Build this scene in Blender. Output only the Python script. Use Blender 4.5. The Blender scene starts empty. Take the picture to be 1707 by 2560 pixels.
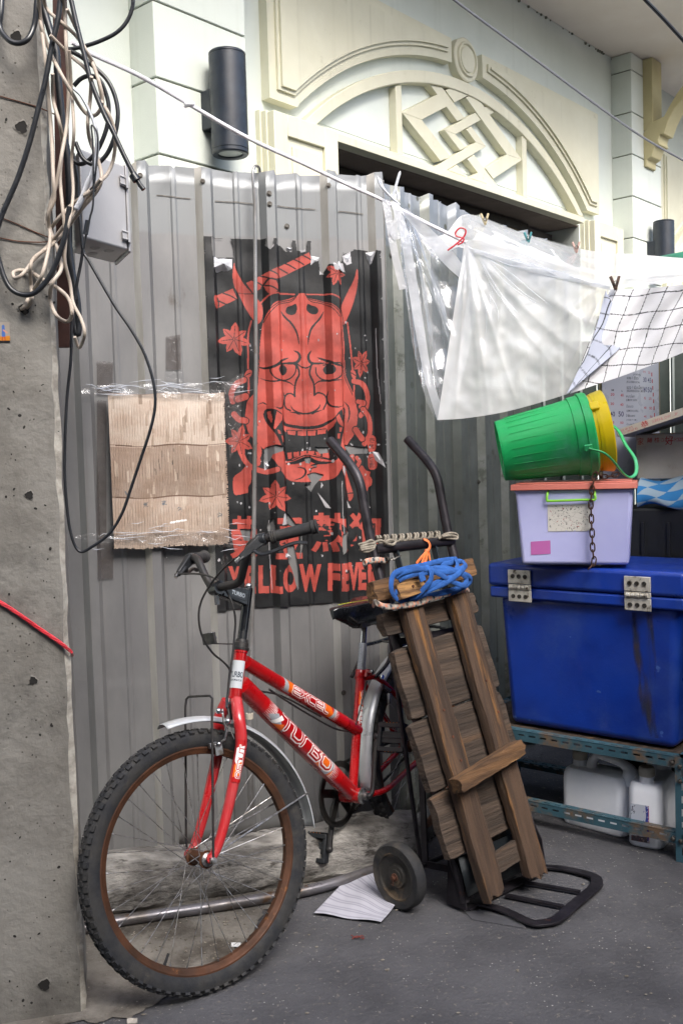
import bpy, math, random
import numpy as np
from math import sin, cos, pi, radians, atan2, sqrt
from mathutils import Vector
SC = bpy.context.scene
# ------------------------------------------------------------------ camera, world, sun, exposure
FPX, CX, CY, CAMH = 2489.0, 853.5, 1280.0, 1.32          # focal length in pixels of the 1707 x 2560 photograph
PITCH, ROLL = radians(3.2), radians(-1.7)
def _rx(a): return np.array([[1, 0, 0], [0, cos(a), -sin(a)], [0, sin(a), cos(a)]])
def _rz(a): return np.array([[cos(a), -sin(a), 0], [sin(a), cos(a), 0], [0, 0, 1]])
RC = _rx(pi/2-PITCH) @ _rz(ROLL)
CAM = np.array([0, 0, CAMH])
cd = bpy.data.cameras.new('camera'); cam = bpy.data.objects.new('camera', cd); SC.collection.objects.link(cam)
cd.sensor_fit = 'VERTICAL'; cd.sensor_height = 36; cd.lens = 36*FPX/2560; cd.clip_start = .05; cd.clip_end = 500
from mathutils import Matrix
cam.matrix_world = Matrix.Translation((0, 0, CAMH)) @ Matrix(RC.tolist()).to_4x4()
SC.camera = cam
SC.view_settings.view_transform = 'Standard'; SC.view_settings.look = 'None'; SC.view_settings.gamma = 1
SC.view_settings.exposure = EXPOSURE = 1.25
SUN = Vector((.27, -.60, .71)).normalized()
wd = bpy.data.worlds.new('World'); SC.world = wd; wd.use_nodes = True
_n = wd.node_tree.nodes; _sky = _n.new('ShaderNodeTexSky'); _sky.sky_type = 'NISHITA'; _sky.sun_disc = False
_sky.sun_elevation = math.asin(SUN.z); _sky.sun_rotation = atan2(SUN.x, SUN.y)
_sky.air_density = 1.0; _sky.dust_density = 4.0; _sky.ozone_density = 1.0
wd.node_tree.links.new(_sky.outputs[0], _n['Background'].inputs[0]); _n['Background'].inputs[1].default_value = .15
sl = bpy.data.lights.new('sun', 'SUN'); sl.energy = 1.85; sl.angle = radians(30); sl.color = (1, .985, .96)
so = bpy.data.objects.new('sun', sl); SC.collection.objects.link(so); so.rotation_euler = SUN.to_track_quat('Z', 'Y').to_euler()

# ------------------------------------------------------------------ helpers
def ray(x, y): return RC @ np.array([(x-CX)/FPX, -(y-CY)/FPX, -1])
def W(x, y, d): v = ray(x, y); return CAM + v*d/v[1]                       # point of a pixel at a depth
def G(x, y, z=0): v = ray(x, y); return CAM + v*(z-CAMH)/v[2]             # on a level plane
def PL(x, y, P, N): v = ray(x, y); return CAM + v*(np.dot(np.array(P)-CAM, N)/np.dot(v, N))
def nrm(v): v = np.array(v, float); return v/np.linalg.norm(v)
def lin(h):
    if isinstance(h, str):
        h = h.lstrip('#'); c = [int(h[i:i+2], 16)/255 for i in (0, 2, 4)]
        return tuple(((x+.055)/1.055)**2.4 if x > .04045 else x/12.92 for x in c)
    return tuple(h)
Z3 = np.array([0, 0, 1.])
RND = random.Random(7)
def cat(P, n=8, closed=False):                                             # Catmull-Rom through points
    P = [np.array(p, float) for p in P]
    if len(P) < 3: return P
    Q = [P[-1]]+P+[P[0], P[1]] if closed else [2*P[0]-P[1]]+P+[2*P[-1]-P[-2]]
    out = []
    for i in range(1, len(Q)-2):
        a, b, c, d = Q[i-1:i+3]
        for k in range(n):
            t = k/n
            out.append(.5*((2*b)+(c-a)*t+(2*a-5*b+4*c-d)*t*t+(3*b-a-3*c+d)*t**3))
    if not closed: out.append(P[-1])
    return out
def tag(o, label=None, cat_=None, group=None, kind=None):
    if label: o['label'] = label
    if cat_: o['category'] = cat_
    if group: o['group'] = group
    if kind: o['kind'] = kind
    return o
def thing(name, label, cat_, loc, group=None):
    o = bpy.data.objects.new(name, None); SC.collection.objects.link(o); o.location = [float(c) for c in loc]
    o.empty_display_size = .05
    return tag(o, label, cat_, group)
_loc = {}
def wloc(o):
    v = np.array(o.location); 
    return v + (wloc(o.parent) if o.parent else 0)
def link_mesh(me, name, mat, parent, base):
    o = bpy.data.objects.new(name, me); SC.collection.objects.link(o)
    if parent is not None:
        o.parent = parent; o.location = (0, 0, 0)
    else: o.location = [float(c) for c in base]
    for m in (mat if isinstance(mat, (list, tuple)) else [mat]):
        if m: me.materials.append(m)
    return o
class MB:
    def __init__(s): s.v = []; s.f = []; s.m = []
    def add(s, v, f, mi=0):
        b = len(s.v); s.v += [tuple(map(float, p)) for p in v]; s.f += [tuple(i+b for i in q) for q in f]; s.m += [mi]*len(f); return s
    def box(s, c, size, ax=None, mi=0, taper=1):
        ax = np.eye(3) if ax is None else np.array(ax); c = np.array(c, float); v = []
        for k in (-1, 1):
            for j, i in ((-1, -1), (-1, 1), (1, 1), (1, -1)):
                t = taper if k > 0 else 1
                v.append(c+ax[0]*size[0]/2*i*t+ax[1]*size[1]/2*j*t+ax[2]*size[2]/2*k)
        return s.add(v, [(0, 3, 2, 1), (4, 5, 6, 7), (0, 1, 5, 4), (1, 2, 6, 5), (2, 3, 7, 6), (3, 0, 4, 7)], mi)
    def bar(s, a, b, w, h, up=Z3, mi=0, w2=None, h2=None):                  # beam from a to b, width w, height h
        a = np.array(a, float); b = np.array(b, float); d = nrm(b-a); x = nrm(np.cross(d, up)); y = np.cross(x, d)
        w2 = w2 or w; h2 = h2 or h; v = []
        for P, ww, hh in ((a, w, h), (b, w2, h2)):
            for i, j in ((-1, -1), (1, -1), (1, 1), (-1, 1)): v.append(P+x*ww/2*i+y*hh/2*j)
        return s.add(v, [(0, 1, 2, 3), (7, 6, 5, 4), (4, 5, 1, 0), (5, 6, 2, 1), (6, 7, 3, 2), (7, 4, 0, 3)], mi)
    def prism(s, poly, vec, mi=0):
        n = len(poly); vec = np.array(vec, float); v = [np.array(p, float) for p in poly]; v += [p+vec for p in v]
        nn = np.zeros(3)
        for i in range(n): nn += np.cross(v[i], v[(i+1) % n])
        f = [tuple(range(n)), tuple(range(2*n-1, n-1, -1))]+[(i, n+i, n+(i+1) % n, (i+1) % n) for i in range(n)]
        if np.dot(nn, vec) > 0: f = [tuple(reversed(q)) for q in f]
        return s.add(v, f, mi)
    def tube(s, P, r, n=8, closed=False, mi=0, flat=1, up=None, caps=True):
        P = [np.array(p, float) for p in P]; m = len(P)
        R = r if hasattr(r, '__len__') else [r]*m
        T = []
        for i in range(m):
            a = P[(i-1) % m] if (closed or i > 0) else P[i]; b = P[(i+1) % m] if (closed or i < m-1) else P[i]
            T.append(nrm(b-a+1e-12))
        u = np.array(up, float) if up is not None else (Z3 if abs(T[0][2]) < .9 else np.array([1., 0, 0]))
        u = nrm(u-T[0]*np.dot(u, T[0])); v = []
        for i in range(m):
            if up is not None: u = np.array(up, float)
            u = nrm(u-T[i]*np.dot(u, T[i])); w = np.cross(T[i], u)
            for k in range(n):
                a = 2*pi*k/n; v.append(P[i]+R[i]*(u*sin(a)*flat+w*cos(a)))
        f = []
        for i in range(m if closed else m-1):
            for k in range(n):
                a, b = i*n, ((i+1) % m)*n; f.append((a+k, a+(k+1) % n, b+(k+1) % n, b+k))
        if not closed and caps: f += [tuple(range(n-1, -1, -1)), tuple(range((m-1)*n, m*n))]
        return s.add(v, f, mi)
    def lathe(s, prof, o, axis, n=24, mi=0, close=False, sx=None, a0=0, a1=2*pi):
        axis = nrm(axis); x = nrm(np.cross(axis, Z3)) if abs(axis[2]) < .95 else np.array([1., 0, 0])
        x = nrm(x-axis*np.dot(x, axis)) if sx is None else nrm(sx); y = np.cross(axis, x); o = np.array(o, float); v = []
        full = abs(a1-a0-2*pi) < 1e-6; nn = n if full else n+1
        for k in range(nn):
            a = a0+(a1-a0)*k/n
            for r, h in prof: v.append(o+axis*h+(x*cos(a)+y*sin(a))*r)
        m = len(prof); f = []
        for k in range(n):
            k2 = (k+1) % nn
            for i in range(m if close else m-1):
                j = (i+1) % m; f.append((k*m+i, k2*m+i, k2*m+j, k*m+j))
        return s.add(v, f, mi)
    def disc(s, o, axis, r, n=24, mi=0, h=0.0):
        return s.lathe([(1e-5, h), (r, h)], o, axis, n, mi)
    def cyl(s, a, b, r, n=20, mi=0, r2=None):
        a = np.array(a, float); b = np.array(b, float); L = np.linalg.norm(b-a); r2 = r if r2 is None else r2
        return s.lathe([(1e-5, 0), (r, 0), (r2, L), (1e-5, L)], a, b-a, n, mi)
    def ball(s, c, r, n=12, mi=0, sc=(1, 1, 1)):
        m = n//2+1; v = []; f = []
        for i in range(m+1):
            t = pi*i/m
            for k in range(n):
                a = 2*pi*k/n; v.append(np.array(c)+r*np.array([sin(t)*cos(a)*sc[0], sin(t)*sin(a)*sc[1], cos(t)*sc[2]]))
        for i in range(m):
            for k in range(n): f.append((i*n+k, (i+1)*n+k, (i+1)*n+(k+1) % n, i*n+(k+1) % n))
        return s.add(v, f, mi)
    def grid(s, fn, nu, nv, mi=0):
        v = [fn(i/nu, j/nv) for i in range(nu+1) for j in range(nv+1)]
        return s.add(v, [(i*(nv+1)+j, (i+1)*(nv+1)+j, (i+1)*(nv+1)+j+1, i*(nv+1)+j+1) for i in range(nu) for j in range(nv)], mi)
    def build(s, name, mat, parent=None, smooth=True, bevel=0, sharp=38, seg=2, solid=0, sub=0, disp=None):
        me = bpy.data.meshes.new(name); V = np.array(s.v)
        if parent is not None: base = wloc(parent)
        else:
            base = V.mean(0); base[2] = V[:, 2].min()
        V = V-base
        me.from_pydata([tuple(p) for p in V], [], s.f); me.validate(clean_customdata=False)
        if len(me.polygons) == len(s.m): me.polygons.foreach_set('material_index', s.m)
        o = link_mesh(me, name, mat, parent, base)
        if smooth:
            me.polygons.foreach_set('use_smooth', [True]*len(me.polygons)); me.set_sharp_from_angle(angle=radians(sharp))
        if solid: md = o.modifiers.new('solid', 'SOLIDIFY'); md.thickness = solid; md.offset = 0
        if bevel:
            md = o.modifiers.new('bevel', 'BEVEL'); md.width = bevel; md.segments = seg; md.limit_method = 'ANGLE'; md.angle_limit = radians(35); md.harden_normals = False
        if sub: md = o.modifiers.new('sub', 'SUBSURF'); md.levels = md.render_levels = sub
        if disp:                                                               # (strength, size) worn surface
            if not sub or True: pass
            tx = bpy.data.textures.new(name+'_tex', 'CLOUDS'); tx.noise_scale = disp[1]; tx.noise_depth = 3
            md = o.modifiers.new('wear', 'DISPLACE'); md.texture = tx; md.strength = disp[0]; md.texture_coords = 'GLOBAL'; md.mid_level = .5
        return o
# ---------------- materials (all procedural)
def mat(name, c1, c2=None, sc=6, rough=.6, metal=0, bump=0, bsc=60, c3=None, sc3=2, th3=.62, st=(1, 1, 1), alpha=1, trans=0, spec=.5, rv=.15, det=8,
        vcol=False, coat=0, zsplit=None, scr=None, R3=None, streak=None, speck=None, sub=0, wave=None, th2=.5, soft2=.18, soft3=.05, coord='Object'):
    m = bpy.data.materials.new(name); m.use_nodes = True; nt = m.node_tree; N = nt.nodes; L = nt.links; B = N['Principled BSDF']
    B.inputs['Roughness'].default_value = rough; B.inputs['Metallic'].default_value = metal
    B.inputs['Specular IOR Level'].default_value = spec
    if coat: B.inputs['Coat Weight'].default_value = coat; B.inputs['Coat Roughness'].default_value = .12
    if trans: B.inputs['Transmission Weight'].default_value = trans
    if alpha < 1: B.inputs['Alpha'].default_value = alpha
    if sub: B.inputs['Subsurface Weight'].default_value = sub; B.inputs['Subsurface Radius'].default_value = (.03, .03, .03)
    tc = N.new('ShaderNodeTexCoord'); mp = N.new('ShaderNodeMapping'); mp.inputs['Scale'].default_value = st; 
    if R3 is not None:
        R3 = [nrm(R3[0]), nrm(R3[1]), np.cross(nrm(R3[0]), nrm(R3[1]))]
    if R3 is not None:                                                          # grain frame: rotate first, then scale
        m0 = N.new('ShaderNodeMapping'); m0.inputs['Rotation'].default_value = Matrix(np.array(R3).tolist()).to_euler(); L.new(tc.outputs[coord], m0.inputs[0]); L.new(m0.outputs[0], mp.inputs[0])
    else: L.new(tc.outputs[coord], mp.inputs[0])
    def noise(scale, detail=det, r=.6, src=mp):
        n = N.new('ShaderNodeTexNoise'); n.inputs['Scale'].default_value = scale; n.inputs['Detail'].default_value = detail; n.inputs['Roughness'].default_value = r
        L.new(src.outputs[0], n.inputs['Vector']); return n
    def ramp(src, lo, hi):
        r = N.new('ShaderNodeMapRange'); r.inputs[1].default_value = lo; r.inputs[2].default_value = hi; r.interpolation_type = 'SMOOTHSTEP'; L.new(src, r.inputs[0]); return r.outputs[0]
    def mix(f, a, b, mode='MIX'):
        x = N.new('ShaderNodeMix'); x.data_type = 'RGBA'; x.blend_type = mode
        if f is None: x.inputs[0].default_value = 1
        elif isinstance(f, float): x.inputs[0].default_value = f
        else: L.new(f, x.inputs[0])
        for s_, val in ((6, a), (7, b)):
            if isinstance(val, tuple): x.inputs[s_].default_value = val
            else: L.new(val, x.inputs[s_])
        return x.outputs[2]
    rgba = lambda c: tuple(lin(c))+(1,)
    if vcol:
        at = N.new('ShaderNodeAttribute'); at.attribute_name = 'Col'; col = at.outputs['Color']
        if c2: col = mix(ramp(noise(sc).outputs[0], .35, .7), col, rgba(c2), 'MULTIPLY')
    else:
        col = rgba(c1)
        if c2: col = mix(ramp(noise(sc).outputs[0], th2-soft2, th2+soft2), rgba(c1), rgba(c2))
    if c3: col = mix(ramp(noise(sc3, 10, .7).outputs[0], th3-soft3, th3+soft3), col, rgba(c3))
    if zsplit:                                                                 # film of dust up to a height: height, colour above, colour factor
        sx = N.new('ShaderNodeSeparateXYZ'); L.new(tc.outputs[coord], sx.inputs[0]); n3 = noise(9, 4); ma = N.new('ShaderNodeMath'); ma.operation = 'MULTIPLY_ADD'; ma.inputs[1].default_value = .03; L.new(n3.outputs[0], ma.inputs[0]); L.new(sx.outputs[2], ma.inputs[2])
        col = mix(ramp(ma.outputs[0], zsplit[0]+.015, zsplit[0]+.03), col, rgba(zsplit[1]))
    if scr:                                                                    # fine scratches: colour, scale, threshold
        for k_, rot in enumerate((.3, 1.9, 2.6)):
            ms = N.new('ShaderNodeMapping'); ms.inputs['Rotation'].default_value = (rot, rot*1.7, rot*.6); ms.inputs['Scale'].default_value = (scr[1], scr[1]*.06, scr[1]); L.new(tc.outputs[coord], ms.inputs[0])
            col = mix(ramp(noise(1, 2, .5, ms).outputs[0], scr[2], scr[2]+.015), col, rgba(scr[0]))
    if streak:                                                                 # vertical runs of dirt: colour, amount, xy scale
        ms = N.new('ShaderNodeMapping'); ms.inputs['Scale'].default_value = (streak[2], streak[2], streak[2]*.03); L.new(tc.outputs[coord], ms.inputs[0])
        f = ramp(noise(1, 6, .7, ms).outputs[0], .55, .85)
        mm = N.new('ShaderNodeMath'); mm.operation = 'MULTIPLY'; mm.inputs[1].default_value = streak[1]; L.new(f, mm.inputs[0]); col = mix(mm.outputs[0], col, rgba(streak[0]))
    if speck:                                                                  # voronoi specks: colour, scale, size
        vo = N.new('ShaderNodeTexVoronoi'); vo.inputs['Scale'].default_value = speck[1]; L.new(tc.outputs[coord], vo.inputs['Vector'])
        f = ramp(vo.outputs['Distance'], speck[2], speck[2]*.6); n2 = noise(speck[1]*.13, 2)
        mm = N.new('ShaderNodeMath'); mm.operation = 'MULTIPLY'; L.new(f, mm.inputs[0]); L.new(ramp(n2.outputs[0], .45, .6), mm.inputs[1]); col = mix(mm.outputs[0], col, rgba(speck[0]))
    if isinstance(col, tuple): B.inputs['Base Color'].default_value = col
    else: L.new(col, B.inputs['Base Color'])
    if rv:
        r = N.new('ShaderNodeMapRange'); r.inputs[3].default_value = max(rough-rv, .03); r.inputs[4].default_value = min(rough+rv, 1); r.inputs[1].default_value = .3; r.inputs[2].default_value = .7
        L.new(noise(sc*2.3).outputs[0], r.inputs[0]); L.new(r.outputs[0], B.inputs['Roughness'])
    if bump or wave:
        bp = N.new('ShaderNodeBump'); bp.inputs['Strength'].default_value = 1; bp.inputs['Distance'].default_value = bump or wave[1]
        if wave:                                                               # corrugation bump: scale, depth, direction
            wv = N.new('ShaderNodeTexWave'); wv.bands_direction = wave[2]; wv.inputs['Scale'].default_value = wave[0]; wv.inputs['Distortion'].default_value = wave[3] if len(wave) > 3 else .5
            L.new(tc.outputs[coord], wv.inputs[0]); L.new(wv.outputs['Fac'], bp.inputs['Height'])
            if bump:
                b2 = N.new('ShaderNodeBump'); b2.inputs['Distance'].default_value = bump; L.new(noise(bsc).outputs[0], b2.inputs['Height']); bp.inputs['Distance'].default_value = wave[1]
                L.new(b2.outputs[0], bp.inputs['Normal'])
        else: L.new(noise(bsc).outputs[0], bp.inputs['Height'])
        L.new(bp.outputs[0], B.inputs['Normal'])
    return m
# ---------------- drawing canvas: colours on a fine grid of mesh vertices (writing and print on real surfaces)
_tx = {}
def glyphs(s, off=0.0):
    if (s, off) in _tx: return _tx[(s, off)]
    cu = bpy.data.curves.new('t', 'FONT'); cu.body = s; cu.offset = off; cu.resolution_u = 4; cu.align_x = 'LEFT'
    o = bpy.data.objects.new('t', cu); SC.collection.objects.link(o); dg = bpy.context.evaluated_depsgraph_get(); dg.update()
    me = o.evaluated_get(dg).to_mesh(); me.calc_loop_triangles()
    V = np.array([v.co[:2] for v in me.vertices]).reshape(-1, 2); T = np.array([t.vertices[:] for t in me.loop_triangles]).reshape(-1, 3)
    tr = V[T] if len(T) else np.zeros((0, 3, 2)); o.evaluated_get(dg).to_mesh_clear(); bpy.data.objects.remove(o); bpy.data.curves.remove(cu)
    _tx[(s, off)] = tr; return tr
class Canvas:
    def __init__(s, x0, x1, y0, y1, nx, ny, bg):
        s.x = np.linspace(x0, x1, nx+1); s.y = np.linspace(y0, y1, ny+1); s.X, s.Y = np.meshgrid(s.x, s.y, indexing='ij')
        s.c = np.zeros((nx+1, ny+1, 3)); s.c[:] = lin(bg); s.a = np.ones((nx+1, ny+1), bool); s.nx, s.ny = nx, ny; s.T = lambda x, y: (x, y)
    def _bb(s, P, pad=0):
        xs = sorted((np.searchsorted(s.x, P[:, 0].min()-pad)-1, np.searchsorted(s.x, P[:, 0].max()+pad)+1)) if s.x[1] > s.x[0] else None
        i0, i1 = max(xs[0], 0), min(xs[1], s.nx+1); a, b = max(np.searchsorted(s.y, P[:, 1].min()-pad)-1, 0), min(np.searchsorted(s.y, P[:, 1].max()+pad)+1, s.ny+1)
        return slice(i0, i1), slice(a, b)
    def _map(s, P): return np.array([s.T(*p) for p in P], float)
    def _set(s, sl, m, col):
        if col is None: v = s.a[sl]; v[m] = False
        else: v = s.c[sl]; v[m] = lin(col)
    def poly(s, P, col, raw=False):
        P = np.array(P, float) if raw else s._map(P); sl = s._bb(P); X, Y = s.X[sl], s.Y[sl]
        if X.size == 0: return
        ins = np.zeros(X.shape, bool); n = len(P)
        for i in range(n):
            (xa, ya), (xb, yb) = P[i], P[(i+1) % n]
            if ya == yb: continue
            c = ((ya > Y) != (yb > Y)) & (X < (xb-xa)*(Y-ya)/(yb-ya)+xa); ins ^= c
        s._set(sl, ins, col)
    def line(s, P, w, col, smooth=True, taper=False):
        if smooth and len(P) > 2: P = cat([np.array(p) for p in P], 6)
        P = s._map(P); n = len(P)-1; ww = w
        for i in range(n):
            w = ww*(sin(pi*(i+.5)/n)**.5 if taper else 1)
            sl = s._bb(P[i:i+2], w); X, Y = s.X[sl], s.Y[sl]
            if X.size == 0: continue
            d = P[i+1]-P[i]; L2 = max(d@d, 1e-12); t = np.clip(((X-P[i, 0])*d[0]+(Y-P[i, 1])*d[1])/L2, 0, 1)
            s._set(sl, (X-P[i, 0]-t*d[0])**2+(Y-P[i, 1]-t*d[1])**2 < (w/2)**2, col)
    def text(s, st, x0, y0, x1, y1, col, off=0.0, shear=0, fn=None):            # text stretched into a box (y0 = baseline side)
        tr = glyphs(st, off)
        if not len(tr): return
        mn = tr.reshape(-1, 2).min(0); mx = tr.reshape(-1, 2).max(0); q = (tr-mn)/(mx-mn)
        for t in q:
            P = np.array([[x0+(x1-x0)*(p[0]+shear*p[1]), y0+(y1-y0)*p[1]] for p in t])
            if fn: P = np.array([fn(*p) for p in P])
            s.poly(P, col)
    def build(s, name, fn, material, parent=None, smooth=True, base=None):
        nx, ny = s.nx+1, s.ny+1
        V = np.array(fn(s.X, s.Y)).reshape(3, -1).T
        i, j = np.meshgrid(np.arange(s.nx), np.arange(s.ny), indexing='ij'); a = (i*ny+j).ravel()
        keep = (s.a[:-1, :-1] & s.a[1:, :-1] & s.a[1:, 1:] & s.a[:-1, 1:]).ravel(); a = a[keep]
        F = np.stack([a, a+ny, a+ny+1, a+1], 1)
        if base is None: base = wloc(parent) if parent is not None else np.array([V[:, 0].mean(), V[:, 1].mean(), V[:, 2].min()])
        me = bpy.data.meshes.new(name); me.vertices.add(len(V)); me.vertices.foreach_set('co', (V-base).ravel())
        me.loops.add(F.size); me.loops.foreach_set('vertex_index', F.ravel()); me.polygons.add(len(F)); me.polygons.foreach_set('loop_start', np.arange(0, F.size, 4)); 
        me.update(calc_edges=True)
        ca = me.color_attributes.new('Col', 'FLOAT_COLOR', 'POINT'); ca.data.foreach_set('color', np.concatenate([s.c.reshape(-1, 3), np.ones((nx*ny, 1))], 1).ravel())
        if smooth: me.polygons.foreach_set('use_smooth', [True]*len(F))
        return link_mesh(me, name, material, parent, base)
# ================================================================== materials shared
M = {}
M['wall'] = mat('wall_paint', '#d9dfd8', '#cbd2ca', sc=1.2, rough=.75, bump=.0008, bsc=220, streak=('#8d9078', .25, 9), c3='#a9ab98', sc3=3, th3=.74)
M['mould'] = mat('cream_moulding', '#dbd9c3', '#d0cdb6', sc=2.2, rough=.7, bump=.0008, bsc=160, streak=('#8a8668', .45, 15), c3='#b9b599', sc3=7, th3=.68, soft3=.07)
M['tym'] = mat('tympanum_paint', '#dae1dc', '#d0d7d0', sc=2, rough=.8, bump=.0006, bsc=200)
M['soffit'] = mat('soffit_paint', '#f0e8e0', '#e6dcd2', sc=1.5, rough=.85, bump=.0006, bsc=260, c3='#93887c', sc3=2, th3=.75)
M['groove'] = mat('groove_dirt', '#5d5f52', '#85877a', sc=18, rough=.9)
M['shutter'] = mat('dark_shutter', '#1d1a17', '#27221d', sc=8, rough=.45, metal=.3)
M['brass'] = mat('brown_stripe', '#5a4426', rough=.4, metal=.5)
M['black_paint'] = mat('lamp_black', '#161d28', '#222a35', sc=14, rough=.42, bump=.0005, bsc=300, spec=.6)
M['glass'] = mat('lamp_lens', '#b9bdb9', rough=.35)
M['galv'] = mat('galvanised_sheet', '#868686', '#707072', sc=3.5, rough=.46, metal=.35, bump=.0006, bsc=7, c3='#66625f', sc3=9, th3=.68, soft3=.06, streak=('#5f5950', .55, 34), rv=.1, zsplit=(2.055, '#7b7e80'), st=(1, 1, .45))
M['pale_edge'] = mat('pale_rib_edge', '#b4b3b0', '#98958f', sc=8, rough=.45, metal=.2, c3='#8c7f6c', sc3=14, th3=.66, st=(1, 1, .3), streak=('#7a6a55', .5, 40))
M['rust'] = mat('rust', '#5c3420', '#3a241a', sc=20, rough=.9, bump=.001, bsc=120)
M['bolt'] = mat('bolt_metal', '#6a6864', '#3f3a35', sc=60, rough=.5, metal=.7)
M['concrete'] = mat('pole_concrete', '#7f7d78', '#66635e', sc=4, rough=.92, bump=.004, bsc=45, c3='#4c4a47', sc3=3.2, th3=.6, soft3=.12, speck=('#3d3833', 55, .16), streak=('#56524c', .5, 14))
M['concrete_edge'] = mat('worn_edge', '#a8a49b', '#7d7870', sc=30, rough=.95, bump=.004, bsc=60)
M['hole'] = mat('hole_dark', '#171514', rough=1)
# ================================================================== ground
asphalt = mat('asphalt', '#535357', '#3d3d41', sc=3.2, rough=.85, bump=.008, bsc=80, c3='#75706a', sc3=52, th3=.62, soft3=.04, speck=('#a09f9b', 60, .15), streak=('#36363a', .8, 2.6), coord='Object', rv=.12, det=12)
dirt = mat('concrete_strip', '#7d7973', '#5f5a54', sc=7, rough=.95, bump=.008, bsc=50, c3='#37312a', sc3=4, th3=.56, soft3=.12, speck=('#a39a8c', 60, .16), det=12)
b = MB(); g = 60
def gz(x, y): return .004*sin(x*3.1+1)*sin(y*2.3)
N_ = 60
b.grid(lambda u, v: (-60+120*u if False else (-60 if u == 0 else 60 if u == 1 else -3+6*u), (-60 if v == 0 else 60 if v == 1 else -2.5+9*v), 0 if u in (0, 1) or v in (0, 1) else 0), 40, 40)
gr = b.build('ground', asphalt, smooth=False); tag(gr, kind='structure'); 
# bare concrete and dirt strip at the foot of the fence: an uneven outline laid 4 mm above the asphalt
pl = [G(200, 2560)+[-.6, -.1, 0], G(205, 2560), G(330, 2545), G(430, 2490), G(560, 2420), G(640, 2330), G(660, 2280), G(760, 2235), G(960, 2150), G(1000, 2100)]
out = []
for i in range(len(pl)-1):
    for k in range(8):
        t = k/8; p = pl[i]*(1-t)+pl[i+1]*t; out.append((p[0]+RND.uniform(-.008, .008), p[1]+RND.uniform(-.012, .012), .004))
out += [(pl[-1][0], pl[-1][1], .004), (.2, 3.75, .004), (-1.6, 3.3, .004), (-1.6, 2.2, .004)]
b = MB(); b.add(out, [tuple(range(len(out)))]); st = b.build('dirt_strip', dirt, smooth=False); tag(st, kind='structure')
# ================================================================== building
UA = radians(41); U = np.array([sin(UA), cos(UA), 0]); NV = np.array([cos(UA), -sin(UA), 0]); FO = np.array([-.553, 4.2, 0.])
def F3(u, n, z): return FO+U*u+NV*n+Z3*z
DC = 3.17
def sh(u, z, n): k = 1-n/DC; return k*u+(1-k)*-2.808, k*z+(1-k)*CAMH
bld = thing('shop_building', 'pale green plastered shop front with cream arched moulding behind the fence', 'building', F3(2, 0, 0))
def FP(poly, n0, n1, mb, mi=0): mb.prism([F3(u, n0, z) for u, z in poly], NV*(n1-n0), mi)
def rect(u0, z0, u1, z1): return [(u0, z0), (u1, z0), (u1, z1), (u0, z1)]
def adj(poly, n): return [sh(u, z, n) for u, z in poly]
PER = 4.16
wb = MB()
OU0, OU1, OZ = .795, 3.33, 2.806
xs = [-4, OU0, OU1, OU0+PER, OU1+PER, 10]
for i in range(5):
    z0 = 0 if i % 2 == 0 else OZ
    FP(rect(xs[i], z0, xs[i+1], 6.5), -.3, 0, wb)
wb.build('wall', M['wall'], bld, smooth=False)
# soffit
b = MB(); FP(rect(-4, 4.035, 10, 4.3), 0.002, .95, b); b.build('soffit', M['soffit'], bld, smooth=False)
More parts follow.
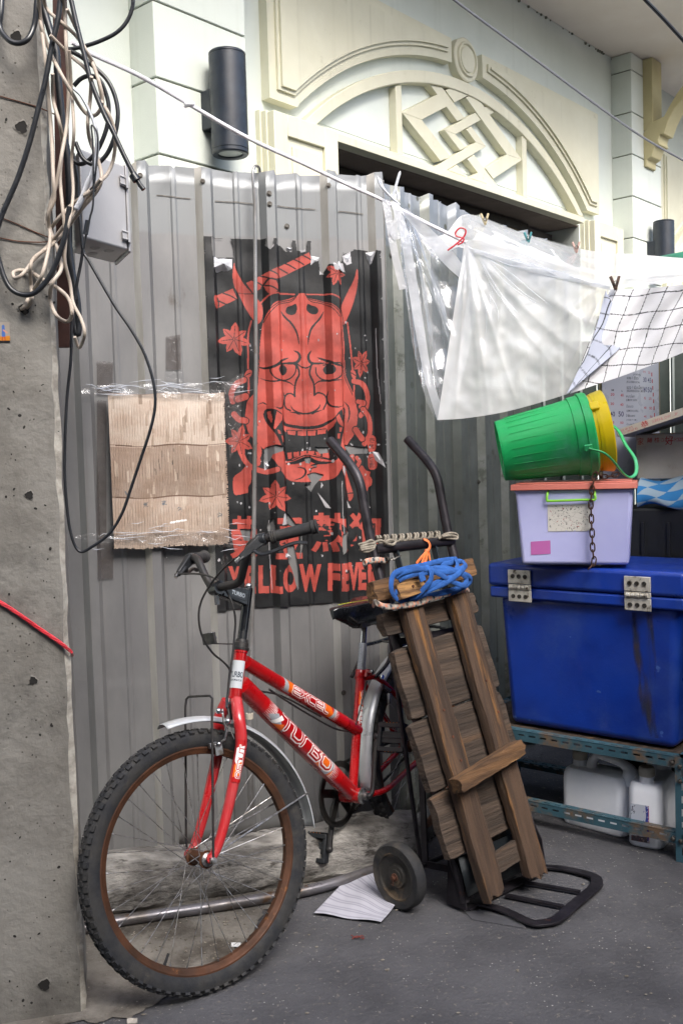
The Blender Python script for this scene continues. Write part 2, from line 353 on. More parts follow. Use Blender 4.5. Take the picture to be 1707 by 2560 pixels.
# specks of mould along the soffit joint
b = MB()
for k in range(34):
    u = RND.uniform(2.4, 4.0); b.ball(F3(u, .006, 4.03-RND.uniform(0, .01)), RND.uniform(.004, .011), 6)
b.build('soffit_spots', M['groove'], bld)['kind'] = 'stuff'
def arc(zc, r, a0, a1, n=40, uc=2.035): return [(uc+r*sin(a), zc+r*cos(a)) for a in np.linspace(a0, a1, n)]
def angz(zc, r, z): return math.acos((z-zc)/r)
def clip(poly, fn):
    o = []
    for i in range(len(poly)):
        p, q = poly[i], poly[(i+1) % len(poly)]; a, c = fn(p), fn(q)
        if a >= 0: o.append(p)
        if (a >= 0) != (c >= 0): t = a/(a-c); o.append((p[0]+(q[0]-p[0])*t, p[1]+(q[1]-p[1])*t))
    return o
def bay(u0):
    S = lambda P: [(u+u0, z) for u, z in P]
    # arched ring over the lintel
    a = angz(1.36, 2.04, 2.872); ai = angz(1.305, 2.03, 2.872)
    ring = arc(1.36, 2.04, -a, a)+arc(1.305, 2.03, ai, -ai)
    b = MB(); FP(S(adj(ring, .06)), 0, .06, b); b.build('arch_moulding', M['mould'], bld, bevel=.004, sharp=30)
    tym = arc(1.305, 2.05, -ai, ai)
    b = MB(); FP(S(adj(tym, .003)), 0.0, .003, b); b.build('tympanum', M['tym'], bld, smooth=False)
    # lintel
    b = MB(); FP(S(adj(rect(.80, 2.831, 3.40, 2.872), .07)), 0, .07, b)
    FP(S([(OU0, OZ-.002), (OU1, OZ-.002), (OU1, OZ+.03), (OU0, OZ+.03)]), -.28, -.002, b); b.build('lintel', M['mould'], bld, bevel=.003)
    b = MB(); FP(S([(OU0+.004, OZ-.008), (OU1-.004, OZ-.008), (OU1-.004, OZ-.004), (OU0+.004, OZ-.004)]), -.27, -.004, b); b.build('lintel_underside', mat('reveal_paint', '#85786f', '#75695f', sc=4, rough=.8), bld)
    # mullions and lattice
    b = MB()
    for x0, x1 in ((1.365, 1.415), (2.62, 2.67)):
        b = MB(); P = clip(clip(rect(x0, 2.87, x1, 3.34), lambda p: 2.03**2-(p[0]-2.035)**2-(p[1]-1.305)**2), lambda p: 1)
        FP(S(adj(P, .05)), .003, .05, b); b.build('mullion', M['mould'], bld, bevel=.003)
    def XY(X, Y): return 2.01+.6*(X+Y)/2, 3.088+.318*(X-Y)/2
    A = [[(-1, -1), (.1, -1), (.1, -.72), (-.7, -.72), (-.7, .13), (-1, .13)],
         [(1, 1), (-.1, 1), (-.1, .72), (.7, .72), (.7, -.7), (1, -.7)],
         [(.34, -1), (1.0, -1), (1.0, -.72), (.34, -.72)],
         [(-.34, 1), (-1.0, 1), (-1.0, .72), (-.34, .72)],
         [(-1, .36), (-.7, .36), (-.7, 1), (-1, 1)]]
    Bq = [[(.1, -1.4), (.34, -1.4), (.34, -.37), (.1, -.37)], [(-.1, 1.4), (-.34, 1.4), (-.34, .37), (-.1, .37)],
          [(-.35, -.35), (.7, -.35), (.7, -.17), (-.17, -.17), (-.17, .15), (-.35, .15)],
          [(.35, .35), (-1.3, .35), (-1.3, .17), (.17, .17), (.17, -.15), (.35, -.15)], [(1.0, -.35), (1.3, -.35), (1.3, -.17), (1.0, -.17)]]
    b = MB()
    for q, n1 in [(q, .052) for q in A]+[(q, .046) for q in Bq]:
        P = [XY(*p) for p in q]
        if max(len(q), 0) > 4:                                                # concave: cut into its arms
            parts = []
            if q[0][0]*q[0][1] > 0 and len(q) == 6:
                parts = [[q[0], q[1], q[2], (q[0][0] if False else q[3][0], q[3][1])], [q[0], q[3], q[4], q[5]]]
                parts = [[q[0], q[1], q[2], q[3]], [q[0], q[3], q[4], q[5]]]
            polys = [[XY(*p) for p in pp] for pp in parts]
        else: polys = [P]
        for P in polys:
            P = clip(P, lambda p: p[1]-2.872); 
            if len(P) < 3: continue
            P = clip(P, lambda p: 2.03**2-(p[0]-2.035)**2-(p[1]-1.305)**2)
            if len(P) < 3: continue
            FP(S(adj(P, .05)), .003, n1, b)
    b.build('lattice_ornament', M['mould'], bld, smooth=False, bevel=.0025)
    # spandrel panels with stepped edge
    def panel(side):
        a1 = angz(1.36, 2.115, 3.445); a2 = angz(1.36, 2.115, 2.935)-.02
        a2 = math.asin((2.035-.636)/2.115)
        P = [(.44, 3.60), (.44, 2.925), (.62, 2.925)]+arc(1.36, 2.115, -a2, -math.asin((2.035-1.88)/2.115), 26)+[(1.88, 3.60)]
        return P if side < 0 else [(4.07-u+.0, z) for u, z in P][::-1]
    for side in (-1, 1):
        P = panel(side); b = MB(); cu = sum(p[0] for p in P)/len(P)
        def inset(P, d):
            n = len(P); o = []
            Q = np.array(P); ar = sum(Q[i][0]*Q[(i+1) % n][1]-Q[(i+1) % n][0]*Q[i][1] for i in range(n)); sg = 1 if ar > 0 else -1
            for i in range(n):
                a_, p_, c_ = Q[i-1], Q[i], Q[(i+1) % n]; e1 = (p_-a_)/np.linalg.norm(p_-a_); e2 = (c_-p_)/np.linalg.norm(c_-p_)
                n1 = sg*np.array([-e1[1], e1[0]]); n2 = sg*np.array([-e2[1], e2[0]]); m_ = n1+n2; m_ /= np.linalg.norm(m_)
                o.append(tuple(p_+m_*d/max(m_@n1, .4)))
            return o
        FP(S(adj(P, .05)), 0, .05, b); FP(S(adj(inset(P, .045), .05)), .05, .062, b); FP(S(adj(inset(P, .062), .05)), .062, .074, b)
        b.build('spandrel_panel', M['mould'], bld, bevel=.003, sharp=30)
    # round boss
    b = MB(); c = F3(*[sh(2.03, 3.525, .05)[0]+u0, 0, sh(2.03, 3.525, .05)[1]])
    b.lathe([(.118, 0), (.118, .045), (.11, .05), (.095, .05), (.09, .062), (.082, .062), (.078, .05), (.07, .05), (.066, .06), (1e-4, .06)], c, NV, 48)
    b.build('round_boss', M['mould'], bld, sharp=30)
    # impost blocks at both sides of the opening
    for u_0, u_1, inn in ((.345, .79, 1), (3.345, 3.80, -1)):
        b = MB(); zt = 2.845
        FP(S(rect(u_0, 2.2, u_1, zt)), 0, .03, b); FP(S(rect(u_0+.008, 2.2, u_1-.004, zt-.008)), .03, .06, b)
        fr = [rect(u_0+.016, 2.2, u_0+.10, zt-.016), rect(u_1-.10, 2.2, u_1-.008, zt-.016), rect(u_0+.10, zt-.11, u_1-.10, zt-.016)]
        for q in fr: FP(S(q), .06, .1, b)
        FP(S(rect(u_0+.10, 2.2, u_1-.10, zt-.11)), .06, .085, b); FP(S(rect(u_0+.135, 2.2, u_1-.135, zt-.145)), .085, .092, b)
        b.build('impost_block', M['mould'], bld, bevel=.004)
    # rolled shutter box and dark opening
    b = MB()
    for k in range(9): FP(S(rect(OU0, OZ-.075-.06*k, 2.95, OZ-.02-.06*k)), -.24, -.16+.012*(k % 2), b)
    FP(S(rect(OU0, .4, 2.95, OZ-.03)), -.29, -.245, b)
    b.build('roller_shutter', M['shutter'], bld, bevel=.004)
    b = MB()
    for z in (.085, .1, .145, .16): FP(S(rect(OU0, OZ-z-.004, 2.95, OZ-z)), -.150, -.144, b)
    b.build('shutter_trim', M['brass'], bld, smooth=False)
    b = MB(); FP(S(rect(2.95, 0, 3.33, OZ-.03)), -.29, -.2, b); b.build('door_panel', mat('grey_panel', '#4a4746', '#3c3a39', sc=3, rough=.7), bld)
    # pilaster with cut joints
    b = MB(); z = 2.49-.285*8; pz = [z+.285*k for k in range(-1, 20)]
    b2 = MB()
    for k in range(len(pz)-1):
        za, zb = max(pz[k], 0)+.004, pz[k+1]-.004
        if zb > 4.03 and za > 4.03: break
        zb = min(zb, 4.03)
        if zb <= za: continue
        FP([(u0-.325, za), (u0+.155, za), (u0+.155, zb), (u0-.325, zb)], .0, .15, b)
    FP([(u0-.315, 0), (u0+.145, 0), (u0+.145, 4.03), (u0-.315, 4.03)], .0, .142, b2)
    b.build('pilaster', M['wall'], bld, bevel=.003); b2.build('pilaster_joints', M['groove'], bld, smooth=False)
bay(0); bay(PER)
# corbel arch flying out from the right pilaster (profile in the n-z plane)
u1 = 4.02
def CP(x, y): P = PL(1300+x/3.8526, 100+y/3.8526, F3(u1, 0, 0), U); d = P-FO; return d@NV, P[2]
prof = [CP(*q) for q in [(1265, 790), (1310, 770), (1380, 735), (1430, 640), (1500, 520), (1568, 430), (1700, 300), (1700, 420), (1568, 560), (1480, 660), (1420, 780), (1378, 900), (1340, 905), (1325, 960), (1335, 1000), (1290, 1030), (1280, 1060), (1260, 1120), (1215, 1150), (1213, 1215), (1190, 1225), (1175, 900)]]
prof = [(max(n, .145), z) for n, z in prof]
b = MB(); b.prism([F3(u1, n, z) for n, z in prof], U*.16)
pn = CP(1265, 185)[0]; zb = CP(1265, 790)[1]
b.prism([F3(u1+.002, .146, zb-.05), F3(u1+.002, pn, zb-.03), F3(u1+.002, pn, 4.03), F3(u1+.002, .146, 4.03)], U*.158)
b.build('corbel', mat('corbel_cream', '#c6bd94', '#b5ab80', sc=3, rough=.7), bld, bevel=.004)
# ---------------- wall lamps
def wall_lamp(u0, label):
    c = F3(-.047+u0, .25, 2.52); t = thing('wall_lamp', label, 'wall lamp', c, 'black cylinder wall lamps')
    b = MB(); r = .0725; b.lathe([(1e-4, .012), (.048, .012), (.05, .0), (r-.004, -.002), (r, .003), (r, .012), (r-.002, .014), (r-.002, .016), (r, .018), (r, .375), (r-.002, .377), (r-.002, .38), (r, .382), (r, .388), (r-.004, .392), (.05, .392), (.048, .38), (1e-4, .38)], c, Z3, 48)
    b.build('lamp_body', M['black_paint'], t, sharp=30)
    b = MB(); b.lathe([(1e-4, .004), (.047, .006)], c, Z3, 32); b.build('lens', M['glass'], t)
    b = MB(); b.box(F3(-.047+u0, .185, 2.70), (.11, .10, .15), [U, NV, Z3]); b.build('bracket', M['black_paint'], t, bevel=.004)
wall_lamp(0, 'black cylinder wall lamp with round lens on the left pilaster above the fence')
wall_lamp(PER, 'far black cylinder wall lamp above the plastic sheet at the right edge')
# ================================================================== corrugated fence
AA = radians(15); TA = np.array([cos(AA), sin(AA), 0]); NA = np.array([sin(AA), -cos(AA), 0]); AO = np.array([-.6, 3.29, 0.])
FH = 2.275; S_END = .80
RIBS = [-.255, -.052, .155, .368, .579, .745]
def corr(s, ribs=RIBS):
    """height of the trapezoid ribs towards the camera"""
    s = np.asarray(s, float); h = np.zeros_like(s)
    for r in ribs:
        x = s-r; h = np.maximum(h, np.clip(np.minimum(x/.020, (.06-x)/.012), 0, 1)*.027)
        h = np.maximum(h, np.clip(np.minimum((x-.125)/.006, (.147-x)/.006), 0, 1)*.0035)
    return h
def A3(s, z, off=0.0, c=True):
    s = np.asarray(s, float); z = np.asarray(z, float); h = (corr(s) if c else 0)+off
    return np.array([AO[0]+TA[0]*s+NA[0]*h, AO[1]+TA[1]*s+NA[1]*h, z+0*s])
def brk(a, b, ribs):
    xs = {a, b}
    for r in ribs:
        for d in (0, .020, .048, .06, .125, .131, .141, .147):
            if a < r+d < b: xs.add(r+d)
    return sorted(xs)
def sheet(mb, O, T, Nn, ribs, a, b, zb, zt, seed, off=0, wob=.004):
    xs = brk(a, b, ribs); R = random.Random(seed); nz = 40; ph = [R.uniform(0, 6) for _ in range(6)]
    h = corr(xs, ribs); V = []
    for i, s in enumerate(xs):
        top = zt + .006*sin(s*9+ph[0])+(R.uniform(-.006, .006))+(.004 if h[i] > .02 else 0)
        for k in range(nz+1):
            z = zb+(top-zb)*k/nz
            w = wob*(sin(z*2.1+s*4+ph[1])+.6*sin(z*5.3+ph[2]+s*9)+.35*sin(z*13+ph[3]-s*21))
            if k >= nz-1 and h[i] < .02: w += .004*sin(s*70+ph[4])
            V.append(O+T*s+Nn*(h[i]+off+w*.6)+Z3*z)
    F = [(i*(nz+1)+k, (i+1)*(nz+1)+k, (i+1)*(nz+1)+k+1, i*(nz+1)+k+1) for i in range(len(xs)-1) for k in range(nz)]
    i0 = len(mb.f); mb.add(V, F)
    for i in range(len(xs)-1):
        if any(abs(xs[i]-r) < 1e-6 for k_, r in enumerate(ribs) if k_ in (1, 2, 4, 5, 8)):  # left flanks of these ribs take the paler material
            for k in range(nz): mb.m[i0+i*nz+k] = 1
fA = thing('corrugated_fence', 'grey corrugated metal fence section behind the poster and bicycle', 'fence', A3(.2, 0, 0, False), 'corrugated metal fence sections')
b = MB(); sheet(b, AO, TA, NA, RIBS, -.75, S_END, .015, FH, 3, wob=.0009); sA = b.build('metal_sheet', [M['galv'], M['pale_edge']], fA, sharp=20, solid=.0012)
# lower patch sheet with a rusted top edge at the left
b = MB(); sheet(b, AO, TA, NA, RIBS, -.30, .02, .02, .62, 8, off=.003, wob=.001); b.build('patch_sheet', [M['galv'], M['pale_edge']], fA, sharp=20)
RIBB = [.07+.2*k for k in range(-1, 9)]
BA = radians(36); TB = np.array([sin(BA), cos(BA), 0]); NB = np.array([cos(BA), -sin(BA), 0]); BO = A3(S_END-.01, 0, 0, False)
def B3(s, z, off=0.0): return BO+TB*s+NB*(float(corr([s], RIBB)[0])+off)+Z3*z
M['galv2'] = mat('galvanised_sheet_green', '#6f7370', '#565a56', sc=3, rough=.48, metal=.35, bump=.0006, bsc=7, c3='#53574f', sc3=14, th3=.66, soft3=.04, streak=('#565b50', .6, 30), speck=('#4c4e47', 17, .26), zsplit=(2.04, '#7c8186'))
fB = thing('corrugated_fence', 'corrugated metal fence section running back behind the plastic sheet and ice chest', 'fence', B3(.6, 0), 'corrugated metal fence sections')
M['galv2z'] = mat('pale_rib_edge_green', '#8f928e', '#767973', sc=8, rough=.5, metal=.3, c3='#5f635b', sc3=12, th3=.6, streak=('#5d6156', .6, 30))
b = MB(); sheet(b, BO, TB, NB, RIBB, 0, 1.62, .015, FH-.01, 5, wob=.0018); b.build('metal_sheet', [M['galv2'], M['galv2z']], fB, sharp=20, solid=.0012)
# scuffed crease line near the top, following the ribs
b = MB(); sc_ = MB()
for (a_, c_) in ((.03, .14), (.22, .35), (.43, .56), (.64, .73)):
    b.grid(lambda u, v: A3(a_+(c_-a_)*u, 2.185-.05*(a_+(c_-a_)*u)+.0012*sin(u*5+a_*20)+.0035*v, .0035), 24, 1)
o = b.build('crease_line', mat('crease_dirt', '#55524e', '#7b7873', sc=50, rough=.8), fA, smooth=False); o['kind'] = 'stuff'
# corner post trim
b = MB()
for k in (0,): b.prism([A3(S_END-.035, 0, .004+.0, False), A3(S_END+.004, 0, .012, False), B3(.0, 0, .016), B3(.02, 0, .006), ], Z3*(FH-.01))
b.build('corner_trim', M['pale_edge'], fA, bevel=.001)
def bolts(lst, parent):
    for P, nn in lst:
        b = MB(); b.lathe([(.009, 0), (.009, .002), (.005, .002), (.005, .006), (1e-4, .006)], P, nn, 10); b.build('bolt', M['bolt'], parent)
bolts([(A3(s, z, .001), NA) for s, z in ((-.022, 2.24), (.398, 2.2), (.398, 2.165), (.46, 2.10), (-.022, 1.1), (.66, 1.45), (.178, 2.23), (.602, 2.235), (.178, .9), (-.022, .45), (.39, .42), (.602, .5))], fA)
bolts([(B3(.03, 2.08, .016), NB), (B3(.06, 2.02, .002), NB), (B3(.13, 2.12, .001), NB), (B3(.5, 2.16, .001), NB), (B3(.07+.6, 1.2, .001), NB)], fB)
# ================================================================== concrete pole
PC = G(216, 2530); ang = radians(13.5); PX = np.array([cos(ang), sin(ang), 0]); PY = np.array([-sin(ang), cos(ang), 0])
pole = thing('utility_pole', 'weathered square concrete utility pole at the left edge of the alley', 'utility pole', PC-PX*.1+PY*.1)
wp = .212; ch = .012; sil = []
def pp(x, y, z): return PC+PX*x+PY*y+Z3*z
b = MB(); nz = 120; ring = []
R1 = random.Random(4)
prof = [(-wp, .012), (-wp+ch, 0), (-.16, 0), (-.11, 0), (-.06, 0), (-ch, 0), (0, .012), (0, .1), (0, .2), (-.1, .2), (-wp, .2), (-wp, .1)]
V = []
for k in range(nz+1):
    z = -.01+5.5*k/nz
    for i, (x, y) in enumerate(prof):
        d = (.0035 if i in (0, 1, 5, 6) else .001)
        V.append(pp(x+R1.uniform(-d, d), y+R1.uniform(-d, d), z))
m = len(prof)
b.add(V, [(k*m+i, k*m+(i+1) % m, (k+1)*m+(i+1) % m, (k+1)*m+i) for k in range(nz) for i in range(m) if not i == 5])
b.add(V, [(k*m+5, k*m+6, (k+1)*m+6, (k+1)*m+5) for k in range(nz)], 1)
b.build('shaft', [M['concrete'], M['concrete_edge']], pole, sharp=25)
# form-tie holes and blow holes
def onpole(x, y, off=0.0): return PL(x, y, PC-PY*off, PY)
for (x, y, r) in [(55, 318, .013), (74, 1238, .009), (84, 1702, .009), (112, 2462, .013), (42, 92, .012), (62, 772, .012)]:
    P = onpole(x, y, .0012); b = MB(); q = [P+(PX*cos(t)+Z3*sin(t)*1.05)*r*(1+.13*sin(t*3+x)+.08*sin(t*7)) for t in np.linspace(0, 2*pi, 22, endpoint=False)]; b.add(q, [tuple(range(22))]); q2 = [P-PY*.0004+(p-P)*(1.25+.22*sin(k*1.9+x)) for k, p in enumerate(q)]; b.add([p+PY*.0007 for p in q2]+[p-PY*.0012 for p in q], [(k, (k+1) % 22, 22+(k+1) % 22, 22+k) for k in range(22)], 1)
    b.build('tie_hole', [M['hole'], M['concrete']], pole)
b = MB(); R2 = random.Random(12)
for k in range(115):
    x = R2.uniform(12, 150); y = R2.uniform(240, 2520)
    if x > 110+.04*y: continue
    P = onpole(x, y, .0008); r = R2.choice([.0012, .0015, .002, .002, .003, .004]); a = R2.uniform(0, 3)
    e = nrm(PX*cos(a)+Z3*sin(a)); q = np.cross(e, PY); s2 = R2.uniform(.5, 1)
    n = 8; V = [P+e*r*cos(t)*1.1+q*r*s2*sin(t)*R2.uniform(.8, 1.2) for t in np.linspace(0, 2*pi, n, endpoint=False)]
    b.add(V, [tuple(range(n))])
pit = b.build('surface_pits', M['hole'], pole, smooth=False); pit['kind'] = 'stuff'
# ================================================================== bicycle
M['red'] = mat('red_paint', '#a80d12', '#8d0a10', sc=7, rough=.28, coat=.5, bump=.0004, bsc=90, c3='#6a1812', sc3=26, th3=.71, soft3=.02, rv=.1)
M['red_fade'] = mat('faded_red_paint', '#b01a20', '#a83a3c', sc=9, rough=.35, coat=.3, c3='#d8b0aa', sc3=40, th3=.72, soft3=.02)
M['rubber'] = mat('rubber', '#1b1d22', '#2c2b2a', sc=22, rough=.8, bump=.0008, bsc=140, c3='#4c463e', sc3=7, th3=.62, soft3=.1)
M['rim'] = mat('rusty_rim', '#54331f', '#3a2416', sc=16, rough=.62, metal=.35, bump=.0006, bsc=120, c3='#8c5a2e', sc3=20, th3=.66)
M['steel'] = mat('spoke_steel', '#a5a6aa', '#6b6660', sc=50, rough=.38, metal=.85)
M['chrome'] = mat('chrome', '#c8cace', rough=.18, metal=1, rv=.08)
M['alu'] = mat('fender_silver', '#c4c8cc', '#a9adb0', sc=6, rough=.38, metal=.35, c3='#7c6a55', sc3=18, th3=.72)
M['blackp'] = mat('black_gloss', '#0d0f13', '#15171b', sc=9, rough=.25, spec=.6)
M['blackm'] = mat('black_matte_metal', '#17181c', '#2a2624', sc=30, rough=.5, c3='#4a2d1f', sc3=40, th3=.68)
M['plastic'] = mat('black_plastic', '#15171b', '#1f2226', sc=20, rough=.5, bump=.0004, bsc=200)
M['grease'] = mat('chainring_black', '#0c0c0d', '#1a1714', sc=30, rough=.5)
BP = [0.028652878181114894, 3.0010288700704564, -2.1619503576400616, 0.09082940590226139, -0.32284180332115187, 0.6763813457529504, 0.4040010872902984, 0.13122903947047035, 0.38393931188615216, 1.2530694865230958, 1.2201341689350103]
RW = .320
def rotm(ax, a):
    ax = nrm(ax); K = np.array([[0, -ax[2], ax[1]], [ax[2], 0, -ax[0]], [-ax[1], ax[0], 0]]); return np.eye(3)+sin(a)*K+(1-cos(a))*K@K
bX, bY, bhd, blean, bsteer, bwb, bh1, bh2, bh3, bsa, bha = BP
_fw = np.array([cos(bhd), sin(bhd), 0]); _M = np.stack([_fw, np.cross([0, 0, 1], _fw), [0, 0, 1.]], 1); _Rl = rotm(_fw, blean)@_M; _O = np.array([bX, bY, 0])
def T_(x, y, z): return _O+_Rl@np.array([x, y, z], float)
sax = np.array([-cos(bha), 0, sin(bha)]); spr = np.array([sin(bha), 0, cos(bha)]); hub0 = np.array([bwb, 0, RW]); sbase = hub0-spr*.045; _Rs = rotm(sax, bsteer)
def S_(x, y, z): return T_(*(sbase+_Rs@(np.array([x, y, z], float)-sbase)))
def AX(f): o = f(0, 0, 0); return nrm(f(1, 0, 0)-o), nrm(f(0, 1, 0)-o), nrm(f(0, 0, 1)-o)
bike = thing('bicycle', 'red city bicycle with rusty front rim parked between the concrete pole and the hand truck', 'bicycle', (bX, bY, 0))
ux, uy, uz = AX(T_); sx_, sy_, sz_ = AX(S_)
def along(p, q, t): return p+(q-p)*t
ht = hub0*0+sbase+sax*(bh1+bh2); hb = sbase+sax*bh1                      # head tube ends in bike coordinates
bb = np.array([0, 0, .278]); st_t = bb+np.array([-cos(bsa), 0, sin(bsa)])*bh3
# frame
fr = MB()
fr.tube([T_(*hb), T_(*(hb+sax*.006)), T_(*(hb+sax*.007)), T_(*(ht-sax*.007)), T_(*(ht-sax*.006)), T_(*ht)], [.0195, .0195, .0175, .0175, .0195, .0195], 24)
tt0, tt1 = np.array([.437, 0, .772]), np.array([-.065, 0, .463]); d0, d1 = np.array([.462, 0, .715]), np.array([.0, 0, .282])
fr.tube([T_(*tt0), T_(*tt1)], .0195, 24); fr.tube([T_(*d0), T_(*along(d0, d1, .85)), T_(*d1)], [.0265, .0265, .024], 24)
fr.tube([T_(*bb), T_(*st_t)], .0145, 20); fr.tube([T_(*along(bb, st_t, .93)), T_(*along(bb, st_t, .94)), T_(*along(bb, st_t, .995)), T_(*st_t)], [.0145, .017, .017, .0155], 20)
fr.tube([T_(0, -.036, .278), T_(0, .036, .278)], .0235, 24)
for s in (1, -1):
    fr.tube([T_(*p) for p in cat([(-.022, s*.022, .272), (-.12, s*.045, .262), (-.25, s*.05, .285), (-.405, s*.058, .318)], 6)], .0095, 12)
    fr.tube([T_(*p) for p in cat([(-.118, s*.016, .618), (-.165, s*.035, .605), (-.27, s*.052, .50), (-.41, s*.058, .325)], 6)], .009, 12)
    fr.prism([T_(-.40, s*.058-.002, .335), T_(-.43, s*.058-.002, .33), T_(-.435, s*.058-.002, .305), T_(-.40, s*.058-.002, .30)], uy*.004)
fr.build('frame', M['red'], bike)
b = MB(); b.cyl(T_(-.112, .018, .63), T_(-.155, .018, .615), .008, 12); b.tube([T_(-.125, -.02, .636), T_(-.125, .027, .636)], .009, 12); b.build('seat_clamp', M['red'], bike)
b = MB(); b.cyl(T_(-.135, .026, .633), T_(-.135, .034, .633), .008, 6); b.cyl(T_(-.15, .052, .615), T_(-.15, .06, .615), .008, 6); b.build('clamp_bolt', M['chrome'], bike)
# decals wrapped on the near side of the tubes: writing on a thin strip of film
def decal(name, p, q, r, a0, a1, nx, ny, bg, draw, f=T_, y=uy):
    P, Q = f(*p), f(*q); d = nrm(Q-P); e1 = nrm(y-d*np.dot(y, d)); e2 = np.cross(d, e1); L = np.linalg.norm(Q-P)
    if e2[2] < 0 and abs(d[2]) < .97: e2 = -e2
    c = Canvas(0, L, a0*r, a1*r, nx, ny, bg); draw(c, L)
    def fn(X, Y):
        a = Y/r; return np.array([P[i]+d[i]*X+(e1[i]*np.cos(a)+e2[i]*np.sin(a))*r for i in range(3)])
    return c.build(name, fn, M['decal'], bike)
M['decal'] = mat('decal_film', '#ffffff', rough=.3, vcol=True, coat=.4, rv=.05)
RED = '#a80d12'; WH = '#e8e4e2'; ORG = '#e0661a'; GRY = '#9a9ea4'
def dots(c, x0, x1, y0, y1, dx, dens):
    R_ = random.Random(5); nx = int((x1-x0)/dx); ny = int((y1-y0)/dx)
    for i in range(nx):
        for j in range(ny):
            x = x0+(i+.5)*dx; y = y0+(j+.5)*dx; r = dx*.36*dens(x, y)
            if r > .15*dx: c.line([(x, y), (x+1e-4, y)], r*2, WH, False)
def logo(c, s, x0, x1, y0, y1):
    """outlined rounded lettering"""
    h = y1-y0
    G_ = {'T': [[(0, 1), (.95, 1)], [(.45, 1), (.45, 0)]], 'U': [[(0, 1), (0, .2), (.15, 0), (.6, 0), (.78, .2), (.78, 1)]], 'r': [[(0, 0), (0, .72), (.2, 1), (.75, 1)]],
          'B': [[(.05, 1), (.6, 1), (.72, .8), (.5, .55), (.15, .55)], [(.5, .55), (.8, .35), (.7, 0), (0, 0), (0, .62)]], 'O': [[(.2, 0), (.65, 0), (.85, .2), (.85, .8), (.65, 1), (.2, 1), (0, .8), (0, .2), (.2, 0)]],
          'e': [[(.1, .5), (.75, .5), (.75, .8), (.6, 1), (.15, 1), (0, .8), (0, .2), (.15, 0), (.8, 0)]], 'x': [[(0, 1), (.7, 0)], [(.7, 1), (0, 0)]], 'c': [[(.75, 1), (.2, 1), (0, .8), (0, .2), (.2, 0), (.75, 0)]],
          'l': [[(0, 1), (0, .2), (.15, 0), (.5, 0)]]}
    wd_ = {'T': 1.05, 'U': .95, 'r': .85, 'B': .98, 'O': 1.0, 'e': .95, 'x': .85, 'c': .9, 'l': .6}
    tot = sum(wd_[k] for k in s); sc = (x1-x0)/tot
    for wi, col in ((.62, WH), (.30, RED)):
        x = x0+.1*sc
        for k in s:
            for st_ in G_[k]: c.line([(x+p[0]*sc, y0+p[1]*h) for p in st_], h*wi*.62, col, False)
            x += wd_[k]*sc
dpos = lambda t, a=d0, b_=d1: along(a, b_, t)
def draw_turbo(c, L):
    h = c.y[-1]-c.y[0]; y0 = c.y[0]
    dots(c, .0, .065, y0, y0+h, .0052, lambda x, y: min(1, x/.05)); c.poly([(.035, y0+h*.2), (.085, y0), (.13, y0), (.07, y0+h*.55)], GRY); c.poly([(.06, y0), (.075, y0), (.10, y0+h*.5), (.085, y0+h*.6)], WH)
    c.poly([(.075, y0+h*.0), (.12, y0), (.11, y0+h*.35)], ORG)
    c.poly([(.285, y0+h*.1), (.36, y0), (.40, y0), (.36, y0+h), (.32, y0+h)], ORG); c.poly([(.35, y0), (.375, y0), (.395, y0+h), (.37, y0+h)], GRY)
    dots(c, .385, .43, y0, y0+h, .0052, lambda x, y: max(0, 1-(x-.385)/.05))
    logo(c, 'TUrBO', .092, .372, y0+h*.20, y0+h*.80)
decal('decal', dpos(.13), dpos(.83), .0270, -1.15, 1.15, 460, 56, RED, draw_turbo)
def draw_excel(c, L):
    h = c.y[-1]-c.y[0]; y0 = c.y[0]
    dots(c, 0, .04, y0, y0+h, .0045, lambda x, y: x/.04); c.poly([(.03, y0), (.06, y0), (.03, y0+h), (.015, y0+h)], GRY); c.poly([(.05, y0+h*.1), (.085, y0+h*.3), (.06, y0+h), (.03, y0+h)], ORG)
    c.poly([(.20, y0+h*.3), (.26, y0), (.29, y0), (.26, y0+h), (.22, y0+h)], ORG); c.poly([(.27, y0), (.285, y0), (.30, y0+h), (.285, y0+h)], GRY); dots(c, .29, .32, y0, y0+h, .0045, lambda x, y: max(0, 1-(x-.29)/.03))
    logo(c, 'excel', .062, .25, y0+h*.22, y0+h*.76)
decal('decal', along(tt0, tt1, .24), along(tt0, tt1, .86), .0199, -1.1, 1.1, 360, 44, RED, draw_excel)
def draw_badge(c, L):
    h = c.y[-1]-c.y[0]; y0 = c.y[0]
    def tf(x, y): return (x, y)
    c.text('TURBO', 0, 0, 1, 1, '#23303e', .03, fn=lambda u, v: (L*.62-v*L*.22, y0+h*(.04+.92*u))); c.text('SERIES', 0, 0, 1, 1, '#23303e', .03, fn=lambda u, v: (L*.75-v*L*.07, y0+h*(.1+.8*u)))
dh0, dh1 = along(ht, hb, .22), along(ht, hb, .78)
P_, Q_ = T_(*dh0), T_(*dh1); dd = nrm(Q_-P_); vw = nrm(CAM-P_); e1_ = nrm(vw-dd*np.dot(vw, dd)); e2_ = np.cross(dd, e1_); e2_ = e2_ if e2_[0] > 0 else -e2_
c = Canvas(0, np.linalg.norm(Q_-P_), -.026, .018, 90, 60, '#b4b9be'); draw_badge(c, np.linalg.norm(Q_-P_)); r_ = .0179
c.build('head_badge', lambda X, Y: np.array([P_[i]+dd[i]*X+(e1_[i]*np.cos(Y/r_)+e2_[i]*np.sin(Y/r_))*r_ for i in range(3)]), M['decal'], bike)
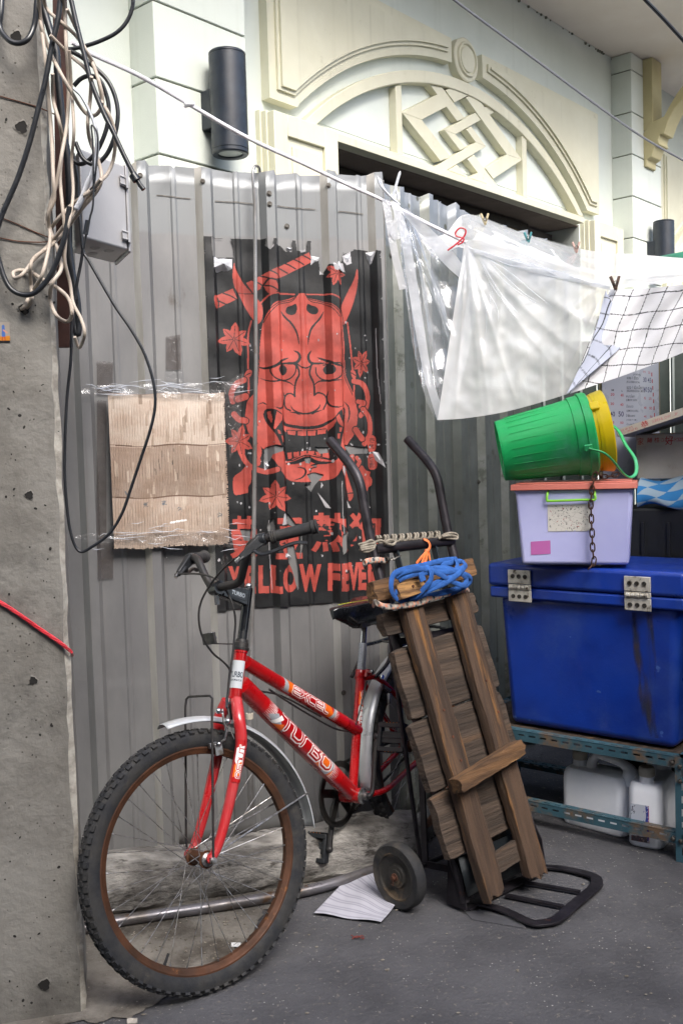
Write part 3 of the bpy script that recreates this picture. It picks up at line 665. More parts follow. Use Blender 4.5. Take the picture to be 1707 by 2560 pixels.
def draw_small(c, L):
    h = c.y[-1]-c.y[0]; y0 = c.y[0]; c.poly([(L*.1, y0), (L*.5, y0), (L*.75, y0+h*.5), (L*.5, y0+h), (L*.2, y0+h)], WH); c.poly([(L*.5, y0+h*.3), (L*.8, y0+h*.2), (L*.9, y0+h), (L*.6, y0+h)], ORG)
    logo(c, 'TUrBO', L*.12, L*.9, y0+h*.28, y0+h*.72)
decal('decal', along(bb, st_t, .52), along(bb, st_t, .86), .0149, -1.0, 1.0, 130, 30, RED, draw_small)
# fork
fl = [(.505, .022, .683), (.523, .05, .640), (.529, .056, .60), (.538, .056, .562), (.572, .056, .492), (.613, .056, .412), (.650, .056, .350), (.676, .056, .322)]
for s in (1, -1):
    b = MB(); pts = cat([(x, y*s, z) for x, y, z in fl], 5); n = len(pts)
    b.tube([S_(*p) for p in pts], [.0165-.0055*(i/n)**1.5 for i in range(n)], 18)
    b.tube([S_(.676, s*.054, .325), S_(.676, s*.060, .325)], .013, 12); b.build('fork_leg', M['red_fade'], bike)
fa, fb_ = np.array(fl[3])*[1, 1, 1], np.array(fl[4]); decal('decal', (.5335, .0575, .585), (.575, .0575, .487), .0152, -1.0, 1.0, 120, 28, RED, draw_small, S_, sy_)
b = MB(); hbs = hb; b.tube([T_(*(hb-sax*.0)), T_(*(hb-sax*.012))], [.0205, .019], 20); b.build('headset_cup', M['blackp'], bike)
b = MB(); b.tube([T_(*(ht+sax*k)) for k in (0, .004, .008, .009, .02, .022, .03)], [.021, .022, .022, .0195, .0195, .017, .0165], 20); b.build('headset_nut', M['blackm'], bike)
# stem and handlebar
st0 = ht+sax*.02; sS = lambda p: T_(*(sbase+_Rs@(np.array(p, float)-sbase)))
b = MB(); b.tube([sS(st0), sS(st0+sax*.155)], .0128, 20); cl = np.array([.490, 0, .985]); q_ = st0+sax*.125
b.bar(sS(q_), sS(cl+[.0, 0, -.006]), .026, .05, sz_, w2=.03, h2=.03); b.build('stem', M['blackp'], bike, bevel=.004, seg=3)
b = MB(); b.tube([sS(st0+sax*.152), sS(st0+sax*.16)], [.0085, .007], 6); b.ball(sS(st0+sax*.158), .009, 12); b.build('stem_bolt', M['chrome'], bike); b = MB(); b.tube([sS(cl+[.004, 0, -.02]), sS(cl+[.006, 0, -.045])], .008, 6); b.build('stem_bolt', M['chrome'], bike)
b = MB(); b.tube([sS(cl+[0, -.02, 0]), sS(cl+[0, .02, 0])], .0185, 20); b.build('bar_clamp', M['blackp'], bike)
st_lab = Canvas(0, .05, 0, .02, 90, 36, '#101216'); st_lab.text('TURBO', .004, .006, .046, .017, '#b9c0c4', .02)
A_, B_ = sS(q_), sS(cl); dx_ = nrm(B_-A_); n_ = nrm(sy_-dx_*np.dot(sy_, dx_)); v_ = nrm(np.cross(n_, dx_)); v_ = v_ if v_[2] > 0 else -v_; o_ = A_+dx_*.062+n_*.0146-v_*.012
st_lab.build('stem_label', lambda X, Y: np.array([o_[i]-dx_[i]*X+v_[i]*Y for i in range(3)]), M['decal'], bike)
barp = [(.49, 0, .985), (.482, .035, .985), (.462, .072, .990), (.458, .105, 1.03), (.452, .135, 1.072), (.445, .165, 1.084), (.43, .20, 1.085), (.392, .236, 1.088), (.345, .282, 1.090)]
full = [(x, -y, z) for x, y, z in barp[:0:-1]]+barp
b = MB(); b.tube([S_(*p) for p in cat(full, 7)], .0112, 16); b.build('handlebar', M['blackm'], bike)
for s in (1, -1):
    a_, e_ = np.array([.428, s*.203, 1.085]), np.array([.338, s*.290, 1.0905]); A_, B_ = S_(*a_), S_(*e_)
    b = MB(); ts = [0, .02, .04, .06, .08, .10, .12, .14, .5, .86, .88, .93, .95, .98, 1]; rs = [.016, .0175, .0155, .0172, .015, .0168, .0148, .0148, .0150, .0155, .0185, .0185, .0165, .0195, .0185]
    b.tube([along(A_, B_, t) for t in ts], rs, 24); gp = b.build('grip', M['rubber'], bike)
    b = MB(); b.disc(B_+nrm(B_-A_)*.0006, nrm(B_-A_), .0085, 16); b.build('grip_hole', M['hole'], gp)
    # brake lever: body, lever blade
    c0 = S_(.447, s*.188, 1.084); c1 = S_(.505, s*.165, 1.046); L_ = [(.475, s*.175, 1.062), (.462, s*.20, 1.046), (.44, s*.225, 1.048), (.40, s*.262, 1.058), (.375, s*.285, 1.052)]
    b = MB(); b.bar(c0, c1, .022, .03, sz_, w2=.012, h2=.016); b.tube([S_(.452, s*.178, 1.084), S_(.437, s*.196, 1.085)], .0165, 16); lb = b.build('brake_lever_body', M['plastic'], bike, bevel=.003)
    b = MB(); b.tube([S_(*p) for p in cat([(.508, s*.163, 1.043)]+L_, 6)], [.009]*6+[.0075]*25, 10, flat=.6); b.build('brake_lever', M['plastic'], bike)
    b = MB(); b.tube([c1, c1+nrm(c1-c0)*.016], .0055, 8); b.build('cable_nipple', M['chrome'], bike)
# cables through pixels at their own depth
def hpx(x, y): return 380+x/3.733, 1290+y/3.733
def apx(x, y): return 380+x/2.6133, 1280+y/2.6133
def on_s(px, c): P = PL(*px, S_(0, c, 0), sy_); return P
cA = [on_s(hpx(*q), c) for q, c in [((775, 395), .17), ((650, 510), .12), ((540, 650), .06), ((460, 800), .03), ((437, 950), .02), ((470, 1120), .01), ((560, 1270), .0), ((690, 1385), -.01)]]+[T_(.42, -.02, .70), T_(.3, -.0, .652), T_(.12, 0, .55)]
b = MB(); b.tube(cat(cA, 8), .0028, 8); b.build('brake_cable', M['blackm'], bike)
cB = [on_s(hpx(*q), c) for q, c in [((215, 545), -.17), ((330, 538), -.13), ((470, 545), -.08), ((600, 590), -.02), ((690, 690), .02), ((750, 820), .035), ((778, 960), .035), ((772, 1100), .03), ((755, 1280), .028)]]+[on_s(apx(505, 1080), .026), on_s(apx(495, 1190), .026), on_s(apx(488, 1280), .028)]
b = MB(); b.tube(cat(cB, 8), .0028, 8); b.build('brake_cable', M['blackm'], bike)
b = MB(); b.tube(cat([T_(.37, .018, .685), T_(.3, .024, .635), T_(.2, .024, .572), T_(.08, .018, .505), T_(-.02, .0, .47)], 6), .003, 8); b.tube(cat([T_(-.03, .02, .49), T_(-.06, .025, .54), T_(-.11, .02, .60), T_(-.15, .0, .60)], 6), .0022, 8); b.build('gear_cable', M['blackm'], bike)
# reflector bracket in front of the head tube
b = MB(); r0 = on_s(hpx(770, 1195), .01); r1 = on_s(hpx(560, 1190), .0); b.tube([r0, r1, r1+sx_*.01], .0022, 6)
rc = on_s(hpx(535, 1145), 0); b.box(rc, (.008, .062, .030), [sx_, sy_, sz_]); b.build('lamp_bracket', M['blackm'], bike, bevel=.002)
b = MB(); b.box(rc-sx_*.006, (.006, .022, .032), [sx_, sy_, sz_]); b.cyl(rc-sx_*.004+sy_*.02, rc-sx_*.009+sy_*.02, .005, 8); b.build('bracket_plate', M['chrome'], bike, bevel=.001)
# wheels
def wheel(f, hub, name, R, tread=True, parts=True, spk=36):
    o = f(*hub); ex, ey, ez = AX(f)
    w = MB(); rt = .0235; rr = R-rt-.001
    prof = [(rr-rt*.95, -.013), (rr-rt*.6, -.019), (rr, -.0225), (rr+rt*.55, -.0205), (rr+rt*.85, -.013), (rr+rt*.95, 0), (rr+rt*.85, .013), (rr+rt*.55, .0205), (rr, .0225), (rr-rt*.6, .019), (rr-rt*.95, .013)]
    w.lathe(prof, o, ey, 96, close=True, sx=ex)
    wheelE = bpy.data.objects.new(name, None)
    # knobs
    def rad(a): return ex*cos(a)+ez*sin(a)
    def tng(a): return -ex*sin(a)+ez*cos(a)
    nk = 72
    for k in range(nk):
        a = 2*pi*k/nk
        for yy, da, hh, ln, wd2 in ((.0185, 0, -.0035, .0135, .011), (-.0185, .5, -.0035, .0135, .011), (.007, .5, .0012, .011, .010), (-.007, 0, .0012, .011, .010)):
            aa = a+da*2*pi/nk; tilt = .55 if abs(yy) > .01 else .1; r0_ = rad(aa); nrm_ = nrm(r0_*cos(tilt)+ey*sin(tilt)*(1 if yy > 0 else -1)); sd = np.cross(tng(aa), nrm_)
            w.box(o+r0_*(rr+rt*.9+hh-.0005)+ey*yy, (ln, wd2, .0065), [tng(aa), sd, nrm_])
    t = w.build('tyre', M['rubber'], bike, sharp=30)
    r_ = MB(); r1_ = rr-rt*.95
    r_.lathe([(r1_+.008, -.0125), (r1_+.008, -.0145), (r1_-.002, -.0145), (r1_-.005, -.0125), (r1_-.008, -.0118), (r1_-.016, -.008), (r1_-.017, 0), (r1_-.016, .008), (r1_-.008, .0118), (r1_-.005, .0125), (r1_-.002, .0145), (r1_+.008, .0145), (r1_+.008, .0125), (r1_+.004, 0)], o, ey, 96, close=True, sx=ex)
    rim = r_.build('rim', M['rim'], bike, sharp=30)
    h = MB(); h.lathe([(1e-4, -.036), (.022, -.036), (.022, -.032), (.016, -.03), (.015, .03), (.022, .032), (.022, .036), (1e-4, .036)], o, ey, 24); hubo = h.build('hub', M['rim'], bike, sharp=30)
    h = MB(); h.cyl(o-ey*.07, o+ey*.074, .0045, 12); h.cyl(o+ey*.062, o+ey*.069, .0095, 6); h.cyl(o+ey*.068, o+ey*.073, .0075, 12); h.cyl(o-ey*.069, o-ey*.062, .0095, 6)
    h.lathe([(.008, .036), (.0175, .037), (.0175, .041), (.009, .046)], o, ey, 20); h.build('axle', M['steel'], hubo)
    rs_ = r1_-.012
    for k in range(spk):
        side = 1 if k % 2 else -1; q = k//2; a = 2*pi*k/spk; lead = (1 if q % 2 else -1)*2*pi*(3.2/spk)*2*.5*2
        A_ = o+rad(a+lead)*.0195+ey*side*.034; B_ = o+rad(a)*rs_+ey*side*.002
        m_ = MB(); m_.tube([A_, B_], .00105, 5); m_.tube([along(A_, B_, .955), B_], .0022, 6); m_.build('spoke', M['steel'], bike)
    a = -.98; m_ = MB(); m_.tube([o+rad(a)*(rs_+.001), o+rad(a)*(rs_-.032)], [.004, .003], 8); m_.build('valve', M['rubber'], bike)
wheel(S_, (bwb, 0, RW), 'front', RW)
wheel(T_, (-.42, 0, RW), 'rear', RW, spk=36)
# mudguards
def guard(f, hub, R, a0, a1, name, n=40, wid=.028, flare=True):
    o = f(*hub); ex, ey, ez = AX(f); m = MB()
    def fn(u, v):
        a = a0+(a1-a0)*u; s = -1+2*v; w_ = wid; 
        dr = -.013*s*s*abs(s)
        if flare and u < .06: dr += .01*(1-u/.06)*0; w_ = wid*(1-.0*(1-u/.06))
        rr = R+dr
        return o+(ex*cos(a)+ez*sin(a))*rr+ey*s*w_
    m.grid(fn, n, 12); return m.build(name, M['alu'], bike, solid=.0012)
guard(S_, (bwb, 0, RW), .352, radians(83), radians(184), 'front_mudguard')
guard(T_, (-.42, 0, RW), .350, radians(-8), radians(190), 'rear_mudguard')
b = MB(); b.tube([S_(.672, .062, .332), S_(.340, .030, .393)], .0024, 8); b.tube([S_(.672, -.062, .332), S_(.340, -.030, .393)], .0024, 8); b.build('mudguard_stay', M['steel'], bike)
# wire basket loop in front
b = MB(); lp = [(.676, .066, .32), (.668, .066, .36), (.598, .052, .68), (.590, .05, .706), (.592, .042, .714), (.602, -.05, .716), (.606, -.058, .710), (.612, -.060, .69), (.672, -.066, .36), (.676, -.066, .32)]
b.tube([S_(*p) for p in lp], .0032, 8); b.build('front_carrier', M['blackm'], bike)
# V brakes
def cpx(x, y): return 420+x/3.92, 1720+y/3.92
def cs(x, y, c): return on_s(cpx(x, y), c)
b = MB(); b.tube([cs(535, 205, .045), cs(548, 330, .05), cs(578, 400, .052), cs(560, 500, .045), cs(520, 530, .04)], [.005, .006, .0065, .0055, .006], 10, flat=.6); b.box(cs(500, 600, .034), (.004, .022, .03), [sy_, sx_, sz_]); b.box(cs(440, 562, .024), (.022, .012, .014), [sx_, sy_, sz_]); b.build('brake_arm', M['steel'], bike, bevel=.001)
b = MB(); b.ball(cs(495, 225, .05), .008, 10); b.ball(cs(585, 325, .056), .0085, 10); b.ball(cs(498, 550, .042), .007, 10); b.tube([cs(490, 225, .05), cs(540, 240, .048)], .004, 8); b.tube([cs(585, 95, .03), cs(580, 190, .03)], [.0055, .004], 8); b.build('brake_bolt', M['chrome'], bike)
b = MB(); b.tube([cs(585, 180, .03), cs(600, 250, .045), cs(600, 380, .05), cs(650, 500, .066)], .0015, 6); b.tube([cs(590, 140, .03), cs(600, 200, .02), cs(620, 300, .01)], .007, 8); b.build('brake_linkage', M['blackm'], bike)
# rear brake and rack
b = MB(); b.tube(cat([T_(-.13, .045, .618), T_(-.20, .05, .648), T_(-.235, .05, .68), T_(-.30, .05, .69), T_(-.42, .05, .69), T_(-.62, .05, .69)], 5), .006, 10); b.tube(cat([T_(-.13, -.045, .618), T_(-.19, -.05, .66), T_(-.23, -.05, .70), T_(-.30, -.05, .70), T_(-.42, -.05, .70), T_(-.62, -.05, .70), T_(-.63, 0, .70), T_(-.62, .05, .69)], 5), .006, 10)
for s in (1, -1): b.tube([T_(-.44, .05*s, .69), T_(-.425, .062*s, .335)], .0045, 8)
for x in (-.33, -.45, -.56): b.tube([T_(x, .05, .69), T_(x, -.05, .70)], .004, 8)
b.build('rear_rack', M['blackp'], bike)
b = MB(); b.tube([T_(-.20, .045, .55), T_(-.185, .05, .52)], [.008, .006], 10); b.tube([T_(-.17, .04, .585), T_(-.20, .05, .56)], .0055, 8); b.build('rear_brake', M['steel'], bike)
# seat post and saddle
u_ = np.array([-cos(bsa), 0, sin(bsa)]); b = MB(); b.tube([T_(*(st_t-u_*.03)), T_(*(st_t+u_*.085))], .0133, 20); b.build('seat_post', mat('knurled_post', '#a9adb5', '#8d9198', sc=300, rough=.4, metal=.7), bike)
b = MB(); b.tube([T_(*(st_t+u_*.085)), T_(*(st_t+u_*.15))], .0108, 20); b.build('seat_pillar', M['chrome'], bike)
b = MB(); so_ = (-.135, 0, .80)
def sad(u, v):
    x = .005-.255*u; w_ = .012+.020*min(u*5, 1)+.055*max(0, (u-.35)/.65)**1.3; a = pi*(v*2-1); top = .860-.006*sin(pi*u)+.006*u; 
    dep = .026+.040*min(1, u*2.5)+.035*max(0, u-.3)
    if u < .03: w_ *= .5; top -= .006
    if u > .97: w_ *= .85; top -= .006
    z = top-(.012)*(1-cos(a))*.5 if abs(a) < pi/2 else top-.006-dep*max(0., -cos(a))**.7
    return T_(x, w_*sin(a)*(1 if abs(a) < pi/2 else 1.0*(1-.35*(-cos(a)))), z)
b.grid(sad, 26, 28); b.add([sad(0, k/12) for k in range(12)], [tuple(range(12))]); b.add([sad(1, k/12) for k in range(12)], [tuple(range(12))])
sdl = b.build('saddle', M['blackp'], bike, sharp=50)
b = MB(); b.tube([T_(-.03, .0, .8635), T_(-.06, .015, .8645), T_(-.12, .03, .863), T_(-.2, .06, .861)], .0018, 6, flat=.4); b.build('saddle_piping', mat('yellow_trim', '#c3c43a', rough=.5), sdl)
b = MB(); b.box(T_(-.148, 0, .80), (.05, .04, .05), [ux, uy, uz], taper=1.4); b.tube([T_(-.04, .02, .83), T_(-.1, .022, .795), T_(-.2, .022, .80), T_(-.24, .03, .83)], .0035, 8); b.tube([T_(-.04, -.02, .83), T_(-.1, -.022, .795), T_(-.2, -.022, .80), T_(-.24, -.03, .83)], .0035, 8); b.build('saddle_clamp', M['blackm'], sdl, bevel=.004)
# crankset
b = MB(); b.lathe([(1e-4, .036), (.0245, .036), (.0245, .04), (.021, .041), (.021, .0385), (.012, .041), (.012, .056), (1e-4, .056)], T_(0, 0, .278), uy, 24); b.build('bottom_bracket', M['steel'], bike, sharp=30)
cend = np.array([-.062, .072, .447])
b = MB(); b.tube([T_(*p) for p in cat([(0.0, .055, .278), (-.006, .066, .285), (-.018, .068, .31), (-.045, .07, .40), cend], 5)], [.011]*4+[.009]*14+[.008]*3, 14, flat=.8); b.ball(T_(*cend), .0115, 12); b.build('crank_arm', M['blackm'], bike)
b = MB(); b.tube([T_(0, -.05, .278), T_(.02, -.064, .24), T_(.055, -.068, .125)], [.011, .009, .009], 12); b.ball(T_(.055, -.068, .122), .0115, 12); b.build('crank_arm', M['blackm'], bike)
def pedal(c, s):
    m = MB(); P = T_(*c); tl = rotm(uy, radians(72)); ax = [tl@ux, uy, tl@uz]
    m.box(P+uy*s*.055+ax[2]*.0, (.035, .088, .010), ax); m.box(P+uy*s*.055+ax[0]*.036, (.014, .092, .026), ax); m.box(P+uy*s*.055-ax[0]*.036, (.014, .092, .026), ax)
    m.box(P+uy*s*.014, (.085, .012, .024), ax); m.box(P+uy*s*.098, (.085, .010, .024), ax); m.tube([P, P+uy*s*.1], .007, 10)
    for k in range(7):
        for q in (-1, 1): m.box(P+uy*s*(.018+.012*k)+ax[0]*q*.044, (.004, .005, .020), ax)
    o = m.build('pedal', M['plastic'], bike, bevel=.002)
    am = mat('amber', '#c9761c', rough=.25, coat=.4)
    for q_ in (P+uy*s*.055-ax[0]*.0435, P+uy*s*.055+ax[0]*.0435): m = MB(); m.box(q_, (.002, .045, .010), ax); m.build('reflector', am, o)
pedal(cend, 1); pedal((.055, -.068, .122), -1)
b = MB(); oc = T_(0, -.052, .278)
b.lathe([(.098, -.003), (.101, -.003), (.101, .003), (.098, .003), (.082, .003), (.082, -.003)], oc, uy, 64, close=True, sx=ux)
for k in range(48): a = 2*pi*k/48; b.box(oc+(ux*cos(a)+uz*sin(a))*.089, (.006, .006, .008), [ux*cos(a)+uz*sin(a), uy, -ux*sin(a)+uz*cos(a)])
for k in range(5): a = 2*pi*k/5+.3; b.bar(oc, oc+(ux*cos(a)+uz*sin(a))*.086, .004, .026, -ux*sin(a)+uz*cos(a))
b.cyl(oc-uy*.006, oc+uy*.006, .026, 24); b.build('chainring', M['grease'], bike)
b = MB()
for z0, z1 in ((.278+.088, .32+.034), (.278-.088, .32-.034)):
    p, q = T_(0, -.052, z0), T_(-.42, -.05, z1)
    n = 34
    for k in range(n): b.box(along(p, q, (k+.5)/n)+uz*(-.006*sin(pi*k/n) if z0 < .25 else 0), (.0095, .006, .008), [nrm(q-p), uy, uz])
for k in range(22): a = pi*1.5-pi*k/21; b.box(oc+(ux*cos(a)+uz*sin(a))*-.089*(1), (.006, .006, .0095), [ux*cos(a)+uz*sin(a), uy, -ux*sin(a)+uz*cos(a)])
b.lathe([(.034, -.003), (.034, .003), (.02, .003), (.02, -.003)], T_(-.42, -.05, .32), uy, 24, close=True); b.build('chain', M['grease'], bike)
# ================================================================== hand truck with its wooden back board
M['truck'] = mat('dark_steel_tube', '#38353a', '#232126', sc=12, rough=.42, metal=.5, c3='#4a3028', sc3=25, th3=.66, bump=.0004, bsc=150)
M['truck_blue'] = mat('chipped_blue_steel', '#2a3640', '#1e262d', sc=12, rough=.55, metal=.3, c3='#4d3a30', sc3=22, th3=.6)
HL = G(850+700/2.24, 1700+1262/2.24, .02); HR = G(850+1120/2.24, 1700+1055/2.24, .02)
tw = nrm(HR-HL); TWD = float(np.linalg.norm(HR-HL)); tback = np.cross(Z3, tw); tph = radians(18.3)
tr_ = tback*sin(tph)+Z3*cos(tph); tn = np.cross(tw, tr_); tn = tn if tn@tback < 0 else -tn
def TK(a, u, n): return HL+tw*a+tr_*u+tn*n
def TH(a, back, z): return np.array([*(HL+tw*a+tback*back)[:2], z])        # horizontal/vertical coordinates
M['wood'] = mat('weathered_wood', '#513e30', '#2d2119', sc=9, rough=.9, bump=.009, bsc=30, c3='#80592f', sc3=12, th3=.6, soft3=.1, st=(.22, 3, 3), det=14, R3=[tr_, tw, tn])
M['wood_grey'] = mat('grey_board_wood', '#4c3f35', '#2a221c', sc=12, rough=.92, bump=.008, bsc=34, c3='#664c35', sc3=7, th3=.64, soft3=.1, det=14, st=(.2, 3, 3), R3=[tw, tr_, tn])
M['wood_end'] = mat('worn_wood', '#6d4f32', '#3a291c', sc=12, rough=.88, bump=.008, bsc=20, c3='#9f7849', sc3=9, th3=.6, soft3=.08, det=12, st=(.3, 3, 3), R3=[tw, tr_, tn])
truck = thing('hand_truck', 'black steel hand truck leaning back with worn rubber wheels and open toe plate', 'hand truck', TH(TWD/2, 0, 0))
for s, a in ((0, 0), (1, TWD)):
    b = MB(); b.tube(cat([TH(a, 0, .03), TH(a, .10, .33), TH(a, .215, .65), TH(a, .333, 1.0), TH(a, .372, 1.15), TH(a, .392, 1.235), TH(a, .43, 1.29), TH(a, .525, 1.372)], 6), .0155, 16)
    e1, e2 = TH(a, .43, 1.29), TH(a, .525, 1.372); b.build('side_rail', M['truck'], truck)
b = MB(); b.tube([TK(.0, 1.065, 0), TK(TWD, 1.065, 0)], .0165, 16); b.build('cross_bar', M['truck'], truck)
for u_q, h_q in ((.775, .02), (.735, .045), (.30, .04), (.05, .05)): b = MB(); b.bar(TK(.0, u_q, .0), TK(TWD, u_q, .0), .02, h_q, tr_); b.build('cross_bar', M['truck'], truck)
for a in (.09, TWD-.09):
    b = MB(); b.bar(TK(a, 1.06, -.002), TK(a, .05, -.004), .022, .006, tw); b.build('back_strap', M['truck_blue'], truck)
# toe plate: open loop of flat steel on the ground
to = [(1169, 2258), (1243, 2276), (1319, 2311), (1360, 2314), (1404, 2303), (1450, 2265), (1500, 2222), (1506, 2205), (1497, 2190), (1462, 2178), (1410, 2167), (1359, 2163)]
to3 = cat([G(x, y, .013) for x, y in to], 5)
b = MB(); ce = sum(to3)/len(to3); nV = len(to3); V = []
for i, p in enumerate(to3):
    d = nrm(to3[min(i+1, nV-1)]-to3[max(i-1, 0)]); sd = np.cross(Z3, d); sd = sd if sd@(ce-p) > 0 else -sd
    wd_ = .022+.014*sin(pi*i/(nV-1))
    for q, zz in ((0, 0), (1, 0), (1, .006), (0, .006)): V.append(p+sd*wd_*q+Z3*(zz-.003))
b.add(V, [(i*4+k, i*4+(k+1) % 4, i*4+4+(k+1) % 4, i*4+4+k) for i in range(nV-1) for k in range(4)]+[(0, 1, 2, 3), (nV*4-1, nV*4-2, nV*4-3, nV*4-4)])
tp = b.build('toe_plate', M['truck'], truck, bevel=.001)
for k, (p, q) in enumerate((((900+1000/2.45, 1960+600/2.45), (900+1345/2.45, 1960+660/2.45)), ((900+890/2.45, 1960+680/2.45), (900+1245/2.45, 1960+750/2.45)))):
    b = MB(); b.bar(G(*p, .012), G(*q, .012), .014, .006); b.build('toe_bar', M['truck'], tp)
b = MB(); b.prism([TH(-.012, .06, .012), TH(-.012, -.015, .012), TH(-.012, .0, .11), TH(-.012, .05, .19)], tw*.004); b.prism([TH(TWD+.008, .06, .012), TH(TWD+.008, -.015, .012), TH(TWD+.008, .0, .11), TH(TWD+.008, .05, .19)], tw*.004)
b.bar(TH(0, .0, .012), TH(TWD, .0, .012), .035, .005); b.build('heel_plate', M['truck'], truck)
# wheels
wc = PL(850+330/2.24, 1700+1095/2.24, HL-tw*.112, tw); WRd = .096; wc[2] = WRd+.001
def twheel(c, s):
    m = MB(); o = c; R = WRd; m.lathe([(R-.026, -.017), (R-.006, -.019), (R-.001, -.014), (R, 0), (R-.001, .014), (R-.006, .019), (R-.026, .017)], o, tw, 48, close=True)
    ty = m.build('tyre', M['rubber'], truck, sharp=50)
    m = MB(); m.lathe([(R-.026, .012), (R-.026, -.0165), (R-.030, -.0175), (R-.034, -.012), (.048, -.006), (.036, -.006), (.031, -.013), (.022, -.014), (.022, -.018), (.013, -.018), (1e-4, -.018)], o, tw, 48)
    m.lathe([(R-.026, .012), (.03, .010), (1e-4, .012)], o, tw, 40)
    m.build('wheel_disc', M['wheel_disc'], truck, sharp=30)
    m = MB(); m.tube([o-tw*.03*1, o+tw*.02], .0065, 12)
    if s < 0: m.tube([o-tw*.024+np.array([0, 0, .012]), o-tw*.026-Z3*.004, o-tw*.025-Z3*.022, o-tw*.026+tback*.008-Z3*.02, o-tw*.024+tback*.004+Z3*.008], .0016, 6); m.cyl(o-tw*.022, o-tw*.018, .012, 16)
    m.build('axle_pin', M['rust'], truck)
M['wheel_disc'] = mat('worn_wheel_disc', '#3a3834', '#2a2826', sc=14, rough=.7, metal=.3, c3='#5a4c3c', sc3=12, th3=.55, bump=.0006, bsc=120)
twheel(wc, -1); twheel(wc+tw*(TWD+.135), 1)
b = MB(); b.tube([wc, wc+tw*(TWD+.135)], .008, 12)
for a in (0, TWD): 
    p0 = wc+tw*(.112+a); b.bar(p0, TK(a, .10, 0), .02, .008, tw); b.bar(p0+tw*.0, TK(a, .52, -.0), .022, .006, tw)
    b.tube([p0+tback*.02, TK(a, .9, -.01)], .007, 8)
b.build('axle_bracket', M['truck'], truck)
# ---- wooden back board, tied to the rails: a thing of its own
board = thing('wooden_pallet_board', 'worn wooden board of planks and two long battens tied upright to the hand truck', 'pallet board', TK(.16, 0, .07))
def rough_plank(name, p, q, w, t, wdir, material, seed, taper=1.0, jag=.004, nl=26, nw=5, w2=None):
    """plank from p to q, wide along wdir, with hand-worn edges and ends"""
    R_ = random.Random(seed); d = nrm(np.array(q)-np.array(p)); L = float(np.linalg.norm(np.array(q)-np.array(p))); wdv = nrm(wdir-d*np.dot(wdir, d)); nv = np.cross(d, wdv); w2 = w2 or w
    m = MB(); V = []; ph = [R_.uniform(0, 6) for _ in range(6)]
    ring = [(-.5, -.5), (-.5, 0), (-.5, .5), (-.25, .5), (0, .5), (.25, .5), (.5, .5), (.5, 0), (.5, -.5), (.25, -.5), (0, -.5), (-.25, -.5)]
    for i in range(nl+1):
        u = i/nl; ww = w*(1-u)+w2*u; endf = 1-.05*(abs(2*u-1)**20)
        for (x, y) in ring:
            cx = .96 if abs(x) == .5 and abs(y) == .5 else 1
            jx = jag*(.28*sin(u*L*21+ph[0]+x*3)+.16*sin(u*L*90+ph[1]+y*5)+R_.uniform(-.2, .2))
            jl = (R_.uniform(-1, 1)*jag*1.6+jag*1.5*sin(x*9+ph[2])) if i in (0, nl) else 0
            V.append(np.array(p)+d*(u*L+jl)+wdv*(x*ww*endf*cx+jx*(1 if abs(x) == .5 else .2))+nv*(y*t*endf*cx+jx*.35*(1 if abs(y) == .5 else 0)))
    n = len(ring); m.add(V, [(i*n+k, i*n+(k+1) % n, (i+1)*n+(k+1) % n, (i+1)*n+k) for i in range(nl) for k in range(n)]+[tuple(range(n-1, -1, -1)), tuple(range(nl*n, nl*n+n))])
    return m.build(name, material, board, sharp=35, bevel=.0012, seg=2)
# cross planks behind (n about .04)
for k, (u0_, u1_, aL, aR, du) in enumerate([(.80, .868, -.094, .326, .012), (.546, .757, -.080, .33, .02), (.336, .541, -.083, .333, .022), (.146, .331, -.074, .315, .02)]):
    um = (u0_+u1_)/2; rough_plank('plank', TK(aL, um-.006, .045), TK(aR, um+du, .045), u1_-u0_, .026, tr_, M['wood_grey'], 20+k, jag=.0022)
# long battens in front
for k, (p, q) in enumerate([((.0, .885, .085), (.035, .012, .085)), ((.213, .895, .085), (.230, .012, .085))]):
    rough_plank('batten', TK(*p), TK(*q), .080, .034, tw, M['wood'], 30+k, jag=.0045, nl=44)
rough_plank('foot_plank', TK(.055, .085, .07), TK(.20, .10, .07), .06, .018, tr_, M['wood_grey'], 44, jag=.003)
b = MB(); b.add([TK(-.02, .14, .04), TK(.29, .14, .04), TK(.29, .03, .04), TK(-.02, .03, .04)], [(0, 1, 2, 3)]); b.build('dark_sheet', mat('dark_tin', '#161a1d', '#20262a', sc=10, rough=.5, metal=.4), board, solid=.002)
# rungs standing proud
rough_plank('rung', TK(-.045, .340, .128), TK(.262, .384, .128), .046, .042, tr_, M['wood_end'], 51, jag=.003)
rough_plank('top_rail', TK(-.128, .925, .075), TK(.325, .955, .075), .062, .040, tr_, M['wood_end'], 52, jag=.003)
rough_plank('top_block', TK(-.092, .905, .135), TK(.02, .920, .135), .048, .036, tr_, M['wood_end'], 53, jag=.003)
b = MB()
for a, u in ((.012, .55), (.02, .47), (.028, .40), (.225, .60), (.24, .5), (-.035, .915)):
    b.cyl(TK(a, u, .1005 if a > -.03 else .152), TK(a, u, .1045 if a > -.03 else .156), .0042, 8)
nl_ = b.build('nail_heads', M['rust'], board); nl_['kind'] = 'stuff'
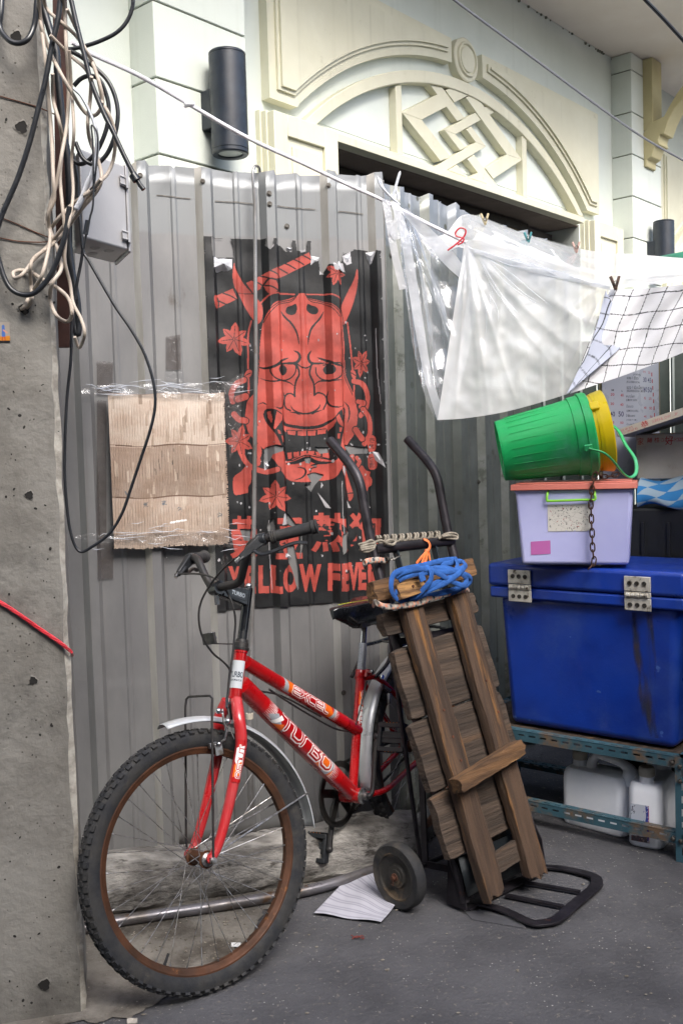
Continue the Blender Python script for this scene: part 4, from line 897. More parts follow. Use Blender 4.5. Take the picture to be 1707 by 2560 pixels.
# ---- blue strap wound in a figure of eight round the top rail
M['strap'] = mat('blue_cloth', '#2357a0', '#17437f', sc=30, rough=.9, bump=.0012, bsc=260, rv=.05)
strap = thing('blue_strap', 'blue cloth strap coiled round the top rail of the wooden board', 'strap', TK(.05, .93, .15))
def ql(x, y, n): 
    P = PL(900+x/4.9, 1300+y/4.9, HL+tn*n, tn); return P
loops = [[(1180, 480, .11), (1000, 500, .12), (760, 560, .15), (560, 600, .165), (420, 660, .165), (380, 780, .16), (400, 900, .15), (480, 980, .13), (640, 1000, .10), (820, 940, .11), (1050, 880, .12), (1260, 820, .13), (1350, 740, .14), (1320, 680, .15), (1180, 640, .16), (1000, 600, .16), (860, 600, .165)],
         [(430, 700, .155), (520, 640, .165), (700, 600, .17), (850, 610, .172), (1000, 680, .17), (1120, 750, .165), (1260, 800, .155), (1300, 720, .15), (1200, 640, .16), (1060, 590, .15), (900, 590, .15)],
         [(470, 740, .15), (560, 690, .16), (720, 650, .165), (860, 640, .168), (1020, 640, .165), (1180, 620, .16), (1290, 560, .15), (1240, 510, .13), (1120, 520, .125), (980, 560, .12)],
         [(1250, 500, .14), (1280, 560, .15), (1220, 640, .165), (1150, 700, .17), (1020, 780, .165), (860, 850, .15), (740, 920, .135), (660, 970, .12)],
         [(1170, 490, .13), (1190, 570, .15), (1120, 690, .16), (960, 760, .16), (820, 830, .15), (740, 900, .14)],
         [(820, 560, .165), (870, 640, .18), (860, 740, .175), (790, 830, .16), (700, 920, .14), (600, 960, .12)], [(440, 880, .145), (520, 950, .12), (700, 990, .10), (900, 950, .10), (1140, 880, .115), (1300, 790, .13)]]
for L_ in loops:
    b = MB(); b.tube(cat([ql(x, y, n) for x, y, n in L_], 6), .0088, 10, flat=.42, up=tn); b.build('strap_turn', M['strap'], strap)
b = MB(); p_ = [ql(740, 640, .182), ql(770, 750, .178)]; b.bar(p_[0], p_[1], .024, .004, tn); b.build('strap_end', M['strap'], strap, bevel=.001)
# ---- ropes
def rope_mesh(mb, P, r, turns, n=8, lobes=3):
    """laid rope: twisted strands"""
    P = [np.array(p) for p in P]; m = len(P); T = [nrm(P[min(i+1, m-1)]-P[max(i-1, 0)]) for i in range(m)]; u = nrm(np.cross(T[0], [.3, .2, .9])); L = 0; frames = []
    for i in range(m):
        u = nrm(u-T[i]*np.dot(u, T[i])); frames.append((u, np.cross(T[i], u)))
    for s in range(lobes):
        Q = []
        for i in range(m):
            if i: L_ = np.linalg.norm(P[i]-P[i-1])
            a = 2*pi*s/lobes+2*pi*turns*i/(m-1); Q.append(P[i]+(frames[i][0]*cos(a)+frames[i][1]*sin(a))*r*.5)
        mb.tube(Q, r*.58, n)
M['rope'] = mat('grey_rope', '#8f887c', '#6d675d', sc=40, rough=.95, bump=.0008, bsc=300)
gr_ = MB(); 
for L_ in [[(-20, 300, .02), (60, 280, .035), (140, 250, .03), (180, 300, .03), (150, 360, .03), (60, 390, .03), (-10, 360, .02)], [(0, 330, .03), (80, 300, .035), (150, 290, .03)], [(0, 350, .03), (80, 335, .036), (160, 320, .03)], [(10, 370, .03), (90, 355, .036), (165, 345, .03)],
           [(150, 290, .03), (250, 250, .03), (330, 290, .025), (400, 300, .03), (430, 260, .025), (350, 245, .025), (290, 300, .02)], [(960, 230, .02), (1040, 175, .03), (1130, 160, .03), (1185, 180, .02), (1180, 230, .02), (1080, 225, .025), (980, 215, .02)], [(1000, 205, .03), (1100, 190, .032), (1180, 205, .02)]]:
    gr_.tube(cat([ql(x, y, n) for x, y, n in L_], 6), .0042, 8)
helix = []
for k in range(120):
    t = k/119; p = along(ql(200, 290, .0), ql(1010, 225, .0), t); a = t*2*pi*9; helix.append(p+(tn*cos(a)+tr_*sin(a))*.011+tr_*.012)
gr_.tube(helix, .0042, 8); gr_.tube([p+tw*.012 for p in helix[:-4]], .0038, 8)
ro = gr_.build('rope', M['rope']); tag(ro, 'grey braided rope wound along the top bar of the hand truck', 'rope')
M['webrope'] = mat('patterned_cord', '#9d8377', '#8a7468', sc=40, rough=.95, bump=.0008, bsc=300)
def cord(name, L_, lab, seed=1, hide=False):
    P = [ql(x, y, n) for x, y, n in L_]; P = cat(P, 8); Ls = np.cumsum([0]+[np.linalg.norm(P[i+1]-P[i]) for i in range(len(P)-1)]); tot = Ls[-1]
    nx = max(int(tot/.0012), 40); c = Canvas(0, tot, 0, 2*pi, nx, 24, '#8f8780'); k = 0; x = 0; R_ = random.Random(seed)
    for i in range(int(tot/.016)+1):
        for j in range(6):
            c.poly([(i*.016+(.008 if j % 2 else 0), j*pi/3), (i*.016+(.008 if j % 2 else 0)+.008, j*pi/3), (i*.016+(.008 if j % 2 else 0)+.008, (j+1)*pi/3), (i*.016+(.008 if j % 2 else 0), (j+1)*pi/3)], ['#b06f5a', '#26323e', '#a89f92', '#c98a70'][(i+j) % 4])
    A = np.array(P); T = np.array([nrm(P[min(i+1, len(P)-1)]-P[max(i-1, 0)]) for i in range(len(P))])
    def fn(X, Y):
        o = []
        for ax_ in range(3): o.append(np.interp(X, Ls, A[:, ax_]))
        t_ = np.array([np.interp(X, Ls, T[:, q]) for q in range(3)]); upv = tr_; nn_ = tn
        rr = .0065; rw = .0095
        return np.array([o[i]+upv[i]*np.cos(Y)*rw+nn_[i]*np.sin(Y)*rr for i in range(3)])
    o = c.build(name, fn, mat('cord_weave', '#ffffff', rough=.95, vcol=True, bump=.0006, bsc=400)); tag(o, lab, 'cord'); return o
cord('patterned_cord', [(160, 1040, .03), (190, 1010, .10), (300, 1060, .115), (500, 1050, .12), (700, 1020, .115), (900, 950, .11), (1100, 890, .11), (1280, 850, .10), (1320, 870, .05), (1300, 900, .0)], 'patterned orange and blue cord tying the wooden board to the hand truck')
cord('patterned_cord', [(60, 580, .0), (50, 530, .03), (120, 500, .035), (220, 490, .03), (300, 500, .02), (330, 490, .01)], 'short patterned cord knotted round the left rail above the board')
b = MB()
for k in range(5): a_ = k*1.3; b.tube(cat([ql(300+10*k, 470, .02), ql(340, 455+8*k, .04), ql(365, 490, .03), ql(330, 520-6*k, .02), ql(300, 500, .0)], 5), .0018, 6)
b.tube(cat([ql(350, 500, .02), ql(430, 470, .03), ql(500, 435, .03)], 4), .002, 6); b.tube(cat([ql(360, 500, .02), ql(400, 455, .03), ql(410, 500, .03), ql(450, 450, .03)], 4), .0015, 6)
o = b.build('wire_tie', M['bolt']); tag(o, 'twisted thin wire knotted at the left rail of the hand truck', 'wire')
M['orange'] = mat('orange_ribbon', '#d8713c', '#c86030', sc=20, rough=.6)
b = MB(); b.tube(cat([ql(800, 300, -.02), ql(780, 240, .018), ql(830, 260, .026), ql(855, 310, .026), ql(840, 360, .03), ql(800, 400, .03)], 6), .0045, 8, flat=.35, up=tn); b.ball(ql(815, 385, .026), .0085, 10, sc=(1, .8, 1))
for q in ([(810, 400, .03), (780, 470, .04), (755, 530, .05)], [(825, 400, .03), (815, 470, .045), (790, 530, .05)], [(800, 400, .03), (730, 480, .03), (690, 530, .05)], [(835, 380, .02), (850, 450, .03), (860, 520, .05)]): b.tube(cat([ql(*p) for p in q], 5), .0042, 8, flat=.3, up=tn)
o = b.build('orange_ribbon', M['orange']); tag(o, 'orange ribbon knotted on the top bar of the hand truck', 'ribbon')

# ================================================================== right side: slotted angle rack, ice chest, boxes
LEG = np.array([1.060, 3.085, 0]); sa_ = radians(180-39); SD = np.array([cos(sa_), sin(sa_), 0]); SB = np.array([-SD[1], SD[0], 0]); SB = SB if SB[1] > 0 else -SB
def SK(l, d, z): return LEG+SD*l+SB*d+Z3*z                                 # l to the left along the front, d back, z up
rack = thing('slotted_angle_rack', 'low rusty blue slotted angle rack under the ice chest', 'rack', SK(.35, .2, 0))
M['angle'] = mat('blue_angle_steel', '#3f6472', '#345562', sc=10, rough=.6, metal=.2, c3='#75604c', sc3=9, th3=.58, soft3=.09, bump=.0006, bsc=150)
def angle(p, q, v1, v2, name='angle_bar', w=.036, slots=True, off=.02):
    """steel angle from p to q; flange faces along v1 and v2, v1 flange carries slots"""
    m = MB(); L = float(np.linalg.norm(q-p)); d = nrm(q-p); n = int(L/.042); t = .0022
    xs = [0]
    for k in range(n): xs += [off+.042*k+.004, off+.042*k+.028]
    xs = [x for x in xs if x < L]+[L]
    def strip(va, vn):
        ys = [0, .012, .0185, w]; 
        for i in range(len(xs)-1):
            for j in range(3):
                if slots and i % 2 == 1 and j == 1: continue
                P = p+d*xs[i]+va*ys[j]; m.prism([P, P+d*(xs[i+1]-xs[i]), P+d*(xs[i+1]-xs[i])+va*(ys[j+1]-ys[j]), P+va*(ys[j+1]-ys[j])], vn*t)
    strip(v1, v2); strip(v2, v1)
    return m.build(name, M['angle'], rack, smooth=False)
RL, RD = .86, .42; RT = .338; RBt = .092
angle(SK(0, 0, RT), SK(RL, 0, RT), -Z3, SB); angle(SK(0, 0.002, RBt), SK(RL, 0.002, RBt), -Z3, SB)
angle(SK(0, RD, RT), SK(RL, RD, RT), -Z3, -SB); angle(SK(0, RD, RBt), SK(RL, RD, RBt), -Z3, -SB)
angle(SK(-.0025, 0, RT), SK(-.0025, RD, RT), -Z3, SD); angle(SK(RL, 0, RT), SK(RL, RD, RT), -Z3, -SD); angle(SK(-.0025, 0, RBt), SK(-.0025, RD, RBt), -Z3, SD)
for l, d, v, u in ((-.003, -.003, SD, SB), (RL, -.003, -SD, SB), (-.003, RD+.003, SD, -SB), (RL, RD+.003, -SD, -SB)): angle(SK(l, d, 0.0), SK(l, d, RT+.002), v, u, 'post', .038)
for l, z in ((.045, RT-.02), (.018, RT-.028), (.018, RT-.075), (.045, RBt-.022), (.018, RBt-.022)):
    b = MB(); b.lathe([(.0075, 0), (.0075, .002), (.005, .0055), (1e-4, .0065)], SK(l, -.0052 if l < .03 else -.0006, z), -SB, 14); b.build('bolt', M['bolt'], rack)
b = MB(); b.box(SK(RL/2, RD/2, RT-.004), (RL-.01, RD-.01, .006), [SD, SB, Z3]); b.build('shelf_board', M['wood_grey'], rack)
# ice chest
DIRTF = mat('dirt_film', '#2f3330', '#4a3a2c', sc=20, rough=.9)
_n = DIRTF.node_tree; _nz = _n.nodes.new('ShaderNodeTexNoise'); _nz.inputs['Scale'].default_value = 14; _nz.inputs['Detail'].default_value = 8; _tc = _n.nodes.new('ShaderNodeTexCoord'); _mp = _n.nodes.new('ShaderNodeMapping'); _mp.inputs['Scale'].default_value = (2.2, 2.2, .35); _n.links.new(_tc.outputs['Object'], _mp.inputs[0]); _n.links.new(_mp.outputs[0], _nz.inputs['Vector']); _mr = _n.nodes.new('ShaderNodeMapRange'); _mr.inputs[1].default_value = .5; _mr.inputs[2].default_value = .66; _mr.inputs[4].default_value = .65; _n.links.new(_nz.outputs[0], _mr.inputs[0]); _n.links.new(_mr.outputs[0], _n.nodes['Principled BSDF'].inputs['Alpha'])
M['bluep'] = mat('blue_plastic', '#103a9f', '#0c2d86', sc=3, rough=.4, bump=.0006, bsc=120, c3='#2d4a96', sc3=4, th3=.6, soft3=.14, spec=.55, streak=('#2a3040', .55, 16), scr=('#3f5fa8', 18, .74))
M['bluep'].node_tree.nodes['Principled BSDF'].inputs['Coat Weight'].default_value = .15
chest = thing('ice_chest', 'large blue plastic ice chest with silver hinges standing on the slotted angle rack', 'ice chest', SK(.3, .2, RT))
CL, CR_, CZ0, CZL, CZT = .682, .0, RT+.005, .815, .925; CDp = .42
def chbox(l0, l1, d0, d1, z0, z1, tap=0, mb=None):
    v = [SK(l0+tap, d0+tap, z0), SK(l1-tap, d0+tap, z0), SK(l1-tap, d1-tap, z0), SK(l0+tap, d1-tap, z0), SK(l0, d0, z1), SK(l1, d0, z1), SK(l1, d1, z1), SK(l0, d1, z1)]
    return mb.add(v, [(0, 1, 2, 3), (7, 6, 5, 4), (4, 5, 1, 0), (5, 6, 2, 1), (6, 7, 3, 2), (7, 4, 0, 3)])
b = MB(); chbox(CR_+.03, CL-.005, .03, CDp-.02, CZ0, CZL, .022, b); b.build('chest_body', M['bluep'], chest, bevel=.028, seg=5)
b = MB(); chbox(CR_+.005, CL+.02, .008, CDp, CZL-.012, CZL+.028, 0, b); 
b.build('chest_rim', M['bluep'], chest, bevel=.008, seg=3)
b = MB(); chbox(CR_+.0, CL+.025, .003, CDp+.005, CZL+.0305, CZT, 0, b); b.build('lid', M['bluep'], chest, bevel=.014, seg=4)
b = MB()
for l0, l1 in ((.09, .36), (.47, .60)): chbox(l0, l1, -.006, .02, CZL-.008, CZT-.018, 0, b)
hingem = mat('hinge_metal', '#dad6cc', '#b5b0a5', sc=30, rough=.4, metal=.3, c3='#54483c', sc3=30, th3=.6)
for l in (.415-.0, .065+.06):
    for q in (0,):
        pass
for lc in (.575, .150):
    b = MB(); wl = .088
    b.box(SK(lc, -.004, CZL+.068), (wl, .008, .048), [SD, SB, Z3]); b.box(SK(lc, -.002, CZL+.001), (wl, .008, .040), [SD, SB, Z3])
    for k in range(5): b.cyl(SK(lc-.037+.015*k, -.008, CZL+.032), SK(lc-.037+.015*k+.013, -.008, CZL+.032), .0075 if k % 2 == 0 else .0062, 14)
    b.box(SK(lc, -.003, CZL+.032), (wl, .006, .02), [SD, SB, Z3])
    h_ = b.build('hinge', hingem, chest, bevel=.002)
    for dx in (-.024, 0, .024):
        for z in (.070, .0):
            b = MB(); P = SK(lc+dx, -.0085 if z > .05 else -.0065, CZL+z); b.lathe([(.0075, 0), (.0075, .0025), (.005, .003), (.0045, .001), (1e-4, .001)], P, -SB, 16); b.build('hinge_screw', M['bolt'], h_)
b = MB(); b.grid(lambda u, v: SK(.115+.075*u-.02*v, .0235+.026*v*0+(1-v)*0-.0, CZL-.03-(CZL-CZ0-.06)*v) + SB*(.006+.021*v), 6, 30); b.build('dirt_run', DIRTF, chest)
b = MB(); R_ = random.Random(9)
# rusty run of dirt below the right hinge: thin film with its own outline
cst = Canvas(0, 1, 0, 1, 40, 120, '#3a3436')
# storage box on the lid
def c6(x, y): return 1150+x/2.815, 900+y/2.815
zb = CZT+.012
B0, B1, B2 = G(*c6(432, 1440), zb), G(*c6(1185, 1443), zb), G(*c6(1268, 1398), zb)
bx = B1-B0; bl = float(np.linalg.norm(bx)); bxn = nrm(bx); byn = np.cross(Z3, bxn); bdp = .20
def BX(x, y, z): return B0+bxn*x*bl+byn*y+Z3*z
hL = float(PL(*c6(395, 905), B0, byn)[2]-zb); top_in = .012
sbox = thing('storage_box', 'translucent violet storage box with a pink lid standing on the blue ice chest', 'storage box', BX(.5, bdp/2, 0))
M['violet'] = mat('translucent_violet', '#bcbfe8', '#b0b3e2', sc=4, rough=.35, sub=.3, rv=.08, spec=.5)
def frus(mb, e0, e1, z0, z1, dd=bdp):
    v = [BX(0, 0, z0)-bxn*e0-byn*e0, BX(1, 0, z0)+bxn*e0-byn*e0, BX(1, dd, z0)+bxn*e0+byn*e0, BX(0, dd, z0)-bxn*e0+byn*e0, BX(0, 0, z1)-bxn*e1-byn*e1, BX(1, 0, z1)+bxn*e1-byn*e1, BX(1, dd, z1)+bxn*e1+byn*e1, BX(0, dd, z1)-bxn*e1+byn*e1]
    return mb.add(v, [(3, 2, 1, 0), (4, 5, 6, 7), (0, 1, 5, 4), (1, 2, 6, 5), (2, 3, 7, 6), (3, 0, 4, 7)])
b = MB(); frus(b, 0, .016, 0, hL-.002); b.build('box_body', M['violet'], sbox, bevel=.012, seg=4)
b = MB(); frus(b, .012, .020, hL-.02, hL-.008); b.build('box_rim', M['violet'], sbox, bevel=.003)
M['pink'] = mat('pink_plastic', '#d47f70', '#c56f63', sc=8, rough=.5, c3='#a8685c', sc3=9, th3=.66)
b = MB(); frus(b, .030, .028, hL-.006, hL+.014); frus(b, .014, .012, hL+.0145, hL+.019); b.build('lid', M['pink'], sbox, bevel=.006, seg=3)
M['lime'] = mat('lime_plastic', '#7fc63a', rough=.4)
b = MB(); hz = hL-.028; b.tube(cat([BX(.27, -.014, hz+.02), BX(.262, -.026, hz+.004), BX(.262, -.028, hz-.012), BX(.30, -.028, hz-.014), BX(.6, -.028, hz-.012), BX(.70, -.028, hz-.012), BX(.702, -.026, hz+.004), BX(.70, -.014, hz+.02)], 5), .0042, 8); b.build('handle', M['lime'], sbox)
# paper label, scuffed and scribbled
c = Canvas(0, 1, 0, 1, 120, 76, '#cfccc6'); R_ = random.Random(3)
for k in range(150):
    x, y = R_.uniform(.03, .97), R_.uniform(.04, .96); a = R_.uniform(0, 6); l = R_.uniform(.01, .05); c.line([(x, y), (x+l*cos(a), y+l*sin(a)*1.4)], R_.uniform(.008, .02), R_.choice(['#1d1f22', '#2b2d2f', '#55585a', '#23443a', '#8e2a2a', '#1d1f22', '#b9b6b0', '#b9b6b0']), False)
for k in range(8): c.line([(R_.random(), R_.random()), (R_.random(), R_.random())], .008, '#a9a6a0', False)
for k in range(5):
    cy = R_.choice([0, 1]); x = R_.random(); c.poly([(x-.02, cy), (x+.02, cy), (x, abs(cy-.03))], None)
q0 = c6(612, 1018); q1 = c6(915, 1205); P0 = PL(*q0, BX(0, -.0145, 0), byn); P1 = PL(*q1, BX(0, -.012, 0), byn)
lx0, lx1 = float((P0-B0)@bxn), float((P1-B0)@bxn); lz0, lz1 = float(P1[2]-zb), float(P0[2]-zb)
c.build('paper_label', lambda X, Y: np.array([B0[i]+bxn[i]*(lx0+(lx1-lx0)*X)-byn[i]*(.0018+.016*(lz0+(lz1-lz0)*Y)/hL)+Z3[i]*(lz0+(lz1-lz0)*Y) for i in range(3)]), M['decal'], sbox)
# pink packet seen through the wall of the box
c = Canvas(0, 1, 0, 1, 40, 30, '#b06fb4'); c.text('PRINCE' if False else 'NICE', .15, .3, .85, .62, '#c9a9d4', .02)
b = MB(); q0 = c6(495, 1270); q1 = c6(635, 1372); P0 = PL(*q0, BX(0, -.004, 0), byn); P1 = PL(*q1, BX(0, -.004, 0), byn); x0_, x1_ = float((P0-B0)@bxn), float((P1-B0)@bxn); z0_, z1_ = float(P1[2]-zb), float(P0[2]-zb)
b.prism([B0+bxn*x0_-byn*(.0015+.016*z0_/hL)+Z3*z0_, B0+bxn*x1_-byn*(.0015+.016*z0_/hL)+Z3*(z0_+.004), B0+bxn*x1_-byn*(.0015+.016*z1_/hL)+Z3*z1_, B0+bxn*x0_-byn*(.0015+.016*z1_/hL)+Z3*(z1_-.004)], byn*.0005)
b.build('pink_packet', mat('pink_packet', '#b765a8', rough=.5), sbox, smooth=False)
# basket: green bucket lying on its side on the box lid, yellow one inside
lidz = zb+hL+.020
kA, kB = c6(228, 620), c6(1000, 500)
dpt = float(BX(.4, .11, 0)[1])
bc = W(*c6(262, 648), dpt-.02); mc = W(*c6(925, 520), dpt-.05); ad = nrm(np.array(mc)-np.array(bc)); ad[1] = -.10; ad = nrm(ad)
Lb = .305; r0b, r1b = .104, .138
bc = W(*c6(285, 640), dpt); bc = np.array(bc)
M['green'] = mat('green_plastic', '#1fbf6a', '#1ab161', sc=4, rough=.42, streak=('#2a7a50', .45, 20), c3='#4bb583', sc3=5, th3=.58, soft3=.12, sub=.05, spec=.5, bump=.0003, bsc=120)
M['green'].node_tree.nodes['Principled BSDF'].inputs['Coat Weight'].default_value = .1
bk = thing('green_bucket', 'green plastic bucket lying on its side on the pink lid under the cloth', 'bucket', bc+ad*.15-Z3*.12)
b = MB(); prof = [(1e-4, .004), (r0b-.012, .004), (r0b-.008, -.004), (r0b-.002, -.004), (r0b, .002)]
for t in np.linspace(0, 1, 24): prof.append((r0b+(r1b-.010-r0b)*t**.9, .006+(Lb-.07)*t))
prof += [(r1b-.004, Lb-.062), (r1b-.002, Lb-.03), (r1b+.004, Lb-.028), (r1b+.005, Lb-.006), (r1b+.001, Lb), (r1b-.004, Lb), (r1b-.008, Lb-.06), (r0b-.004, .012), (1e-4, .010)]
b.lathe(prof, bc, ad, 72)
bx1 = nrm(np.cross(ad, Z3)); by1 = np.cross(ad, bx1); by1 = by1 if by1[2] > 0 else -by1
b.build('bucket_body', M['green'], bk, sharp=30)
b = MB()
for k in range(26):
    a = 2*pi*k/26; d_ = bx1*cos(a)+by1*sin(a); p = bc+ad*.03+d_*(r0b+.0055); q = bc+ad*(Lb-.085)+d_*(r1b-.0125)
    b.tube([p, q], .0008, 5)
b.build('moulded_ribs', M['green'], bk)
# bail handle and its lugs
front = -1 if bx1[1] > 0 else 1
for s in (1, -1):
    lug = bc+ad*(Lb-.038)+bx1*front*s*.0+(bx1*front*.93*s+by1*(-.37)*1)*(r1b+.004)
b = MB(); lugs = []
for s in (1, -1):
    d_ = nrm(bx1*front*s*.96-by1*.30) if s > 0 else nrm(bx1*front*s*.96+by1*.2); P = bc+ad*(Lb-.035)+d_*(r1b+.002); lugs.append((P, d_)); b.box(P+d_*.003, (.026, .022, .012), [ad, np.cross(ad, d_), d_])
b.build('handle_lug', M['green'], bk, bevel=.002)
hp = [lugs[0][0]+lugs[0][1]*.010, lugs[0][0]+ad*.06-Z3*.035-byn*.004, W(*c6(1165, 815), dpt-.10), W(*c6(1232, 800), dpt-.05), W(*c6(1230, 700), dpt), W(*c6(1165, 600), dpt+.05), W(*c6(1080, 470), dpt+.10), lugs[1][0]+ad*.05, lugs[1][0]+lugs[1][1]*.01]
hp[2][2] = max(hp[2][2], lidz+.006)
b = MB(); b.tube(cat(hp, 8), .0062, 8, flat=.6); b.build('bail_handle', M['green'], bk)
M['yellow'] = mat('yellow_plastic', '#e3c80a', '#d8bb08', sc=5, rough=.35, sub=.05, spec=.5)
yk = thing('yellow_basin', 'yellow plastic bucket nested inside the mouth of the green bucket', 'bucket', bc+ad*(Lb+.02)-Z3*.13)
b = MB(); b.lathe([(1e-4, .06), (r1b-.03, .06), (r1b-.012, Lb-.02), (r1b-.009, Lb+.02), (r1b-.004, Lb+.022), (r1b-.003, Lb+.03), (r1b-.012, Lb+.031), (r1b-.022, Lb-.02), (r1b-.04, .07), (1e-4, .07)], bc, ad, 64)
b.lathe([(r1b-.007, Lb+.012), (r1b+.002, Lb+.052), (r1b-.002, Lb+.056), (r1b-.016, Lb+.056), (r1b-.018, Lb+.05), (r1b-.012, Lb+.012)], bc, ad, 64, close=True)
b.build('basin_body', M['yellow'], yk, sharp=30)
b = MB(); d_ = nrm(bx1*front*.75+by1*.62); P = bc+ad*(Lb+.012)+d_*(r1b-.002); b.box(P, (.03, .03, .014), [ad, np.cross(ad, d_), d_]); b.build('handle_boss', M['yellow'], yk, bevel=.003)
# chain
M['chain'] = mat('rusty_chain', '#4a2f22', '#2f2019', sc=60, rough=.8, metal=.3, bump=.0006, bsc=300)
ch_ = thing('rusty_chain', 'rusty iron chain hanging over the front of the storage box', 'chain', BX(.66, -.03, .1))
ck = [c6(1110, 800), c6(1060, 815), c6(1000, 820), c6(955, 800), c6(935, 860), c6(925, 920), c6(918, 1000), c6(920, 1070), c6(922, 1140), c6(926, 1210), c6(928, 1280), c6(932, 1350), c6(938, 1420), c6(912, 1460), c6(890, 1478)]
cdp = [.03, .01, -.015, -.036, -.038, -.036, -.034, -.034, -.032, -.03, -.028, -.026, -.024, -.04, -.06]
cp = [PL(*q, BX(0, d, 0), byn) for q, d in zip(ck, cdp)]; cp = cat(cp, 10); Ls = np.cumsum([0]+[np.linalg.norm(cp[i+1]-cp[i]) for i in range(len(cp)-1)]); A_ = np.array(cp); s = 0; k = 0
while s < Ls[-1]-.02:
    c0 = np.array([np.interp(s+.0125, Ls, A_[:, i]) for i in range(3)]); d_ = nrm(np.array([np.interp(s+.022, Ls, A_[:, i])-np.interp(s+.003, Ls, A_[:, i]) for i in range(3)])); e_ = nrm(np.cross(d_, byn)) if k % 2 == 0 else nrm(np.cross(d_, np.cross(d_, byn)))
    b = MB(); b.tube([c0+d_*(.0125*cos(t)+(.004 if cos(t) > 0 else -.004))*.95+e_*.0068*sin(t) for t in np.linspace(0, 2*pi, 18, endpoint=False)], .0024, 7, closed=True); b.build('chain_link', M['chain'], ch_); s += .0235; k += 1
# jerrycans on the ground under the rack
M['hdpe'] = mat('milky_plastic', '#eef1f7', '#e2e6ef', sc=5, rough=.45, sub=.25, c3='#948f8c', sc3=7, th3=.68, soft3=.1, bump=.0008, bsc=40)
M['cap'] = mat('cap_white', '#b9b3a6', '#a39c8f', sc=20, rough=.6)
def jerry(O, dx, L, Wd, H, lab, label=False):
    dx = nrm(dx); dy = np.cross(Z3, dx); dy = dy if dy@SB > 0 else -dy; t = thing('jerrycan', lab, 'jerrycan', O+dx*L/2+dy*Wd/2, 'white plastic jerrycans under the rack')
    J = lambda x, y, z: O+dx*x*L+dy*y*Wd+Z3*z*H
    sec = [(0, 1, .0, .10), (.04, 1, 0, .0), (.66, 1, 0, 0), (.74, .93, 0, 0), (.80, .72, 0, 0)]
    m = MB(); V = []; nsec = []
    lev = [(0, .03), (.02, .0), (.30, -.004), (.62, 0), (.70, .012), (.76, .05), (.79, .10)]
    def ringp(z, ins, n=9):
        o = []; r = .03
        hw, hd = L/2-ins*L*.6, Wd/2-ins*Wd*.9
        for cx_, cy_, a0 in ((1, 1, 0), (-1, 1, pi/2), (-1, -1, pi), (1, -1, 1.5*pi)):
            rr = min(r, hw*.6, hd*.6)
            for k in range(n): a = a0+pi/2*k/(n-1); o.append(O+dx*(L/2+cx_*(hw-rr)+rr*cos(a))+dy*(Wd/2+cy_*(hd-rr)+rr*sin(a))+Z3*z*H)
        return o
    rings = [ringp(z, i) for z, i in lev]; n = len(rings[0])
    for r_ in rings: V += r_
    m.add(V, [(i*n+k, i*n+(k+1) % n, (i+1)*n+(k+1) % n, (i+1)*n+k) for i in range(len(rings)-1) for k in range(n)]+[tuple(range(n-1, -1, -1)), tuple(range((len(rings)-1)*n, len(rings)*n))])
    body = m.build('can_body', M['hdpe'], t, sharp=50, bevel=.003)
    # handle bridge
    m = MB(); m.tube(cat([J(.36, .5, .72), J(.37, .5, .86), J(.46, .5, .975), J(.6, .5, .975), J(.86, .5, .93), J(.97, .5, .84), J(.975, .5, .68)], 6), [.022, .021, .020, .019, .018, .018, .017, .017, .016, .016, .016, .016]+[.015]*13+[.017, .018, .020, .022, .025, .027, .029, .031, .033, .034, .035, .036], 14); m.build('can_handle', M['hdpe'], t)
    m = MB(); p = J(.17, .5, .76); m.cyl(p-Z3*.005, p+Z3*.035, .026, 24, r2=.022); m.build('neck', M['hdpe'], t)
    m = MB(); p = J(.17, .5, .87); m.lathe([(.0235, 0), (.0255, .002), (.0255, .026), (.022, .031), (1e-4, .031)], p, Z3, 28)
    for k in range(30): a = 2*pi*k/30; m.box(p+np.array([cos(a), sin(a), 0])*.0255+Z3*.013, (.001, .0018, .022), [np.array([cos(a), sin(a), 0]), np.array([-sin(a), cos(a), 0]), Z3])
    m.build('can_cap', M['cap'], t, sharp=40)
    return t, J, dx, dy
def c8(x, y): return 1150+x/2.815, 1400+y/2.815
J1, J1b = G(*c8(708, 1845)), G(*c8(1105, 1955))
jerry(J1, J1b-J1, float(np.linalg.norm(J1b-J1))+.02, .13, .255, 'wide white plastic jerrycan seen side on below the middle of the rack')
J2, J2b = G(*c8(1172, 2005)), G(*c8(1400, 2048)); e2 = nrm(J2b-J2); dbk = np.cross(Z3, e2); dbk = dbk if dbk[1] > 0 else -dbk
t2, J, dx, dy = jerry(J2, dbk, .22, float(np.linalg.norm(J2b-J2))+.008, .268, 'white plastic jerrycan with a torn label beside the rack post')
jerry(J2+np.array([.20, .12, 0]), dbk, .2, .12, .28, 'third white jerrycan half hidden behind the one with the torn label')
c = Canvas(0, 1, 0, 1, 70, 110, '#b5bac6'); R_ = random.Random(6)
c.poly([(.74, .05), (1, .05), (1, .98), (.8, .98), (.84, .7), (.76, .5), (.82, .3)], '#27348c'); c.poly([(.97, 0), (1, 0), (1, 1), (.97, 1)], '#b03050')
for k in range(40): x, y = R_.uniform(.6, .95), R_.random(); c.poly([(x, y), (x+.05, y+.02), (x+.02, y+.05)], R_.choice(['#b5bac6', '#c9cdd6', '#27348c']))
for k in range(14): x, y = R_.uniform(.0, .2), R_.uniform(.7, .95); c.line([(x, y), (x+.04, y+.03)], .02, '#1a2038', False)
c.poly([(0, 0), (.9, 0), (.9, .16), (0, .14)], '#4a3f4a')
for k in range(30): x, y = R_.uniform(0, .9), R_.uniform(0, .15); c.line([(x, y), (x+.05, y+.01)], .015, R_.choice(['#a08f8a', '#2a2430', '#8a3f4a']), False)
